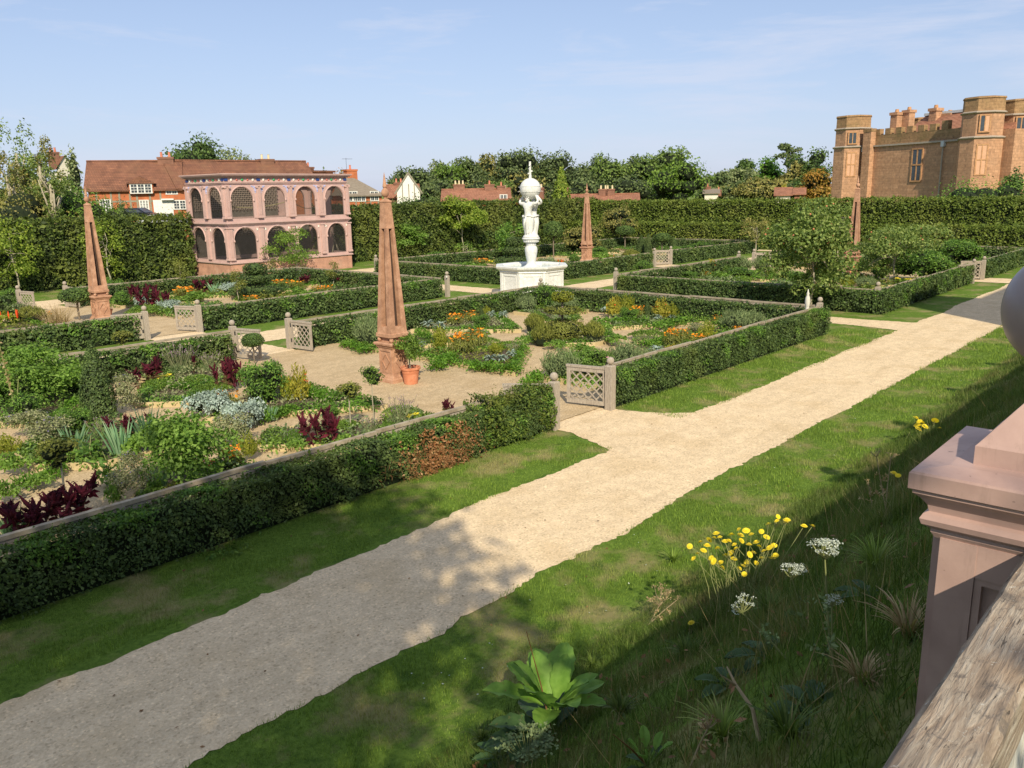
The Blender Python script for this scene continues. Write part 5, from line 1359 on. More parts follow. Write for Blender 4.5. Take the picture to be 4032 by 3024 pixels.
# bramble bank over the hedge in the middle, brambles at left
def bush(x, ytop, wpx, dist, mat, label, name='bush', n=1800, ybase=None, seed=1, L=None, group=None, dz=0, depth=None, lobes=12, z=None):
    p = far(x, ybase or 440, dist); zb = float(gz(p.x, p.y)) if z is None else z; top = pz(x, ytop, dist); m = dist / (FPX / S)
    return tree(name, p.x, p.y, zb, top - zb, wpx * m / 2, mat, label, group, n=n, L=L or dist * .0026, trunk=.0, lobes=lobes, seed=seed, lobe=.38, cat='bush', depth=depth, low=.9, nb=3)
bush(900, 421, 260, 81, 'dark', 'long dark bramble mass spilling over the tall hedge top behind the nearest obelisk', seed=301, n=6000, lobes=34, depth=2.5, L=.2)
bush(1060, 432, 140, 86, 'dark', 'bramble mass below the long low house', seed=302, n=2500, depth=2.5, L=.2)
bush(2120, 384, 160, 84, 'rose', 'bright green shrub in front of the castle tower', seed=303, n=3500, lobes=20, L=.2)
bush(60, 396, 190, 66, 'farolive', 'brown-green thicket at the left edge above the tall hedge', seed=304, n=4200, lobes=26, L=.18)
bush(150, 388, 130, 68, 'rose', 'sunlit green thicket left of the brick cottage', seed=305, n=3600, lobes=24, L=.18)
bush(205, 420, 130, 67, 'mid', 'green shrub mass below the cottage at the left obelisk tip', seed=306, n=3000, lobes=20, L=.18)
bush(250, 440, 90, 72, 'farleaf', 'dull shrub in front of the cottage windows', seed=307, n=1800, L=.18)
bush(258, 428, 50, 76, 'farleaf', 'upright shrub against the cottage wall', seed=308, n=900, L=.16)
# loose trees at the left
ftree(48, 266, 110, 74, 'appleleaf', 'tall open-branched tree at the left edge against the sky', seed=401, n=5200, lobes=34, lobe=.22, core=False, trunk=.2, bark='palebark', nb=26, L=.2, name='open_tree')
ftree(95, 298, 70, 72, 'farolive', 'slender half-bare tree right of the tall open one', seed=402, n=2600, lobes=18, lobe=.18, core=False, trunk=.35, bark='palebark', nb=24, L=.18, name='open_tree')
ftree(112, 332, 70, 66, 'appleleaf', 'pale forked tree with bare limbs in front of the white gable', seed=403, n=2400, lobes=18, lobe=.18, core=False, trunk=.4, bark='palebark', nb=24, L=.16, name='open_tree')
ftree(20, 330, 66, 68, 'farolive', 'brownish thin tree at the very left edge', seed=404, n=3200, lobes=18, lobe=.2, core=False, trunk=.25, bark='palebark', nb=16, L=.18, name='open_tree')
ftree(170, 318, 22, 110, 'farpale', 'thin poplar-like tree behind the white gable', seed=405, n=700, trunk=.2, name='slender_tree')
ftree(150, 330, 40, 118, 'farpale', 'faint small tree over the white gable', seed=406, n=700, trunk=.2, name='slender_tree')
ftree(430, 291, 104, 112, 'dark', 'large round dark tree behind the cottage roofs', seed=407, n=4200, lobes=30, trunk=.1, L=.36, name='broadleaf_tree')
ftree(516, 320, 76, 122, 'farpale', 'pale feathery tree right of the large dark one', seed=408, n=2200, lobes=22, core=False, trunk=.1, name='broadleaf_tree')
ftree(695, 362, 26, 125, 'farleaf', 'small tree behind the roof chimney right of the aviary', seed=409, n=600, name='broadleaf_tree')
ftree(748, 366, 60, 120, 'autumn', 'twiggy dark-red tree behind the thatched roof', seed=410, n=900, core=False, name='broadleaf_tree', nb=14)
ftree(30, 345, 120, 78, 'mid', 'leafy green tree filling the left edge behind the open tree', seed=411, n=3600, lobes=26, L=.22, trunk=.05, name='broadleaf_tree')
ftree(92, 372, 110, 80, 'farolive', 'bushy tree below the slender half-bare one', seed=412, n=3000, lobes=24, L=.22, trunk=.03, name='broadleaf_tree')
# yellow conifer
def conifer(x, ytop, wpx, dist, mat, label, n=2200, seed=1):
    rng = np.random.RandomState(seed); p = far(x, 430, dist); zb = float(gz(p.x, p.y)); H = pz(x, ytop, dist) - zb; Rr = wpx * dist / (FPX / S) / 2
    root = empty('conifer', (p.x, p.y, zb), 0, label, 'tree')
    t = rng.uniform(0, 1, n) ** .8; a = rng.uniform(0, 2 * pi, n); r = 1.15 * Rr * np.clip(t * 1.25, 0, 1) ** .75 * (1 + .12 * np.sin(a * 5 + t * 20))
    P = np.c_[r * np.cos(a), r * np.sin(a), H * (1 - t)]
    MB().leaves(P, np.c_[np.cos(a), np.sin(a), np.full(n, .5)], dist * .0028, rng=rng, tilt=.4).build('crown', M[mat], root)
    MB().lathe([(Rr * .85, 0), (Rr * .8, H * .3), (Rr * .4, H * .7), (.02, H * .97)], k=12).build('inner_shade', M['core'], root)
    MB().tube([(0, 0, 0), (0, 0, H * .9)], [.25, .03], 6).build('trunk', M['bark'], root)
conifer(1213, 362, 50, 108, 'youngleaf', 'yellow-green conical tree between the statue and the smallest obelisk', 3000)
conifer(1692, 398, 20, 146, 'yellow_leaf', 'tiny golden conifer by the distant red roof', 300, 2)
# lone pine: bare trunks with flat clumps
p = far(1697, 425, 165); H = pz(1695, 311, 165) - float(gz(p.x, p.y)); m_ = 165 / (FPX / S)
pr = empty('pine_tree', (p.x, p.y, float(gz(p.x, p.y))), YAW * -1, 'tall thin pine with a flat tuft above a bare trunk, left of the castle', 'tree')
tb = MB().tube([(0, 0, 0), (.3, 0, H * .5), (-.2, 0, H * .97)], [.35, .25, .1], 7); lf = MB(); rng = np.random.RandomState(3)
for dx, dy, rx, n in ((-8, 5, 11, 260), (4, 12, 9, 160), (-6, 22, 9, 150), (14, 24, 9, 130), (3, 36, 10, 170), (22, 12, 6, 60), (-20, 24, 6, 50)):
    c = np.array((dx * m_, 0, H - dy * m_)); v = rng.normal(0, 1, (n, 3)); v /= np.linalg.norm(v, axis=1)[:, None]
    lf.leaves(c + v * (rx * m_, rx * m_, rx * m_ * .45), v + (0, 0, .4), .5, rng=rng); tb.tube([(0, 0, H - dy * m_ - .8), tuple(c)], [.1, .04], 5)
lf.build('crown', M['farleaf'], pr); tb.build('trunk', M['palebark'], pr)

# ------------------------------------------------------------------ terrace: piers, rail, pales
def pier_mesh(root, ball=True):
    w_ = .2
    mb = MB(); mb.box(-w_, w_, -w_, w_, -2.2, .0)
    mb.build('shaft', M['pierpaint'], root)
    fr_ = MB()
    for s in (-1, 1):
        for ax in (0, 1):
            def q(u, z): return (u, s * (w_ + .008), z) if ax == 0 else (s * (w_ + .008), u, z)
            up_ = (0, 1, 0) if ax == 0 else (1, 0, 0)
            for u in (-w_ + .045, w_ - .045): fr_.beam(q(u, -2.2), q(u, .0), .09, .03, up=up_)
            fr_.beam(q(-w_ + .09, -.045), q(w_ - .09, -.045), .09, .026, up=up_)
            for u in (-w_ + .1, w_ - .1): fr_.beam(q(u, -2.2), q(u, -.09), .018, .02, up=up_)
            fr_.beam(q(-w_ + .1, -.1), q(w_ - .1, -.1), .018, .02, up=up_)
    fr_.build('panel_frame', M['pierpaint'], root)
    cp = MB(); prof = [(.215, -.005), (.225, .012), (.225, .022), (.245, .036), (.25, .052), (.243, .066), (.232, .072), (.236, .09), (.252, .112), (.268, .126), (.268, .134), (.278, .14), (.278, .182), (.274, .188), (.2, .2)]
    cp.sqlathe(prof); cp.build('cap', M['pierpaint'], root)
    pd = MB(); pd.sqlathe([(.155, .197), (.155, .25), (.148, .258), (.06, .375)]); pd.lathe([(.06, .365), (.045, .39), (.042, .43), (.055, .46)], k=20)
    pd.build('pedestal_block', M['pierpaint'], root)
    MB().ball((0, 0, .605), .16, 40, 26).build('ball_finial', M['balpaint'], root, smooth=True)
PX, PY, PZ, RZ = -23.965, -11.575, 4.575, 4.60
pier = empty('balustrade_pier', (PX, PY, PZ)); pier_mesh(pier)
tag(pier, 'pink panelled pier with moulded cap and ball, at the right edge', 'pier', 'painted piers along the terrace balustrade')
for k in (1, 2, 3, 4, 5, 6, -1, -2):
    o = copy_tree(pier); o.location.x = PX + 4.36 * k
    o['label'] = 'pink terrace pier outside the picture, its ball casting a round shadow'
def railing(x0, x1, label, group=None):
    root = empty('timber_balustrade', ((x0 + x1) / 2, PY - .062, RZ), 0, label, 'balustrade', group); h = (x1 - x0) / 2
    n = 60; xs = np.linspace(-h, h, n); prof = [(-.062, -.13), (.062, -.13), (.064, -.01), (.052, .004), (-.052, .004), (-.064, -.01)]
    rg = np.random.RandomState(4); V = []
    for x in xs:
        for y, z in prof: V.append((x, y + rg.normal(0, .0009), z + rg.normal(0, .0009)))
    F = [(i * 6 + a, i * 6 + 6 + a, i * 6 + 6 + (a + 1) % 6, i * 6 + (a + 1) % 6) for i in range(n - 1) for a in range(6)]
    rl = MB().add(V, [np.array(F), np.array([tuple(range(6))]), np.array([tuple(range(6 * n - 1, 6 * n - 7, -1))])]); rl.build('handrail', M['oldwood'], root)
    pb = MB()
    x = -h + .06
    while x < h:
        pb.box(x - .046, x + .046, -.012, .012, -.95, -.131); x += .1
    pb.box(-h, h, -.03, .03, -1.0, -.88); pb.build('pales', M['palestone'], root)
for k in range(-2, 6):
    a_, b_ = PX + 4.36 * (k - 1) + .21, PX + 4.36 * k - .21
    railing(a_, b_, 'rough weathered oak handrail with knots and lichen in the lower right corner' if k == 0 else 'weathered handrail between terrace piers outside the picture', None if k == 0 else 'terrace handrails outside the picture')

# big trees on the terrace behind the viewer (their shade lies over the lower left)
tree('terrace_tree', -32.8, -15.2, 3.5, 12.5, 4.5, 'mid', 'tree on the terrace behind the viewer shading the lower left of the path', n=8000, L=.38, trunk=.34, lobes=38, seed=501, lobe=.34, core=False)
tree('terrace_tree', -38.5, -16.5, 3.5, 12.5, 4.6, 'mid', 'second tree on the terrace behind the viewer, farther left', n=9500, L=.38, trunk=.3, lobes=38, seed=502, lobe=.34, core=False)
0 and tree('terrace_tree', -33.8, -20.5, 3.5, 15.5, 3.4, 'mid', 'tall tree behind the viewer dappling the near hedge', n=2200, L=.3, trunk=.5, lobes=20, seed=503, lobe=.28)
tree('pier_shade_shrub', -26.75, -14.65, 3.7, 3.35, .55, 'mid', 'unseen narrow shrub added behind the viewer to shade the pier', n=900, L=.1, trunk=.0, lobes=12, seed=504, cat='bush')  # added out of view only to cast shade on the pier shaft
# ruined keep behind the terrace, casting the broad shadow at the far end of the path
kp = empty('castle_keep', (2.9, -14, 3.5), 0, 'sandstone keep outside the picture that throws the broad shadow over the far path', 'castle')
MB().box(0, 4.2, -6, 0, -3, 10.3).build('wall', M['castle'], kp); MB().box(4.2, 26, -9, -1.5, -3, 9.4).build('wall', M['castle'], kp)

# ------------------------------------------------------------------ raised beds
HALF = [(-1.75, 7.2), (-19.2, 7.2), (-1.75, 28.0), (-19.2, 28.0), (18.5, 7.2), (35.8, 7.2), (18.5, 28.0), (35.8, 28.0)]
HN = ['the central plot', 'the near left plot', 'the plot before the aviary', 'the far left plot', 'the plot under the fruit tree', 'the far right plot', 'the plot behind the fountain', 'the farthest plot']
def bed_polys(cx, cy):
    o = []
    a, b, w_ = 6.2, 6.1, .55
    tri = [(-a, 2.6), (-a, -2.6), (-2.55, 0)]
    for k, nm in enumerate(('left', 'near', 'right', 'far')):
        T = pi / 2 * k; o.append((nm + ' triangular bed', [(x * cos(T) - y * sin(T), x * sin(T) + y * cos(T)) for x, y in tri]))
    L_ = [(-a, b), (-a, 3.7), (-5.2, 3.7), (-3.0, 2.1), (-2.0, 3.1), (-3.7, 5.1), (-3.7, b)]
    for k, nm in enumerate(('far left', 'near left', 'near right', 'far right')):
        T = pi / 2 * k; o.append((nm + ' corner bed', [(x * cos(T) - y * sin(T), x * sin(T) + y * cos(T)) for x, y in L_]))
    o.append(('round middle bed', [(1.75 * cos(t), 1.75 * sin(t)) for t in np.arange(8) * pi / 4 + pi / 8]))
    return [(n, [(cx + x, cy + y) for x, y in p]) for n, p in o]
def inframe(x, y, mx=60):
    dx, dy = x - CX, y - CY; d = dx * sin(YAW) + dy * cos(YAW); r = dx * cos(YAW) - dy * sin(YAW)
    return d > 2 and abs(r / d) < .66
brng = np.random.RandomState(77)
def strip_leaves(mb, P0, P1, w_, h, dens, L, rng, z0=.12, mat=None):
    P0 = np.array(P0, float); P1 = np.array(P1, float); ln = np.linalg.norm(P1 - P0); n = int(ln * dens)
    if n < 1: return
    t = rng.uniform(0, 1, n); d = (P1 - P0) / max(ln, 1e-6); q = np.array((-d[1], d[0]))
    u = rng.normal(0, .5, n).clip(-1, 1)
    # clumps
    cl = .5 + .5 * np.sin(t * ln * 3.1 + P0[0]) * np.sin(t * ln * 1.3 + 2)
    z = z0 + h * (1 - u * u) * rng.uniform(.3, 1, n) * (.55 + .6 * cl)
    P = np.c_[P0[0] + d[0] * t * ln + q[0] * u * w_, P0[1] + d[1] * t * ln + q[1] * u * w_, z]
    mb.leaves(P, np.c_[q[0] * u, q[1] * u, np.full(n, .9)], L, rng=rng, tilt=.45)
for hi, (cx, cy) in enumerate(HALF):
    near = hi in (0, 1); mid_ = hi in (2, 4)
    for bi, (nm, poly) in enumerate(bed_polys(cx, cy)):
        mx = np.mean([p[0] for p in poly]); my = np.mean([p[1] for p in poly])
        if not inframe(mx, my): continue
        root = empty('raised_bed', (mx, my, .03), 0, 'board-edged soil bed, the %s of %s' % (nm, HN[hi]), 'flower bed')
        lp = [(x - mx, y - my) for x, y in poly]
        MB().prism(lp, 0, .10).build('soil', M['soil'], root)
        bb = MB(); n = len(lp)
        for i in range(n):
            p, q = np.array(lp[i]), np.array(lp[(i + 1) % n]); d = (q - p) / np.linalg.norm(q - p)
            bb.beam((*(p - d * .0), .075), (*(q + d * .0), .075), .045, .15)
        bb.build('edging_board', M['board'], root)
        # leafy edging inside the boards
        kind = brng.choice(['bright', 'rose', 'mid', 'dark']) if not near else ('bright' if bi in (0, 1, 3, 5, 6, 8) else 'mid')
        if hi == 1: kind = 'bright' if bi in (2, 3) else ('rose' if bi % 2 else 'mid')
        em = MB(); dn = 330 if near else (110 if mid_ else 70); Lf = .085 if near else .14
        for i in range(n):
            p, q = np.array(lp[i]), np.array(lp[(i + 1) % n])
            if hi in (0, 1) and (bi + i) % 5 == 3: continue
            inn = -p / (np.linalg.norm(p) + .01) * .22; in2 = -q / (np.linalg.norm(q) + .01) * .22
            strip_leaves(em, p + inn, q + in2, .32, .24, dn, Lf, brng, .08)
        e = tag(em.build('edging_plants', M[kind], root), kind='stuff')
        # low mixed cover over part of the soil
        area = MB(); xs = [p[0] for p in lp]; ys = [p[1] for p in lp]
        N_ = 3200 if near else (1500 if mid_ else 1000); P = np.c_[brng.uniform(min(xs), max(xs), N_), brng.uniform(min(ys), max(ys), N_)]
        ins = np.zeros(N_, bool)
        for i in range(n):
            x1, y1 = lp[i]; x2, y2 = lp[(i + 1) % n]
            c = ((y1 > P[:, 1]) != (y2 > P[:, 1])) & (P[:, 0] < (x2 - x1) * (P[:, 1] - y1) / (y2 - y1 + 1e-9) + x1); ins ^= c
        P = P[ins]; nz = np.sin(P[:, 0] * 2.1 + hi) * np.sin(P[:, 1] * 2.6 + bi); P = P[nz > (-.6 if hi == 0 else -.8)]
        if len(P):
            nz = np.sin(P[:, 0] * 4.1 + hi) * np.sin(P[:, 1] * 3.6 + bi) + .5 * np.sin(P[:, 0] * 9 + bi); z = .1 + brng.uniform(0, 1, len(P)) * np.clip(.12 + (.12 if hi == 0 else .28) * nz, .08, .6); area.leaves(np.c_[P, z], np.tile((0, 0, 1.), (len(P), 1)), Lf * 1.1, rng=brng, tilt=.7)
            o = tag(area.build('low_plants', M[['olive', 'mid', 'grey_green', 'lavleaf', 'dark'][(bi + hi) % 5]], root), kind='stuff')

# ------------------------------------------------------------------ plants
PROT = {}
def proto(kind, var):
    key = (kind, var)
    if key in PROT: return copy_tree(PROT[key])
    rng = np.random.RandomState(hash(kind) % 1000 if 0 else sum(map(ord, kind)) * 7 + var * 131)
    root = empty(kind)
    def fol(c, r, nl, n, L, mat, name='foliage', lobe=.42, core=True, tilt=.6, low=.5, up=.3):
        P, N, cs = crown(rng, c, r, nl, n, L, lobe=lobe, squash_low=low, up=up)
        P[:, 2] = np.maximum(P[:, 2], .02)
        MB().leaves(P, N, L, rng=rng, tilt=tilt).build(name, M[mat], root)
        if core: core_mesh(MB(), cs).build('inner_shade', M['core'], root, smooth=True)
        return P, N, cs
    def flowers(P, r, mat, name='flower', k=8):
        mb = MB(); few = len(P) <= 40
        for p in P:
            if few: mb = MB()
            nv = np.array((rng.normal(0, .35), rng.normal(0, .35), 1)); nv /= np.linalg.norm(nv)
            a = rng.uniform(0, pi); x = np.cross(nv, (cos(a), sin(a), 0)); x /= np.linalg.norm(x); y = np.cross(nv, x)
            V = [p + nv * r * .15]; 
            for j in range(k): t = 2 * pi * j / k; V.append(p + (x * cos(t) + y * sin(t)) * r * (1 if j % 2 else .8))
            mb.add(V, np.array([(0, j + 1, (j + 1) % k + 1) for j in range(k)]))
            if few: mb.build(name, M[mat], root)
        if not few: tag(mb.build('flowers', M[mat], root), kind='stuff')
    def stems(P, Q, r, mat, name='stems'):
        mb = MB()
        for p, q in zip(P, Q): mb.tube([p, (np.array(p) + q) / 2 + rng.normal(0, .02, 3), q], r, 4, cap=False)
        mb.build(name, M[mat], root)
    def spikes(n, rad, h, L, W, mat, lean=.5, name='foliage', hv=.3):
        """upright twigs covered in narrow leaves (rosemary, lavender)"""
        a = rng.uniform(0, 2 * pi, n); q = np.sqrt(rng.uniform(0, 1, n)); m = 12
        bx, by = rad * .35 * q * np.cos(a), rad * .35 * q * np.sin(a)
        tx, ty = rad * q * np.cos(a), rad * q * np.sin(a); hh = h * np.sqrt(np.clip(1 - .75 * q * q, .1, 1)) * rng.uniform(1 - hv, 1.05, n)
        Ps = []; Ns = []
        for k in range(m):
            t = (k + rng.uniform(0, 1, n)) / m; t = .12 + .88 * t
            P = np.c_[bx + (tx - bx) * t ** .8, by + (ty - by) * t ** .8, hh * t]; Ps.append(P + rng.normal(0, .015, P.shape))
            Ns.append(np.c_[np.cos(a) + rng.normal(0, .8, n), np.sin(a) + rng.normal(0, .8, n), np.full(n, .1)])
        P = np.concatenate(Ps); N = np.concatenate(Ns)
        MB().leaves(P, N, L, W, rng=rng, tilt=.2, up=1.6).build(name, M[mat], root)
        return np.c_[tx, ty, hh]
    if kind == 'rosemary_bush':
        spikes(210, .55, .72, .11, .022, 'grey_green'); core_mesh(MB(), [(np.array((0, 0, .22)), np.array((.36, .36, .28)))]).build('inner_shade', M['core'], root)
    elif kind == 'clipped_rosemary':
        spikes(260, .45, .5, .09, .026, 'olive', hv=.1); core_mesh(MB(), [(np.array((0, 0, .15)), np.array((.34, .34, .24)))]).build('inner_shade', M['core'], root)
    elif kind == 'rose_bush':
        P, N, cs = fol((0, 0, .55), (.6, .6, .58), 18, 5200 if var == 2 else 2600, .06 if var == 2 else .075, 'sunrose' if var else 'rose', low=.7, core=(var != 2), up=.6)
        if var == 1: flowers(P[rng.choice(len(P), 3)] + (0, 0, .05), .06, 'pink')
    elif kind == 'dark_bush':
        fol((0, 0, .5), (.55, .55, .52), 22, 3600, .065, 'rose', low=.8, lobe=.34)
    elif kind == 'leafy_clump':
        fol((0, 0, .16), (.3, .3, .2), 8, 420, .085, 'sunrose' if var == 0 else 'rose', core=False)
    elif kind == 'yellow_spire_plant':
        tips = spikes(70, .32, .85, .10, .03, 'yellowgreen' if var == 0 else 'yellow_leaf', hv=.4)
        if var == 1: flowers(tips[:8], .035, 'redflower')
    elif kind == 'santolina_mound':
        P, N, cs = fol((0, 0, .16), (.5, .5, .26), 12, 2400, .06, 'silver', core=True, low=.3, up=.6)
    elif kind == 'cardoon':
        mb = MB(); n = 34
        for k in range(n):
            a = rng.uniform(0, 2 * pi); l = rng.uniform(.25, .42); el = rng.uniform(.3, 1.3); w_ = .035
            t = np.linspace(0, 1, 6); x = l * t * np.cos(el * (1 - .2 * t)); z = .18 + l * np.sin(el) * t * 1.1 - .28 * t ** 2.2 * l / .3 * .6
            cx_, cy_ = np.cos(a), np.sin(a); wd = w_ * np.sin(np.clip(t, .08, .97) * pi) ** .6
            A = np.c_[x * cx_ - cy_ * wd, x * cy_ + cx_ * wd, z]; B = np.c_[x * cx_ + cy_ * wd, x * cy_ - cx_ * wd, z]; C = np.c_[x * cx_, x * cy_, z - .015]
            V = np.concatenate([A, C, B]); F = [(i, i + 1, i + 7, i + 6) for i in range(5)] + [(i + 6, i + 7, i + 13, i + 12) for i in range(5)]
            mb.add(V, np.array(F))
        mb.build('foliage', M['silver_blue'], root); MB().tube([(0, 0, 0), (0, 0, .22)], .03, 6).build('stem', M['stalk'], root)
    elif kind == 'marigolds':
        P, N, cs = fol((0, 0, .15), (.5, .4, .22), 12, 900, .07, 'olive', core=False, low=.3)
        n = 34 if var == 0 else 18; a = rng.uniform(0, 2 * pi, n); q = np.sqrt(rng.uniform(0, 1, n))
        T = np.c_[.48 * q * np.cos(a), .4 * q * np.sin(a), rng.uniform(.28, .45, n)]
        stems(T * (1, 1, .2), T, .006, 'stalk'); flowers(T, .066, 'orange')
    elif kind == 'red_flowers':
        P, N, cs = fol((0, 0, .15), (.35, .3, .2), 8, 500, .06, 'rose', core=False, low=.3); n = 12
        a = rng.uniform(0, 2 * pi, n); q = np.sqrt(rng.uniform(0, 1, n)); T = np.c_[.33 * q * np.cos(a), .3 * q * np.sin(a), rng.uniform(.3, .45, n)]
        stems(T * (1, 1, .2), T, .006, 'stalk'); flowers(T, .045, 'redflower')
    elif kind == 'yellow_flowers':
        P, N, cs = fol((0, 0, .1), (.3, .25, .14), 8, 380, .06, 'mid', core=False, low=.3); n = 11
        a = rng.uniform(0, 2 * pi, n); q = np.sqrt(rng.uniform(0, 1, n)); T = np.c_[.3 * q * np.cos(a), .2 * q * np.sin(a), rng.uniform(.2, .3, n)]
        flowers(T, .06, 'yellow')
    elif kind == 'amaranth':
        # stems with red leaves and drooping dark crimson plumes
        ns = 5 if var < 2 else 1; sm_ = MB(); lv = MB()
        for s_ in range(ns):
            a = rng.uniform(0, 2 * pi); b = np.array((.16 * cos(a), .16 * sin(a), 0)) * (ns > 1); h = rng.uniform(.5, .8) if ns > 1 else .75
            top = b * 1.8 + np.array((rng.normal(0, .05), rng.normal(0, .05), h)); sm_.tube([b, (b + top) / 2, top], [.018, .015, .01], 5)
            n = 16; t = rng.uniform(.2, .8, n); lv.leaves(b + (top - b) * t[:, None], np.c_[rng.normal(0, 1, n), rng.normal(0, 1, n), np.full(n, .4)], .19, .09, rng=rng, tilt=.5)
            pl = MB(); nb = 11
            for k in range(nb):
                aa = rng.uniform(0, 2 * pi); st = b + (top - b) * rng.uniform(.6, 1); l = rng.uniform(.12, .3); dr = rng.uniform(-.1, .18)
                t = np.linspace(0, 1, 7)[:, None]; P = st + np.array((cos(aa) * .6, sin(aa) * .6, .9)) * l * t - np.array((0, 0, 1)) * dr * t ** 2
                rr = np.array([.012, .022, .028, .028, .024, .016, .006]) * 1.2; pl.tube(P, rr, 6)
                q = rng.randint(0, 7, 26); nn = rng.normal(0, 1, (26, 3)); nn /= np.linalg.norm(nn, axis=1)[:, None]; pl.leaves(P[q] + nn * .02, nn, .05, .02, rng=rng, tilt=.3)
            pl.build('plume', M['crimson'], root)
        lv.build('foliage', M['crimson_leaf' if var != 1 else 'crimson'], root); sm_.build('stems', M['crimson_leaf'], root)
    elif kind == 'iris_clump':
        mb = MB(); n = 26
        for k in range(n):
            f = rng.uniform(-1, 1); bx = f * .16; by = rng.normal(0, .05); h = rng.uniform(.4, .62); t = np.linspace(0, 1, 5); w_ = .026 * (1 - t ** 3) + .001
            x = bx + f * .3 * t ** 1.3; z = h * t - .05 * t ** 3; y = by + by * t * 2
            V = np.concatenate([np.c_[x - w_, y + 0 * t, z], np.c_[x + w_, y + .004 + 0 * t, z]]); mb.add(V, np.array([(i, i + 1, i + 6, i + 5) for i in range(4)]))
        mb.build('foliage', M['iris'], root)
    elif kind == 'lavender':
        tips = spikes(90, .36, .32, .08, .012, 'grey_green', hv=.4); n = 60
        a = rng.uniform(0, 2 * pi, n); q = rng.uniform(.2, 1, n); B_ = np.c_[.2 * q * np.cos(a), .2 * q * np.sin(a), np.full(n, .15)]; T = np.c_[.5 * q * np.cos(a), .5 * q * np.sin(a), rng.uniform(.45, .7, n)]
        stems(B_, T, .004, 'lavleaf'); P = np.concatenate([T - (T - B_) * f for f in (0, .04, .08, .12)]); MB().leaves(P, np.tile((0, 0, 1.), (len(P), 1)), .04, .016, rng=rng, up=1.5).build('flowers', M['mauve'], root)
    elif kind == 'borage_mound':
        P, N, cs = fol((0, 0, .35), (.4, .4, .38), 14, 2000, .05, 'lavleaf', core=False, low=.6); flowers(P[rng.choice(len(P), 60)] + N[:60] * .0, .022, 'purple', k=5)
    elif kind == 'topiary_ball':
        v = rng.normal(0, 1, (2600, 3)); v /= np.linalg.norm(v, axis=1)[:, None]; v[:, 2] = np.where(v[:, 2] < -.6, -v[:, 2], v[:, 2])
        MB().leaves(np.array((0, 0, 1.0)) + v * (.42, .42, .33) * (1 + .04 * np.sin(v[:, :1] * 9)), v, .055, rng=rng, tilt=.5).build('crown', M['dark'], root)
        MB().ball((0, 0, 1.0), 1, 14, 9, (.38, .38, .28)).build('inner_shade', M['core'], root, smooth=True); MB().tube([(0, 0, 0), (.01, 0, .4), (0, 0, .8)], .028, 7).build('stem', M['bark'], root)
    elif kind == 'standard_tree':
        P, N, cs = fol((0, 0, 1.1), (.26, .26, .22), 12, 800, .05, 'olive' if var else 'mid', core=True, low=.9)
        MB().tube([(0, 0, 0), (.01, .01, .5), (0, 0, 1.0)], .013, 6).build('stem', M['palebark'], root)
    elif kind == 'clipped_cone':
        n = 4200; t = rng.uniform(0, 1, n) ** .7; a = rng.uniform(0, 2 * pi, n); r = .36 * np.sin(np.clip(t * 1.2 + .02, 0, 1) * pi / 2) * (1 + .06 * np.sin(a * 4 + 9 * t))
        MB().leaves(np.c_[r * np.cos(a), r * np.sin(a), 1.7 * (1 - t)], np.c_[np.cos(a), np.sin(a), np.full(n, .4)], .06, rng=rng, tilt=.5).build('crown', M['hedge'], root)
        MB().lathe([(.3, 0), (.31, .3), (.26, .8), (.12, 1.4), (.01, 1.6)], k=14).build('inner_shade', M['core'], root, smooth=True)
    elif kind == 'tiered_topiary':
        for z, r, h, mat, n in ((.36, .62, .30, 'olive', 3400), (1.0, .52, .09, 'olive', 1400), (1.42, .3, .16, 'yellowgreen' if var == 0 else 'olive', 900)) if var == 0 else ((.3, .7, .26, 'hedge', 3400), (.85, .42, .2, 'hedge', 1500), (1.3, .3, .24, 'hedge', 1200)):
            v = rng.normal(0, 1, (n, 3)); v /= np.linalg.norm(v, axis=1)[:, None]
            s_ = np.sign(v) * np.abs(v) ** .75
            MB().leaves(np.array((0, 0, z)) + s_ * (r, r, h) * (1 + .05 * np.sin(7 * v[:, :1] + z)), v + (0, 0, .2), .06, rng=rng, tilt=.5).build('tier', M[mat], root)
            MB().ball((0, 0, z), 1, 14, 8, (r * .88, r * .88, h * .85)).build('inner_shade', M['core'], root, smooth=True)
        MB().tube([(0, 0, 0), (0, 0, 1.35)], .035, 7).build('stem', M['bark'], root)
    elif kind == 'thyme_mat':
        n = 2400; a = rng.uniform(0, 2 * pi, n); q = np.sqrt(rng.uniform(0, 1, n)) * (1 + .12 * np.sin(a * 5 + var)); P = np.c_[.6 * q * np.cos(a), .45 * q * np.sin(a), .06 + .1 * (1 - q ** 3) * rng.uniform(.5, 1, n)]
        MB().leaves(P, np.tile((0, 0, 1.), (n, 1)), .045, rng=rng, tilt=.6).build('foliage', M['mid' if var == 0 else 'rose'], root)
        if var == 1: flowers(P[rng.choice(n, 70)] + (0, 0, .03), .022, 'mauve', k=5)
    elif kind == 'strawberry_patch':
        n = 900; P = np.c_[rng.uniform(-1, 1, n), rng.normal(0, .16, n), rng.uniform(.05, .22, n)]; P[:, 2] *= (.6 + .5 * np.sin(P[:, 0] * 9) ** 2)
        MB().leaves(P, np.c_[rng.normal(0, .3, n), rng.normal(0, .3, n), np.ones(n)], .1, rng=rng, tilt=.45).build('foliage', M['bright'], root)
    elif kind == 'mallow':
        fol((0, 0, .35), (.32, .32, .36), 9, 160, .16, 'rose', core=False, low=.9, tilt=.4); MB().tube([(0, 0, 0), (.05, 0, .5), (-.05, .02, .95)], [.015, .012, .006], 5).build('stems', M['stalk'], root)
    elif kind == 'hollyhock':
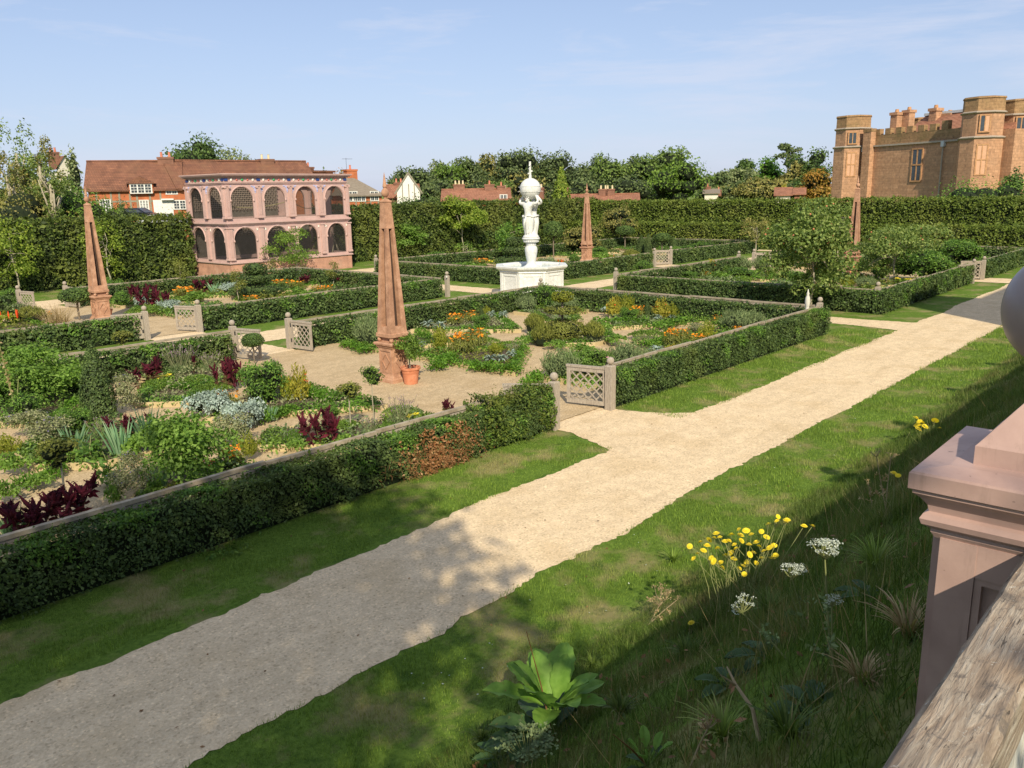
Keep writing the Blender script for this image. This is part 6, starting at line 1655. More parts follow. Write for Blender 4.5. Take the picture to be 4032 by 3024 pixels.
        MB().tube([(0, 0, 0), (.1, 0, .7), (.26, .03, 1.7)], [.02, .016, .006], 6).tube([(.02, 0, .1), (-.12, .05, .8)], [.012, .006], 5).build('stems', M['stalk'], root)
        n = 60; t = rng.uniform(.3, 1, n); P = np.c_[.26 * t, .03 * t, 1.7 * t]; MB().leaves(P, rng.normal(0, 1, (n, 3)), .07, rng=rng).build('seed_heads', M['straw'], root); fol((0, 0, .15), (.25, .25, .18), 6, 60, .18, 'rose', core=False)
    elif kind == 'white_flower_shrub':
        P, N, cs = fol((0, 0, .2), (.4, .4, .24), 10, 900, .06, 'grey_green', core=False); flowers(P[rng.choice(len(P), 30)] + (0, 0, .04), .025, 'whiteflower')
    elif kind == 'young_fruit_tree':
        P, N, cs = fol((0, 0, 1.1), (.32, .32, .8), 16, 700, .075, 'olive', core=False, low=.9); tb = MB(); branches(tb, (0, 0, 0), (0, 0, 1.7), [c for c, _ in cs], rng, .018, 9, 5); tb.build('stem', M['palebark'], root, smooth=True)
    elif kind == 'wispy_grass':
        n = 260; a = rng.uniform(0, 2 * pi, n); P = np.c_[.15 * np.cos(a), .15 * np.sin(a), np.zeros(n)]; MB().blades(P, .7, .01, .5, rng).build('stems', M['straw'], root)
    elif kind == 'celosia':
        P, N, cs = fol((0, 0, .12), (.3, .3, .18), 7, 350, .08, 'yellowgreen', core=False, low=.3)
        for k in range(6):
            a = rng.uniform(0, 2 * pi); p = np.array((.2 * cos(a), .2 * sin(a), .15)); MB().tube([p, p + (0, 0, .1), p + (0, 0, .2)], [.01, .02, .005], 7).build('plume', M['redflower'], root)
    elif kind == 'rhubarb_like':
        pass
    PROT[key] = root
    return root

W0 = {'rosemary_bush': 1.1, 'clipped_rosemary': .95, 'rose_bush': 1.35, 'dark_bush': 1.25, 'leafy_clump': .7, 'yellow_spire_plant': .65, 'santolina_mound': 1.15, 'cardoon': .8, 'marigolds': 1.0, 'red_flowers': .7,
      'yellow_flowers': .6, 'amaranth': .75, 'iris_clump': .8, 'lavender': .95, 'borage_mound': .9, 'topiary_ball': .86, 'standard_tree': .56, 'clipped_cone': .75, 'tiered_topiary': 1.25, 'thyme_mat': 1.2, 'strawberry_patch': 2.0,
      'mallow': .7, 'hollyhock': .6, 'white_flower_shrub': .85, 'young_fruit_tree': .7, 'wispy_grass': .6, 'celosia': .6}
H0 = {'rosemary_bush': .75, 'clipped_rosemary': .52, 'rose_bush': 1.2, 'dark_bush': 1.08, 'leafy_clump': .38, 'yellow_spire_plant': .9, 'santolina_mound': .42, 'cardoon': .48, 'marigolds': .46, 'red_flowers': .46, 'yellow_flowers': .32,
      'amaranth': 1.0, 'iris_clump': .6, 'lavender': .68, 'borage_mound': .75, 'topiary_ball': 1.35, 'standard_tree': 1.35, 'clipped_cone': 1.72, 'tiered_topiary': 1.6, 'thyme_mat': .17, 'strawberry_patch': .26, 'mallow': .95, 'hollyhock': 1.75,
      'white_flower_shrub': .46, 'young_fruit_tree': 1.95, 'wispy_grass': .75, 'celosia': .46}
CATN = {'rosemary_bush': 'shrub', 'clipped_rosemary': 'shrub', 'rose_bush': 'rose bush', 'dark_bush': 'shrub', 'topiary_ball': 'topiary', 'clipped_cone': 'topiary', 'tiered_topiary': 'topiary', 'standard_tree': 'small tree', 'young_fruit_tree': 'small tree', 'marigolds': 'flowers', 'red_flowers': 'flowers', 'yellow_flowers': 'flowers'}
prng = random.Random(3)
def plant(kind, x, y, wpx, hpx, label, var=0, rz=None, z=.12):
    u, v = at(x, y, z); m = mpp(x, y, z)
    o = proto(kind, var); W_ = wpx * m / W0[kind]; H_ = hpx * m * 1.04 / H0[kind]
    if hpx is None: H_ = W_
    o.location = (u, v, z - .02); o.scale = (W_, W_, H_); o.rotation_euler = (0, 0, prng.uniform(0, 6.28) if rz is None else rz)
    tag(o, label, CATN.get(kind, 'plant')); return o

PLANTS = '''
tiered_topiary|1215|735|86|105|three-tiered cloud-clipped shrub in the middle of the central bed|0
clipped_rosemary|1154|716|50|38|striped rounded rosemary, farthest left of the tiered topiary|0
clipped_rosemary|1173|742|58|42|striped rounded rosemary just left of the tiered topiary trunk|0
clipped_rosemary|1281|736|56|42|striped rounded rosemary right of the tiered topiary|0
rosemary_bush|1212|815|95|68|tall grey-green rosemary behind the large open gate|0
rosemary_bush|1352|796|90|62|grey-green rosemary right of the pink-flowered rose|1
rosemary_bush|796|744|72|66|grey rosemary half hidden behind the left side of the nearest obelisk|0
rosemary_bush|1136|672|52|38|rosemary left of the dark rose at the central bed's far corner|1
rosemary_bush|1222|674|56|40|rosemary right of the dark rose behind the tiered topiary|0
rosemary_bush|1590|712|76|46|spreading blue-grey rosemary at the right end of the central bed|0
rosemary_bush|1628|708|60|38|second rosemary merging with the one at the right end|1
rose_bush|1178|664|56|54|dark rose shrub in front of the fountain basin|0
rose_bush|1285|812|76|66|rose shrub with a pale pink flower between two rosemaries|1
rose_bush|1690|694|36|26|low rose in the shaded right corner of the central bed|0
cardoon|924|714|44|30|silvery rosette plant, leftmost of the pair beside the nearest obelisk|0
cardoon|953|718|44|32|silvery rosette plant, right one of the pair beside the nearest obelisk|1
cardoon|1061|692|30|28|silver rosette left of the far corner strawberries|0
cardoon|1088|692|30|28|silver rosette at the far corner strawberries|1
cardoon|1058|786|48|28|large blue-silver rosette at the front tip of the orange bed|0
cardoon|1082|784|40|26|blue-silver rosette touching the large one|1
cardoon|1105|780|34|34|stalked silver rosette at the front bed's right tip|0
cardoon|912|752|34|20|small silver rosette behind the potted shrub|1
cardoon|1306|678|30|20|silver rosette at the foot of the far hedge|0
cardoon|1421|692|26|18|middle silver rosette under the yellow spires|1
cardoon|1452|690|24|15|silver rosette right of the yellow spires|0
cardoon|1486|688|28|13|low silver rosette at the right of the far bed|1
cardoon|1418|768|50|28|blue-silver plant by the path rail, right side|0
marigolds|985|702|42|26|orange marigolds left half of the long drift behind the obelisk|0
marigolds|1018|696|40|26|orange marigolds right half of the long drift|1
marigolds|1000|762|60|46|orange marigolds in the front triangular bed, left clump|0
marigolds|1034|752|50|44|orange marigolds in the front triangular bed, right clump|1
marigolds|1378|684|38|24|orange marigolds left of the yellow spires on the right|0
marigolds|1404|682|34|22|orange marigolds between two yellow spire clumps|1
marigolds|1455|748|46|40|orange marigolds beside the path rail, biggest right-hand patch|0
marigolds|1476|740|36|30|orange marigolds just right of the biggest right-hand patch|1
marigolds|1510|738|44|18|orange marigolds against the rail near the right|0
marigolds|1548|698|24|18|few orange marigolds left of the spreading rosemary|1
marigolds|1592|716|26|13|orange marigolds peeping over the rail|0
marigolds|1190|790|20|20|few orange flowers behind the gate rosemary|1
yellow_spire_plant|954|692|28|26|yellow leafy spires behind the two silver rosettes|0
yellow_spire_plant|950|758|42|62|yellow-green spires beside the front orange marigolds|0
yellow_spire_plant|1052|682|26|24|yellow spires at the end of the orange drift|0
yellow_spire_plant|1326|684|40|48|bright yellow spires, left clump at the far right bed|1
yellow_spire_plant|1352|682|44|54|bright yellow spires, tallest clump at the far right bed|0
yellow_spire_plant|1428|690|40|50|yellow spires right of the far marigolds|1
yellow_spire_plant|1452|688|32|38|yellow-green spires at the right of the far bed|0
yellow_spire_plant|1526|734|44|44|yellow spires by the rail before the big rosemary|0
yellow_spire_plant|1450|766|36|26|yellow foliage by the path rail below the marigolds|1
yellow_spire_plant|1072|762|36|28|yellow-green tuft in front bed's right half|0
thyme_mat|1046|742|70|14|dark mat with mauve flowers in front of the purple patch|0
thyme_mat|1030|726|76|14|mauve-flowered low patch in the central bed|1
thyme_mat|1096|748|60|12|thyme mat left of the round middle bed|0
thyme_mat|1398|728|80|16|dark thyme mat in the right island bed|0
thyme_mat|1450|736|70|14|thyme mat beside the right-hand marigolds|0
dark_bush|1038|708|42|32|dark green bush right of the orange drift|0
dark_bush|1360|692|44|30|green bush below the tallest yellow spires|0
leafy_clump|1130|742|50|18|leafy clump at the left edge of the round middle bed|0
leafy_clump|1200|750|60|16|low leafy clump in front of the tiered topiary|0
leafy_clump|1305|718|46|24|pale leafy clump right of the striped rosemary|0
leafy_clump|1560|706|50|22|leafy clump below the spreading rosemary|0
strawberry_patch|770|752|120|14|strawberry edging left of the nearest obelisk|0
strawberry_patch|915|730|60|20|strawberry leaves beside the obelisk shaft|0
strawberry_patch|1110|668|100|12|strawberry edging at the far corner before the rosemary|0
strawberry_patch|960|786|130|22|strawberry edging along the front orange bed, left part|0
strawberry_patch|1070|800|130|22|strawberry edging along the front orange bed, right part|0
strawberry_patch|1150|828|110|26|strawberries behind the half hidden gate|0
strawberry_patch|1340|696|120|14|strawberries in front of the far yellow spires|0
strawberry_patch|1450|702|130|14|strawberries right of the far yellow spires|0
leafy_clump|1640|700|60|22|low green growth before the shaded corner|0
rose_bush|105|872|165|118|big leafy rose at the left edge of the beds|2
clipped_cone|215|898|62|148|dark clipped holly column among the left beds|0
borage_mound|268|888|72|80|hazy mauve-blue herb mound right of the holly column|0
borage_mound|505|960|90|70|blue-flecked herb haze right of the biggest rose|1
borage_mound|300|1040|80|70|dull mauve herb haze left of the biggest rose|0
borage_mound|60|940|90|50|hazy herbs at the left edge below the rose|1
rose_bush|430|1062|212|190|biggest sunlit rose bush in the near left plot|2
dark_bush|572|868|108|96|dense round dark bush before the ball tree|0
yellow_spire_plant|648|864|56|82|yellow leafy plant with red tips right of the round bush|1
yellow_spire_plant|625|866|40|66|yellow-green plant squeezed against the round bush|0
santolina_mound|452|894|112|46|pale silver mound at the centre of the near left plot|0
santolina_mound|532|916|112|50|second silver mound, speckled with blue flowers|0
marigolds|493|884|56|40|orange flowers between the silver mounds and the round bush|1
marigolds|570|890|26|20|few orange blooms below the round bush|0
iris_clump|160|978|70|62|iris fan left of the dark red tassels|0
iris_clump|262|984|80|80|tall iris fan in the middle of the near left plot|0
iris_clump|320|948|80|76|iris fan beside the yellowing leaves|0
iris_clump|350|1052|66|62|pale iris fan leaning over the near rail|0
iris_clump|20|1158|60|50|iris leaves in the lower left bed corner|0
amaranth|315|838|74|52|dark crimson plumes left of the yellow flowers|0
amaranth|345|832|40|66|single tall crimson plume with reddish stem|2
amaranth|420|806|34|40|small purple-leaved plant before the left hedge|2
amaranth|482|842|46|64|crimson plumes, left group before the ball tree|0
amaranth|512|836|44|74|taller crimson plumes beside the round bush|1
amaranth|700|962|76|92|bold crimson plumes over the middle of the near rail|1
amaranth|970|900|38|40|small crimson plant over the rail near the gate|0
amaranth|262|946|60|50|drooping red tassel plant left of the tall iris|0
amaranth|322|930|40|40|drooping red tassels behind the iris fans|2
amaranth|62|1152|100|98|dark crimson plumes in the lower left corner|1
amaranth|150|1120|96|96|dark crimson plumes behind the lower standard tree|1
amaranth|108|1160|80|70|crimson stems leaning over the near rail, lower left|0
amaranth|655|908|24|26|small crimson tuft before the gravel|2
yellow_flowers|352|826|60|18|clear yellow flowers beside the single tall crimson plume|0
yellow_flowers|890|914|56|26|yellow flowers behind the near rail, right of the standards|0
yellow_flowers|500|812|40|16|small yellow flowers near the crimson plumes|0
red_flowers|520|958|44|50|orange-red flowers right of the biggest rose|0
red_flowers|452|1030|36|40|red flowers in the lower part of the biggest rose|0
lavender|390|806|80|56|grey lavender wisps before the left hedge|0
lavender|865|922|90|66|grey lavender with mauve spikes before the gravel|0
lavender|800|938|60|40|lavender left of the yellow flowers by the rail|0
lavender|455|800|60|36|lavender left of the ball tree gate|0
lavender|40|1130|60|50|lavender stalks at the lower left edge|0
standard_tree|150|1128|88|176|olive-topped standard tree with a bare pale stem, lower left|1
standard_tree|274|800|46|80|thin standard tree before the left hedge|1
standard_tree|758|926|60|104|slim standard tree staked beside the bold crimson plumes|1
standard_tree|808|908|50|122|standard tree with dark round head left of the nearest obelisk foot|0
topiary_ball|550|782|46|60|small round ball tree in front of the edge-on gate|0
mallow|235|1040|56|64|broad-leaved mallow before the mauve haze|0
hollyhock|38|900|60|150|tall seeding spike leaning at the left edge|0
thyme_mat|340|838|90|18|dark thyme cushion around the yellow flowers|0
thyme_mat|455|846|96|18|dark thyme cushion below the crimson plumes|0
thyme_mat|420|826|90|14|thyme cushion before the lavender wisps|0
thyme_mat|740|925|80|18|thyme cushion around the slim standard|0
thyme_mat|870|896|110|18|thyme cushion at the obelisk side of the lavender|0
thyme_mat|640|955|50|30|dense green cushion with pink specks left of the crimson plumes|1
leafy_clump|560|900|60|36|fresh green leaves under the round bush|0
strawberry_patch|690|862|120|24|strawberry edging below the yellow leafy plant|0
strawberry_patch|600|900|90|24|strawberry edging along the sandy inner path|0
leafy_clump|640|968|50|22|pale lettuce-like rosette by the rail|0
leafy_clump|60|1150|56|26|bright lettuce-like rosette in the corner bed|0
leafy_clump|245|1086|40|40|variegated tuft over the near rail|0
leafy_clump|30|1020|70|40|strawberry leaves at the left edge|0
leafy_clump|90|1050|60|30|small leafy clump by the sandy path, left|0
yellow_spire_plant|20|980|60|44|yellowing leaves at the left edge|0
amaranth|437|632|34|34|crimson plumes in the aviary bed, left|1
iris_clump|466|632|34|24|iris fan right of the aviary bed plumes|0
marigolds|402|642|46|22|orange drift left in the aviary bed|0
marigolds|545|652|40|14|orange drift under the clipped tiers|0
marigolds|608|618|44|14|orange drift right of the clipped tiers|0
marigolds|638|622|40|16|orange drift in the middle of the aviary bed|1
marigolds|575|612|26|12|small orange group behind the clipped tiers|0
marigolds|684|632|30|14|orange drift beneath the slender sapling|1
marigolds|706|632|30|16|rightmost orange drift before the aviary|0
tiered_topiary|556|640|92|68|double dark clipped dome before the aviary plinth|1
amaranth|662|616|40|22|crimson patch right of the straw-coloured shrub|0
amaranth|740|616|28|22|crimson patch near the right end of the aviary bed|1
amaranth|760|612|20|14|last small crimson plant before the obelisk|0
santolina_mound|632|606|52|24|straw-coloured dry mound before the aviary|0
young_fruit_tree|394|634|30|66|slim sapling at the left of the aviary bed|0
young_fruit_tree|515|652|34|66|slim sapling left of the clipped domes|0
young_fruit_tree|591|606|24|46|sapling under the aviary's middle arches|0
young_fruit_tree|722|618|32|52|slender yellow-green sapling near the obelisk|0
santolina_mound|500|632|50|20|grey-green mound left of the domes|0
leafy_clump|430|650|60|20|mixed greenery before the lattice gate|0
leafy_clump|650|640|60|18|mixed greenery behind the middle rail|0
borage_mound|780|618|50|16|brownish low herbs behind the middle rail|0
topiary_ball|172|690|62|60|dense round topiary on a short dark stem by the left obelisk|0
amaranth|326|668|40|54|tall crimson plumes right of the left obelisk|1
amaranth|352|668|30|36|crimson plumes, second right of the left obelisk|0
amaranth|286|654|24|28|crimson plant beside the dark shrub|2
amaranth|305|650|40|34|red-brown plumes behind the pale yellow flowers|0
yellow_flowers|308|662|42|20|pale yellow flowers among silver leaves|0
santolina_mound|306|664|40|22|silver leaves behind the lone post|0
santolina_mound|366|672|50|22|silver mound left of the lattice gate|0
marigolds|392|640|40|16|faint orange drift above the silver mound|0
thyme_mat|330|676|110|16|dark turf-like cushion around the crimson plumes|0
dark_bush|248|640|40|38|fresh green bush beside the left obelisk shaft|0
rose_bush|266|660|34|30|dark shrub in the obelisk's shadow|0
clipped_rosemary|68|694|56|28|green fringe-like clump at the left edge|0
celosia|22|700|44|34|red and orange plume flowers at the far left edge|0
wispy_grass|125|700|60|36|wispy dry grasses left of the round topiary|0
dark_bush|12|664|50|36|dark bush cut by the left edge|0
white_flower_shrub|40|672|50|16|white flowers by the left edge|0
marigolds|105|690|24|16|few orange flowers left of the grasses|1
topiary_ball|1196|556|42|74|round-headed standard tree right of the statue base|0
topiary_ball|1350|536|40|46|dark ball topiary behind the third obelisk|0
topiary_ball|1430|546|40|40|ball topiary above the white-framed gate|0
topiary_ball|1572|526|34|28|far ball topiary at the hedge corner|0
clipped_cone|1385|549|22|40|slim clipped cone right of the third obelisk|0
clipped_cone|1400|552|16|46|second slim cone beside it|0
clipped_cone|1454|546|20|34|small clipped cone right of the ball topiary|0
tiered_topiary|1112|576|70|64|clipped double dome behind the fountain's left side|1
marigolds|1042|572|40|14|orange flowers left of the fountain|0
celosia|1012|566|18|14|red plant among the orange left of the fountain|0
amaranth|1078|560|20|14|red flowers left of the double dome|0
yellow_flowers|1062|572|20|12|yellow flowers near the fountain|0
celosia|1211|572|18|16|red plant left of the third obelisk|0
white_flower_shrub|1178|574|44|18|white-flecked clump right of the pedestal|0
dark_bush|1240|572|30|24|bush left of the third obelisk foot|0
celosia|1320|560|20|12|small red plant right of the third obelisk|0
clipped_rosemary|1363|560|40|20|pale grassy clump right of the third obelisk|0
leafy_clump|1300|560|50|16|light green clump behind the third obelisk|0
rosemary_bush|1454|600|62|24|grey rosemary behind the pale corner hedge|0
yellow_spire_plant|1512|598|34|28|yellow clump left, right of the fountain|0
yellow_spire_plant|1532|594|30|36|taller yellow clump right of the fountain|1
marigolds|1522|598|30|12|orange flowers between the yellow clumps|0
rosemary_bush|1600|584|52|30|rosemary before the far gate|1
rosemary_bush|1644|584|40|30|rosemary beside the far gate|0
rose_bush|1388|592|42|30|climbing rose clump below the white-framed gate|0
leafy_clump|1560|602|60|16|mixed greenery behind the right-hand rail|0
thyme_mat|1600|606|60|10|thyme cushion beyond the right-hand rail|0
dark_bush|1900|602|40|22|low shrubs under the second fruit tree|0
yellow_flowers|1958|614|44|14|yellow flowers at the corner by the ball-topped post|0
yellow_spire_plant|1830|618|40|22|yellowish clump at the foot of the fourth obelisk|0
amaranth|1690|585|26|18|crimson plant beside the fruit tree|0
red_flowers|1862|606|26|14|red flowers under the second fruit tree|0
rosemary_bush|1870|620|46|22|grey spiky shrub behind the shaded hedge|0
dark_bush|2015|606|86|52|bright leafy bush row right of the second fruit tree|0
dark_bush|2080|572|80|48|dark shrub row beyond the bright bush|0
rose_bush|1960|600|70|40|leafy fruit bush below the second fruit tree|0
'''
for ln_ in PLANTS.strip().splitlines():
    k_, x_, y_, w_, h_, lb_, v_ = ln_.split('|')
    plant(k_, float(x_), float(y_), float(w_), float(h_), lb_, int(v_))

# potted shrubs by the obelisks
def potted(x, y, sc, label):
    u, v = at(x, y, .03); root = empty('potted_shrub', (u, v, .03), 0, label, 'potted plant'); root.scale = (sc, sc, sc)
    pt = MB().lathe([(.2, 0), (.205, .02), (.24, .3), (.245, .32), (.25, .33), (.27, .42), (.30, .44), (.305, .5), (.29, .51), (.265, .5), (.25, .42)], k=28).build('pot', M['terracotta'], root, smooth=False)
    MB().lathe([(.25, .43), (.02, .45)], k=16).build('soil', M['soil'], pt)
    rng = np.random.RandomState(int(x)); P, N, cs = crown(rng, (-.02, 0, 1.02), (.42, .42, .45), 15, 1300, .08, lobe=.36, squash_low=.9)
    MB().leaves(P, N, .08, rng=rng).build('foliage', M['mid'], root)
    tb = MB(); branches(tb, (0, 0, .42), (-.03, 0, 1.1), [c for c, _ in cs], rng, .025, 8, 5); tb.build('stem', M['palebark'], root, smooth=True)
potted(888, 828, 1.0, 'shrub in a terracotta pot at the foot of the nearest obelisk')
potted(232, 690, .95, 'shrub in a terracotta pot at the foot of the left obelisk')

# fruit trees and young trees inside the garden
def gtree(x, y, ytop, wpx, mat, label, n, L, seed, lobes=20, lobe=.3, trunk=.22, core=True, fruit=None, dy=0, bark='palebark', nb=14, name='fruit_tree', z=.0):
    u, v = at(x, y, z); m = mpp(x, y, z); d = sqrt((u - CX) ** 2 + (v - CY) ** 2)
    H = far(x, ytop, d).z - z
    return tree(name, u, v, z, H, wpx * m / 2, mat, label, n=n, L=L, trunk=trunk, lobes=lobes, lobe=lobe, seed=seed, bark=bark, core=core, nb=nb, fruit=fruit, tr=.06, low=.9)
gtree(1752, 672, 434, 170, 'appleleaf', 'largest apple tree with reddish fruit, between the central bed and the far plot', 9500, .16, 601, lobes=30, lobe=.24, trunk=.06, core=False, fruit=('terracotta', 60, .045), nb=26)
gtree(1930, 614, 486, 182, 'appleleaf', 'second fruit tree, spreading right of the fourth obelisk', 6800, .16, 602, lobes=26, lobe=.24, trunk=.08, core=False, nb=20, fruit=('terracotta', 20, .045))
gtree(1810, 560, 440, 60, 'appleleaf', 'slim tree behind the largest apple tree', 1300, .15, 603, core=False, trunk=.15)
gtree(1000, 548, 424, 104, 'youngleaf', 'yellow-leaved young tree before the tall hedge, left of the statue', 5200, .22, 604, lobes=26, lobe=.26, trunk=.2, core=False)
gtree(878, 556, 476, 84, 'sunrose', 'young green tree right of the nearest obelisk', 3000, .2, 605, trunk=.25, core=False)
gtree(812, 556, 508, 40, 'autumn', 'small orange-tinged tree left of the nearest obelisk top', 500, .15, 606, trunk=.2, core=False)
gtree(1105, 566, 478, 66, 'rose', 'loose tree just left of the statue pedestal', 2600, .18, 607, trunk=.15, core=False)
gtree(1340, 534, 444, 76, 'farolive', 'pear tree with red-tinted top right of the third obelisk', 3200, .17, 608, lobes=24, trunk=.2, core=True, bark='bark')
gtree(1632, 548, 470, 62, 'farolive', 'thin reddish-topped tree in front of the stepped hedges', 1400, .14, 609, trunk=.2, core=False)
gtree(642, 596, 494, 112, 'mid', 'crooked fruit tree in front of the aviary', 3200, .14, 610, lobes=22, lobe=.26, trunk=.1, core=False, nb=14)
gtree(1265, 548, 488, 90, 'farolive', 'leafy tree behind the third obelisk', 2600, .17, 611, trunk=.05, core=True)
gtree(1010, 556, 520, 60, 'mid', 'undergrowth around the yellow-leaved tree', 500, .15, 612, trunk=.05, core=False)
gtree(2190, 545, 480, 60, 'mid', 'young tree at the right edge before the stepped hedges', 700, .14, 613, trunk=.2, core=False)
gtree(40, 640, 462, 90, 'youngleaf', 'weeping yellow-green branches over the tall hedge at the left edge', 2600, .17, 614, trunk=.0, lobes=20, core=False, name='weeping_tree')
gtree(240, 618, 470, 80, 'youngleaf', 'yellow-green trailing growth on the tall hedge right of the left obelisk', 1700, .17, 615, trunk=.1, lobes=18, core=False, name='weeping_tree')

# extra small mixed plants filling the near beds
FILL = '''
rose_bush|60|910|70|60|low rose stems under the big leafy rose, left|0
dark_bush|170|850|60|50|green bush behind the holly column|0
lavender|225|945|70|40|dull lavender tuft at the holly column's foot|0
marigolds|600|830|30|20|few orange flowers behind the round bush|0
iris_clump|585|905|40|36|short iris tuft below the round bush|1
leafy_clump|395|960|80|50|fresh leaves behind the biggest rose|0
leafy_clump|300|985|80|50|fresh leaves between the iris fans|0
leafy_clump|130|1000|80|36|green leaves at the foot of the first iris fan|0
borage_mound|110|960|90|60|hazy herbs beside the first iris fan|0
mallow|200|1000|60|56|broad leaves behind the mallow|0
borage_mound|280|1070|90|60|brownish herb haze along the near rail|1
marigolds|500|1010|60|50|yellowish stalks with orange flowers right of the biggest rose|0
yellow_spire_plant|540|985|50|60|tall yellow-green stalks right of the biggest rose|0
yellow_spire_plant|380|1075|60|40|yellowing leaves at the base of the biggest rose|0
leafy_clump|330|1075|60|40|broad fresh leaves along the near rail|0
dark_bush|165|930|70|50|leafy growth behind the first iris fan|0
leafy_clump|10|1080|60|40|strawberry clump at the lower left edge|0
strawberry_patch|80|1040|90|26|strawberry row across the lower left bed|0
strawberry_patch|400|840|120|16|strawberry row before the crimson plumes|0
strawberry_patch|130|1010|100|20|strawberry row under the first iris fan|0
leafy_clump|740|960|50|26|low leaves around the bold crimson plumes|0
leafy_clump|835|935|60|26|pale variegated leaves around the standards|0
yellow_spire_plant|845|905|30|22|yellow-edged leaves beside the dark round standard|0
white_flower_shrub|700|930|44|24|pinkish flower haze left of the staked standard|0
dark_bush|715|905|50|36|dark low bush before the gravel|0
lavender|590|815|40|40|lavender wisps behind the edge-on gate|0
leafy_clump|445|870|60|26|leaves behind the pale silver mound|0
rose_bush|50|820|90|50|rose shoots behind the big leafy rose|0
dark_bush|5|880|60|60|dark leaves at the left edge|0
leafy_clump|1260|760|60|20|low greenery before the round middle bed|0
leafy_clump|1330|740|60|20|low greenery right of the round middle bed|0
rosemary_bush|1400|786|60|36|rosemary end next to the path rail|0
leafy_clump|1440|782|50|20|greenery behind the path rail|0
dark_bush|1250|790|50|36|dark leaves between rosemary and rose|0
strawberry_patch|1420|742|90|14|strawberries at the island bed's front|0
borage_mound|1500|716|44|20|grey-green low herb right of the island bed|0
clipped_cone|1398|684|18|34|slim cone before the far hedge, right|0
clipped_cone|1020|742|16|42|slim brownish cone among the marigolds|0
clipped_cone|1040|690|14|30|slim cone behind the orange drift|0
lavender|1110|760|40|20|thin herb at the island path|0
rose_bush|1600|600|60|24|mixed bushes before the far gate|0
dark_bush|1550|590|50|20|dark bush right of the yellow clumps|0
dark_bush|1480|606|60|22|mixed bush at the pale corner rail|0
rose_bush|1700|610|60|28|leafy bush under the largest apple tree|0
dark_bush|1780|600|60|28|leafy bush right under the largest apple tree|0
rose_bush|1850|590|60|34|leafy bush before the fourth obelisk|0
dark_bush|1920|580|80|44|dense bush between second fruit tree and gate|0
rose_bush|2000|580|80|40|tall leafy bush near the farthest gate|0
dark_bush|2060|556|70|36|dark bush row by the far rail|0
dark_bush|1100|584|60|18|green bush left of the pedestal|0
leafy_clump|1010|580|70|14|low mixed plants left of the fountain|0
rose_bush|940|566|60|24|mixed bushes right of the nearest obelisk|0
dark_bush|1290|556|50|24|mixed bush right of the third obelisk|0
dark_bush|1470|552|60|22|far mixed bush row|0
rose_bush|1520|540|60|18|far leafy row of the farthest plot's middle|0
'''
for ln_ in FILL.strip().splitlines():
    k_, x_, y_, w_, h_, lb_, v_ = ln_.split('|'); plant(k_, float(x_), float(y_), float(w_), float(h_), lb_, int(v_))

# ------------------------------------------------------------------ grass and the bank in the foreground
def gcount(d, near=11.0, dens=1700, cap=1700): return min(cap, dens * (near / d) ** 2)
grng = np.random.RandomState(12)
def grass_zone(u0, u1, v0, v1, H, dens, W=.008, step=2.0, lean=.4, keep=None):
    Ps = []; Hs = []; Ws = []
    u = u0
    while u < u1:
        v = v0
        while v < v1:
            vv = min(v + step, v1); cu, cv = u + step / 2, (v + vv) / 2
            d = max(2.5, sqrt((cu - CX) ** 2 + (cv - CY) ** 2)); dd = min(dens, dens * (12 / d) ** 1.6)
            if inframe(cu, cv) or inframe(u, v) or inframe(u + step, vv):
                n = int(dd * step * (vv - v)); P = np.c_[grng.uniform(u, u + step, n), grng.uniform(v, vv, n)]
                if keep is not None: P = P[keep(P)]
                n = len(P); Ps.append(np.c_[P, gz(P[:, 0], P[:, 1]) - .005]); cl = .55 + .7 * (np.sin(P[:, 0] * 1.9 + 1) * np.sin(P[:, 1] * 2.7) > -.1) * grng.uniform(.4, 1, n)
                Hs.append(H * cl * (1 + .02 * d)); Ws.append(np.full(n, W * max(1, d / 11)))
            v += step
        u += step
    P = np.concatenate(Ps); H_ = np.concatenate(Hs); W_ = np.concatenate(Ws); return MB().blades(P, H_, W_, lean, grng)
wob = lambda P: .07 * np.sin(P[:, 0] * 1.3) + .04 * np.sin(P[:, 0] * 4.7)
g1 = grass_zone(-27, 7.0, -1.93, -.02, .045, 1500, keep=lambda P: (P[:, 1] > -1.9 + wob(P)) & ~((P[:, 0] > -12.1) & (P[:, 0] < -9.1) & (P[:, 1] > -2.5)))
tag(g1.build('lawn_grass', M['grass']), kind='stuff')
g2 = grass_zone(-27, 20, -6.7, -4.55, .05, 1500, keep=lambda P: P[:, 1] < -4.66 + .6 * wob(P))
tag(g2.build('lawn_grass', M['grass']), kind='stuff')
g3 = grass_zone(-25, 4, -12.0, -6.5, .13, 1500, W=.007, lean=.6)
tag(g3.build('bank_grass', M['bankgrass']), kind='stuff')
g4 = grass_zone(-23.5, -14, -11.4, -7.6, .26, 35, W=.008, lean=.5)
tag(g4.build('long_grass', M['straw']), kind='stuff')

def onbank(x, y):
    z = .5
    for _ in range(60):
        p = at(x, y, z); z = z * .6 + .4 * float(gz(p[0], p[1]))
    return Vector((p[0], p[1], float(gz(p[0], p[1]))))
def dist_m(p): return (Vector((p[0], p[1], p[2])) - Vector((CX, CY, CH))).length / (FPX / S)
def seen(x, y, base, dd=0.0):
    """point seen at x,y lying at the same camera depth as base (+dd)"""
    d = sqrt((base[0] - CX) ** 2 + (base[1] - CY) ** 2) + dd; return far(x, y, d)

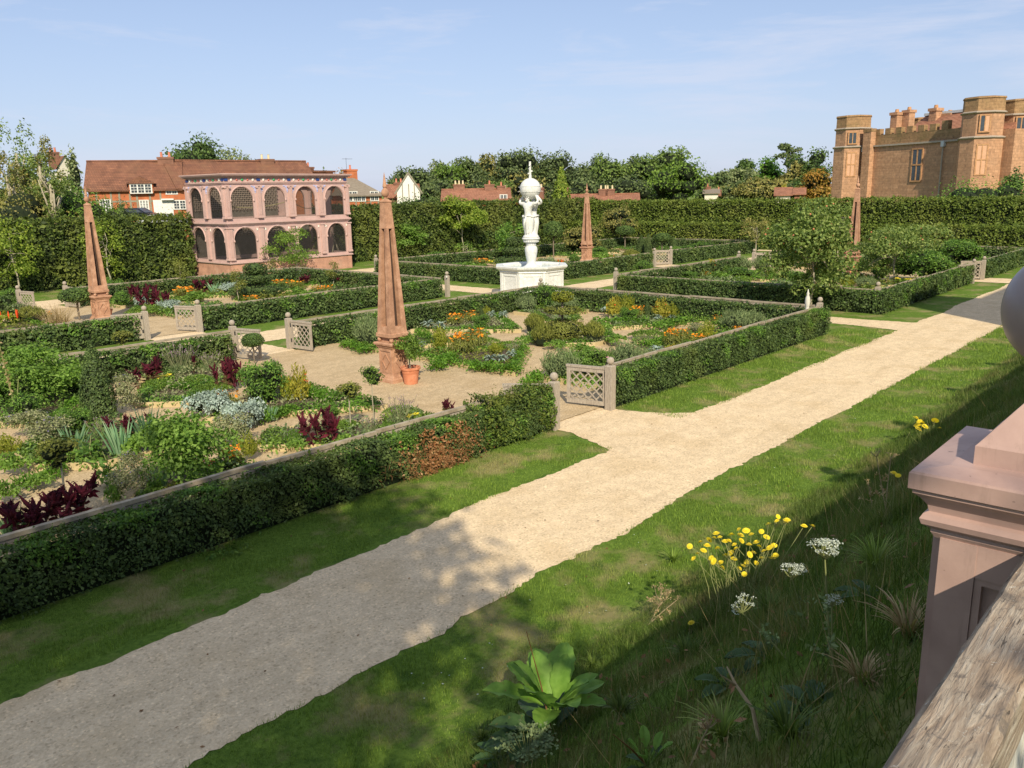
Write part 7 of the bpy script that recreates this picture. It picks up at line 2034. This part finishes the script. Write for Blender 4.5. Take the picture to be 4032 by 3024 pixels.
def hawkbit(bx, by, heads, label, spread=60, stems=30, group=None):
    b = onbank(bx, by); root = empty('hawkbit_clump', b, 0, label, 'wildflowers'); m = dist_m(b); rg = np.random.RandomState(int(bx))
    sb = MB(); fp = None
    for i, (x, y) in enumerate(heads):
        p = seen(x, y, b, rg.uniform(-.25, .25)) - b; q = Vector((rg.normal(0, spread * m * .35) + p.x * .3, rg.normal(0, .12) + p.y * .3, 0)); q.z = float(gz(b.x + q.x, b.y + q.y)) - b.z
        mid = (q + p) / 2 + Vector((rg.normal(0, .02), rg.normal(0, .02), .03)); sb.tube([tuple(q), tuple(mid), tuple(p)], .0035, 5, cap=False)
        hb = MB(); r = 7.6 * m * rg.uniform(.75, 1.1); k = 16
        for ring_, rr, zz in ((0, 1.0, .0), (1, .7, .25), (2, .4, .42)):
            V = [(0, 0, zz * r * .5)]
            for j in range(2 * k): a = pi * j / k + ring_ * .2; V.append((cos(a) * r * rr * (1 if j % 2 else .8), sin(a) * r * rr * (1 if j % 2 else .8), zz * r))
            hb.add(V, np.array([(0, 1 + j, 1 + (j + 1) % (2 * k)) for j in range(2 * k)]))
        o = hb.build('flower_head', M['yellow'], root, loc=p); o.rotation_euler = (rg.normal(.25, .3), rg.normal(-.15, .3), rg.uniform(0, 6))
    for i in range(stems):
        q = Vector((rg.normal(0, spread * m * .4), rg.normal(0, .2), 0)); q.z = float(gz(b.x + q.x, b.y + q.y)) - b.z; h = rg.uniform(.1, .34)
        t = q + Vector((rg.normal(0, .08), rg.normal(0, .08), h)); sb.tube([tuple(q), tuple((q + t) / 2 + Vector((.01, 0, .02))), tuple(t)], .003, 4, cap=False)
        if i % 3 == 0: sb.lathe([(.004, -.012), (.008, 0), (.003, .012)], tuple(t), 6)
    sb.build('stems', M['stalk'], root)
    n = 420; P = np.c_[rg.normal(0, spread * m * .5, n), rg.normal(0, .22, n)]; Z_ = gz(P[:, 0] + b.x, P[:, 1] + b.y) - b.z
    MB().blades(np.c_[P, Z_], .16, .012, .6, rg).build('leaves', M['bankgrass'], root)
hawkbit(1610, 1300, [(1498, 1206), (1490, 1180), (1513, 1171), (1520, 1189), (1547, 1152), (1555, 1160), (1566, 1169), (1575, 1168), (1543, 1162), (1536, 1205), (1541, 1212), (1560, 1226), (1578, 1194), (1590, 1185), (1580, 1155), (1596, 1143), (1612, 1146), (1623, 1154), (1634, 1171), (1602, 1168), (1640, 1180), (1650, 1190), (1634, 1216), (1660, 1132), (1678, 1125), (1697, 1128), (1662, 1183), (1645, 1148), (1672, 1178), (1627, 1194), (1614, 1214), (1606, 1222), (1608, 1240), (1620, 1198), (1700, 1123), (1681, 1116), (1737, 1136), (1755, 1136), (1676, 1199), (1556, 1215), (1585, 1207), (1528, 1178), (1508, 1196), (1550, 1184), (1568, 1200), (1586, 1176), (1600, 1156), (1618, 1176), (1532, 1166), (1645, 1205), (1668, 1205), (1598, 1228), (1656, 1160)],
        'large clump of yellow dandelion-like flowers on the grassy bank', spread=110, stems=60)
hawkbit(2000, 950, [(1979, 903), (1986, 910), (1992, 913), (1982, 918), (1998, 921), (2020, 908), (2030, 926), (1984, 927)], 'small far cluster of yellow flowers at the shadow edge', spread=26, stems=10)
hawkbit(1960, 1110, [(1940, 1027), (1931, 1022)], 'pair of yellow flowers left of the pink pier cap', spread=14, stems=4)
hawkbit(1515, 1360, [(1497, 1364), (1530, 1371), (1524, 1377), (1493, 1345)], 'scattered low yellow flowers below the large clump', spread=20, stems=4)

def umbel(bx, by, hx, hy, w_, label, mat, stem='stalk', rays=14, dry=False, tilt=.2, name='wild_carrot'):
    b = onbank(bx, by); p = seen(hx, hy, b) - b; m = dist_m(b); r = w_ * m / 2 * .88; root = empty(name, b, 0, label, 'wildflower'); rg = np.random.RandomState(int(hx * 3))
    hub = p - Vector((0, 0, r * .9)); sb = MB().tube([(0, 0, 0), tuple(hub * .5 + Vector((.02, .01, 0))), tuple(hub)], [.006, .005, .004], 6); fb = MB()
    for k in range(rays):
        a = rg.uniform(0, 2 * pi); q = sqrt(rg.uniform(.02, 1)); t = hub + Vector((cos(a) * q * r, sin(a) * q * r, r * .9 + (.15 * r * (1 - q)) + cos(a) * q * r * tilt)); sb.tube([tuple(hub), tuple((hub + t) / 2 + Vector((cos(a) * q, sin(a) * q, 0)) * r * .12), tuple(t)], .002, 4, cap=False)
        n = 14; P = np.array(t) + rg.normal(0, 1, (n, 3)) * (r * .13, r * .13, r * .04); fb.leaves(P, np.tile((0, 0, 1.), (n, 1)), r * .13, r * .12, rng=rg, tilt=.4)
    for s_ in (.35, .6):
        c = hub * s_; n = 24; t = rg.uniform(0, 1, n); a = rg.uniform(0, 6.28); P = np.c_[c.x + cos(a) * .16 * t, c.y + sin(a) * .16 * t, c.z + .05 * t]; fb2 = MB().leaves(P, rg.normal(0, 1, (n, 3)), .035, rng=rg); fb2.build('leaf', M['grey_green' if not dry else 'straw'], root)
    fb.build('flower_head', M[mat], root); sb.build('stem', M[stem], root)
umbel(1795, 1440, 1784, 1181, 64, 'tallest white flat-topped wild carrot, right of the yellow clump', 'whiteflower', rays=34)
umbel(1745, 1370, 1712, 1229, 52, 'white wild carrot touching the right of the yellow clump', 'whiteflower', rays=26)
umbel(1800, 1480, 1798, 1294, 38, 'small white wild carrot below the tallest one', 'whiteflower', rays=18)
umbel(1700, 1425, 1604, 1306, 46, 'white wild carrot leaning left above broad dark leaves', 'whiteflower', rays=22, tilt=.7)
umbel(1405, 1345, 1425, 1284, 62, 'dry brown umbel at the shade edge left of the yellow clump', 'straw', 'drystalk', 16, True, .4, 'dry_umbel')
umbel(1400, 1350, 1462, 1288, 22, 'small dry umbel twin of the brown one', 'straw', 'drystalk', 7, True, .4, 'dry_umbel')
umbel(1915, 1110, 1895, 975, 30, 'dry branching seed head standing left of the pier cap', 'straw', 'drystalk', 9, True, .3, 'dry_umbel')
umbel(1912, 1112, 1925, 980, 26, 'second dry seed head beside the branching one', 'straw', 'drystalk', 8, True, -.3, 'dry_umbel')
umbel(1885, 1100, 1878, 1040, 24, 'small dry seed head lower left of the branching one', 'straw', 'drystalk', 7, True, .2, 'dry_umbel')
umbel(1140, 1700, 1140, 1597, 120, 'grey-green seeding umbel in front of the broad-leaved dock', 'grey_green', 'stalk', 30, False, .1, 'seeding_umbel')
umbel(1490, 1660, 1530, 1556, 44, 'withered brown flower head at the bottom edge', 'brown_leaf', 'drystalk', 12, True, .3, 'dry_umbel')

def broad_leaf(mb, base, azm, L_, W_, el, rg, droop=.5):
    """big ribbed leaf with wavy rim"""
    n, k = 14, 7; t = np.linspace(0, 1, n); d = np.array((cos(azm), sin(azm), 0)); s = np.array((-sin(azm), cos(azm), 0))
    e = el - droop * t * 1.1; dx = np.cumsum(np.cos(e)) * L_ / n; dz = np.cumsum(np.sin(e)) * L_ / n
    wd = W_ * .5 * np.clip(t * 3.2, .06, 1) ** .8 * np.clip((1 - t) * 2.6, 0, 1) ** .6 + .004
    V = []
    for i in range(n):
        for j in range(k):
            u = (j - (k - 1) / 2) / ((k - 1) / 2); cup = .28 * abs(u) ** 1.3 * wd[i]; wave = .10 * W_ * sin(t[i] * 26 + u * 2 + azm * 3) * abs(u) ** 2 * .35
            V.append(np.array(base) + d * dx[i] + s * u * wd[i] * (1 + .07 * sin(t[i] * 31 + azm)) + np.array((0, 0, dz[i] + cup + wave - (.012 if j == (k - 1) // 2 else 0))))
    mb.add(V, np.array([(i * k + j, i * k + j + 1, (i + 1) * k + j + 1, (i + 1) * k + j) for i in range(n - 1) for j in range(k - 1)]))
def biglf(name, c1, c2, tr):
    m, nt, out = newmat(name); p = wpos(nt); c = ramp(nt, [(.35, c1), (.65, c2)], noise(nt, 9, 5, .6, p)); c = mix(nt, c, (.22, .15, .05), ramp(nt, [(.62, (0, 0, 0)), (.68, (.8, .8, .8))], noise(nt, 16, 5, .7, p))); pr = bsdf(nt, out, c, .6, bump(nt, noise(nt, 60, 3, .6, p), .4, .004), .35)
    t = nt.nodes.new('ShaderNodeBsdfTranslucent'); nt.links.new(c, t.inputs[0]); ms = nt.nodes.new('ShaderNodeMixShader'); ms.inputs[0].default_value = tr
    nt.links.new(pr.outputs[0], ms.inputs[1]); nt.links.new(t.outputs[0], ms.inputs[2]); nt.links.new(ms.outputs[0], out.inputs[0])
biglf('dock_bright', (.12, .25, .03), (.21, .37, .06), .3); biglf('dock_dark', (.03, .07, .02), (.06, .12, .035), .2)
def dock(bx, by, sc, label, n1=9, n2=10, bright='dock_bright', height=1.0):
    b = onbank(bx, by); root = empty('broad_leaved_dock', b, 0, label, 'plant'); rg = np.random.RandomState(int(bx))
    for k in range(n1 + n2):
        top = k < n1; azm = (2.4 * k + rg.uniform(-.3, .3)); L_ = sc * rg.uniform(.75, 1.1) * (.42 if top else .40); el = (1.35 - .07 * k + rg.uniform(-.08, .08)) if top else rg.uniform(.0, .5)
        mb = MB(); base = np.array((cos(azm) * .05, sin(azm) * .05, sc * (.22 if top else .03) * height)); mb.tube([(0, 0, 0), tuple(base * .6), tuple(base)], .008, 5, cap=False)
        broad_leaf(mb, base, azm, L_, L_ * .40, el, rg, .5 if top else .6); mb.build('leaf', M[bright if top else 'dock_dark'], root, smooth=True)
    if n1: MB().tube([(0, 0, 0), (-.1, .05, sc * .4), (-.22, .1, sc * .8)], [.008, .006, .003], 5).build('flower_stalk', M['brown_leaf'], root)
dock(1195, 1592, 1.35, 'broad-leaved dock with big sunlit leaves at the bottom centre', 14, 16)
dock(1655, 1420, .55, 'dark dock rosette under the leaning wild carrot', 0, 12)
dock(1400, 1655, .36, 'small leafy weed lit at the bottom edge', 5, 5)
dock(1085, 1640, .6, 'large dark leaves left of the seeding umbel', 0, 9)
dock(1750, 1540, .5, 'grey-leaved weed in the deep shade near the handrail', 0, 8)
dock(1575, 1480, .42, 'low dark weed in the middle of the shaded bank', 0, 8)
dock(1880, 1290, .45, 'dark weed rosette left of the pier shaft', 0, 9)
# twiggy dead stem on the bank
b = onbank(1640, 1620); P = [seen(x, y, b, k * .05) - b for k, (x, y) in enumerate([(1640, 1600), (1625, 1530), (1590, 1480), (1570, 1440)])]
o = MB().tube([tuple(p) for p in P], [.012, .01, .008, .004], 6).tube([tuple(P[2]), tuple(seen(1556, 1458, b) - b)], [.006, .002], 5).build('stem', M['drystalk'])
dd_ = empty('dead_stalk', b, 0, 'bent dead stalk lying across the shaded bank', 'twig'); o.parent = dd_
# low weeds along the near hedge foot and in the lawn
rg = np.random.RandomState(9)
def weed(x, y, r, mat, label, n=60, L=.05, name='lawn_weed'):
    b = Vector((*at(x, y, 0), 0)) if y < 1250 or x < 1300 and False else onbank(x, y); root = empty(name, b, 0, label, 'plant'); a = rg.uniform(0, 6.28, n); q = np.sqrt(rg.uniform(0, 1, n)) * r
    MB().leaves(np.c_[q * np.cos(a), q * np.sin(a), rg.uniform(.02, .09, n)], np.c_[np.cos(a) * .5, np.sin(a) * .5, np.ones(n)], L, rng=rg, tilt=.4).build('leaves', M[mat], root)
weed(505, 1190, .28, 'mid', 'round-leaved weed growing at the near hedge foot', 90, .075); weed(455, 1205, .2, 'rose', 'pale weed beside the round-leaved one at the hedge foot', 50, .06)
weed(1110, 1500, .12, 'grey_green', 'tiny grey weed in the sunlit patch of lawn', 30, .04)
# leafy sprigs behind the handrail in the corner
sp = empty('climbing_sprig', (-25.0, -11.8, 4.05), 0, 'leafy green sprig below the handrail in the lower right corner', 'plant'); n = 70; P = np.c_[rg.normal(.1, .16, n), rg.normal(-.03, .06, n), rg.uniform(-.25, .22, n)]
MB().leaves(P, np.c_[rg.normal(-.5, .5, n), rg.normal(-.3, .4, n), np.ones(n)], .075, .028, rng=rg, tilt=.4).build('leaves', M['bright'], sp)
MB().tube([(-.1, 0, -.4), (.05, -.02, -.1), (.2, -.04, .2)], .004, 5).build('stem', M['stalk'], sp)

# fallen leaves and a few daisies on the path and the verges
rg = np.random.RandomState(31); n = 90
P = np.c_[rg.uniform(-25, -4, n), rg.uniform(-6.0, -.3, n), np.full(n, .022)]
tag(MB().leaves(P, np.tile((0, 0, 1.), (n, 1)), .05, rng=rg, tilt=.25).build('fallen_leaves', M['brown_leaf']), kind='stuff')
n = 60; P = np.c_[rg.uniform(-22, 2, n), rg.uniform(-6.3, -4.9, n), np.full(n, .055)]
tag(MB().leaves(P, np.tile((0, 0, 1.), (n, 1)), .025, .025, rng=rg, tilt=.2).build('daisies', M['whiteflower']), kind='stuff')

# arching grass tufts on the bank
def tuft(x, y, n, h, mat, label):
    b = onbank(x, y); root = empty('grass_tuft', b, 0, label, 'grass tuft'); mb = MB(); r_ = np.random.RandomState(int(x + y))
    for k in range(n):
        a = r_.uniform(0, 2 * pi); l = h * r_.uniform(.5, 1.1); ou = r_.uniform(.3, 1.0); t = np.linspace(0, 1, 6); w_ = .0055 * (1 - t ** 2) + .0005
        x_ = l * ou * t ** 1.5 + .02; z_ = l * (t - .55 * ou * t ** 2.4); ca, sa = cos(a), sin(a)
        A = np.c_[x_ * ca - sa * w_, x_ * sa + ca * w_, z_]; B = np.c_[x_ * ca + sa * w_, x_ * sa - ca * w_, z_ + .001]
        mb.add(np.concatenate([A, B]), np.array([(i, i + 1, i + 7, i + 6) for i in range(5)]))
    mb.build('blades', M[mat], root)
for a_ in ((1455, 1215, 90, .34, 'grass', 'long grass tuft left of the yellow-flowered clump'), (1890, 1235, 110, .36, 'grass', 'bright grass tuft left of the pier shaft'), (1660, 1330, 80, .3, 'bankgrass', 'grass tuft below the yellow-flowered clump'),
           (1560, 1600, 90, .26, 'grass', 'grass tuft beside the withered brown flower head'), (1340, 1545, 90, .26, 'bankgrass', 'grass tuft right of the sunlit dock'), (1960, 1380, 70, .28, 'straw', 'straw-coloured dry tuft under the pier'),
           (1700, 1600, 80, .26, 'bankgrass', 'dark grass tuft by the bent dead stalk'), (1480, 1420, 80, .26, 'bankgrass', 'grass tuft at the shade edge below the brown umbel'), (1860, 1480, 60, .22, 'straw', 'dry tuft in the deep shade near the handrail'),
           (1280, 1440, 70, .2, 'grass', 'short grass tuft above the sunlit dock'), (1040, 1600, 80, .2, 'bankgrass', 'grass tuft at the bottom edge left of the dock'), (1990, 930, 60, .3, 'grass', 'grass tuft around the small far yellow flowers')):
    tuft(*a_)
n = 260; P = np.c_[rg.uniform(-23.5, -15, n), rg.uniform(-11, -7.2, n)]; P = np.c_[P, gz(P[:, 0], P[:, 1]) + .07]
tag(MB().leaves(P, np.tile((0, 0, 1.), (n, 1)), .06, rng=rg, tilt=.5).build('leaf_litter', M['brown_leaf']), kind='stuff')
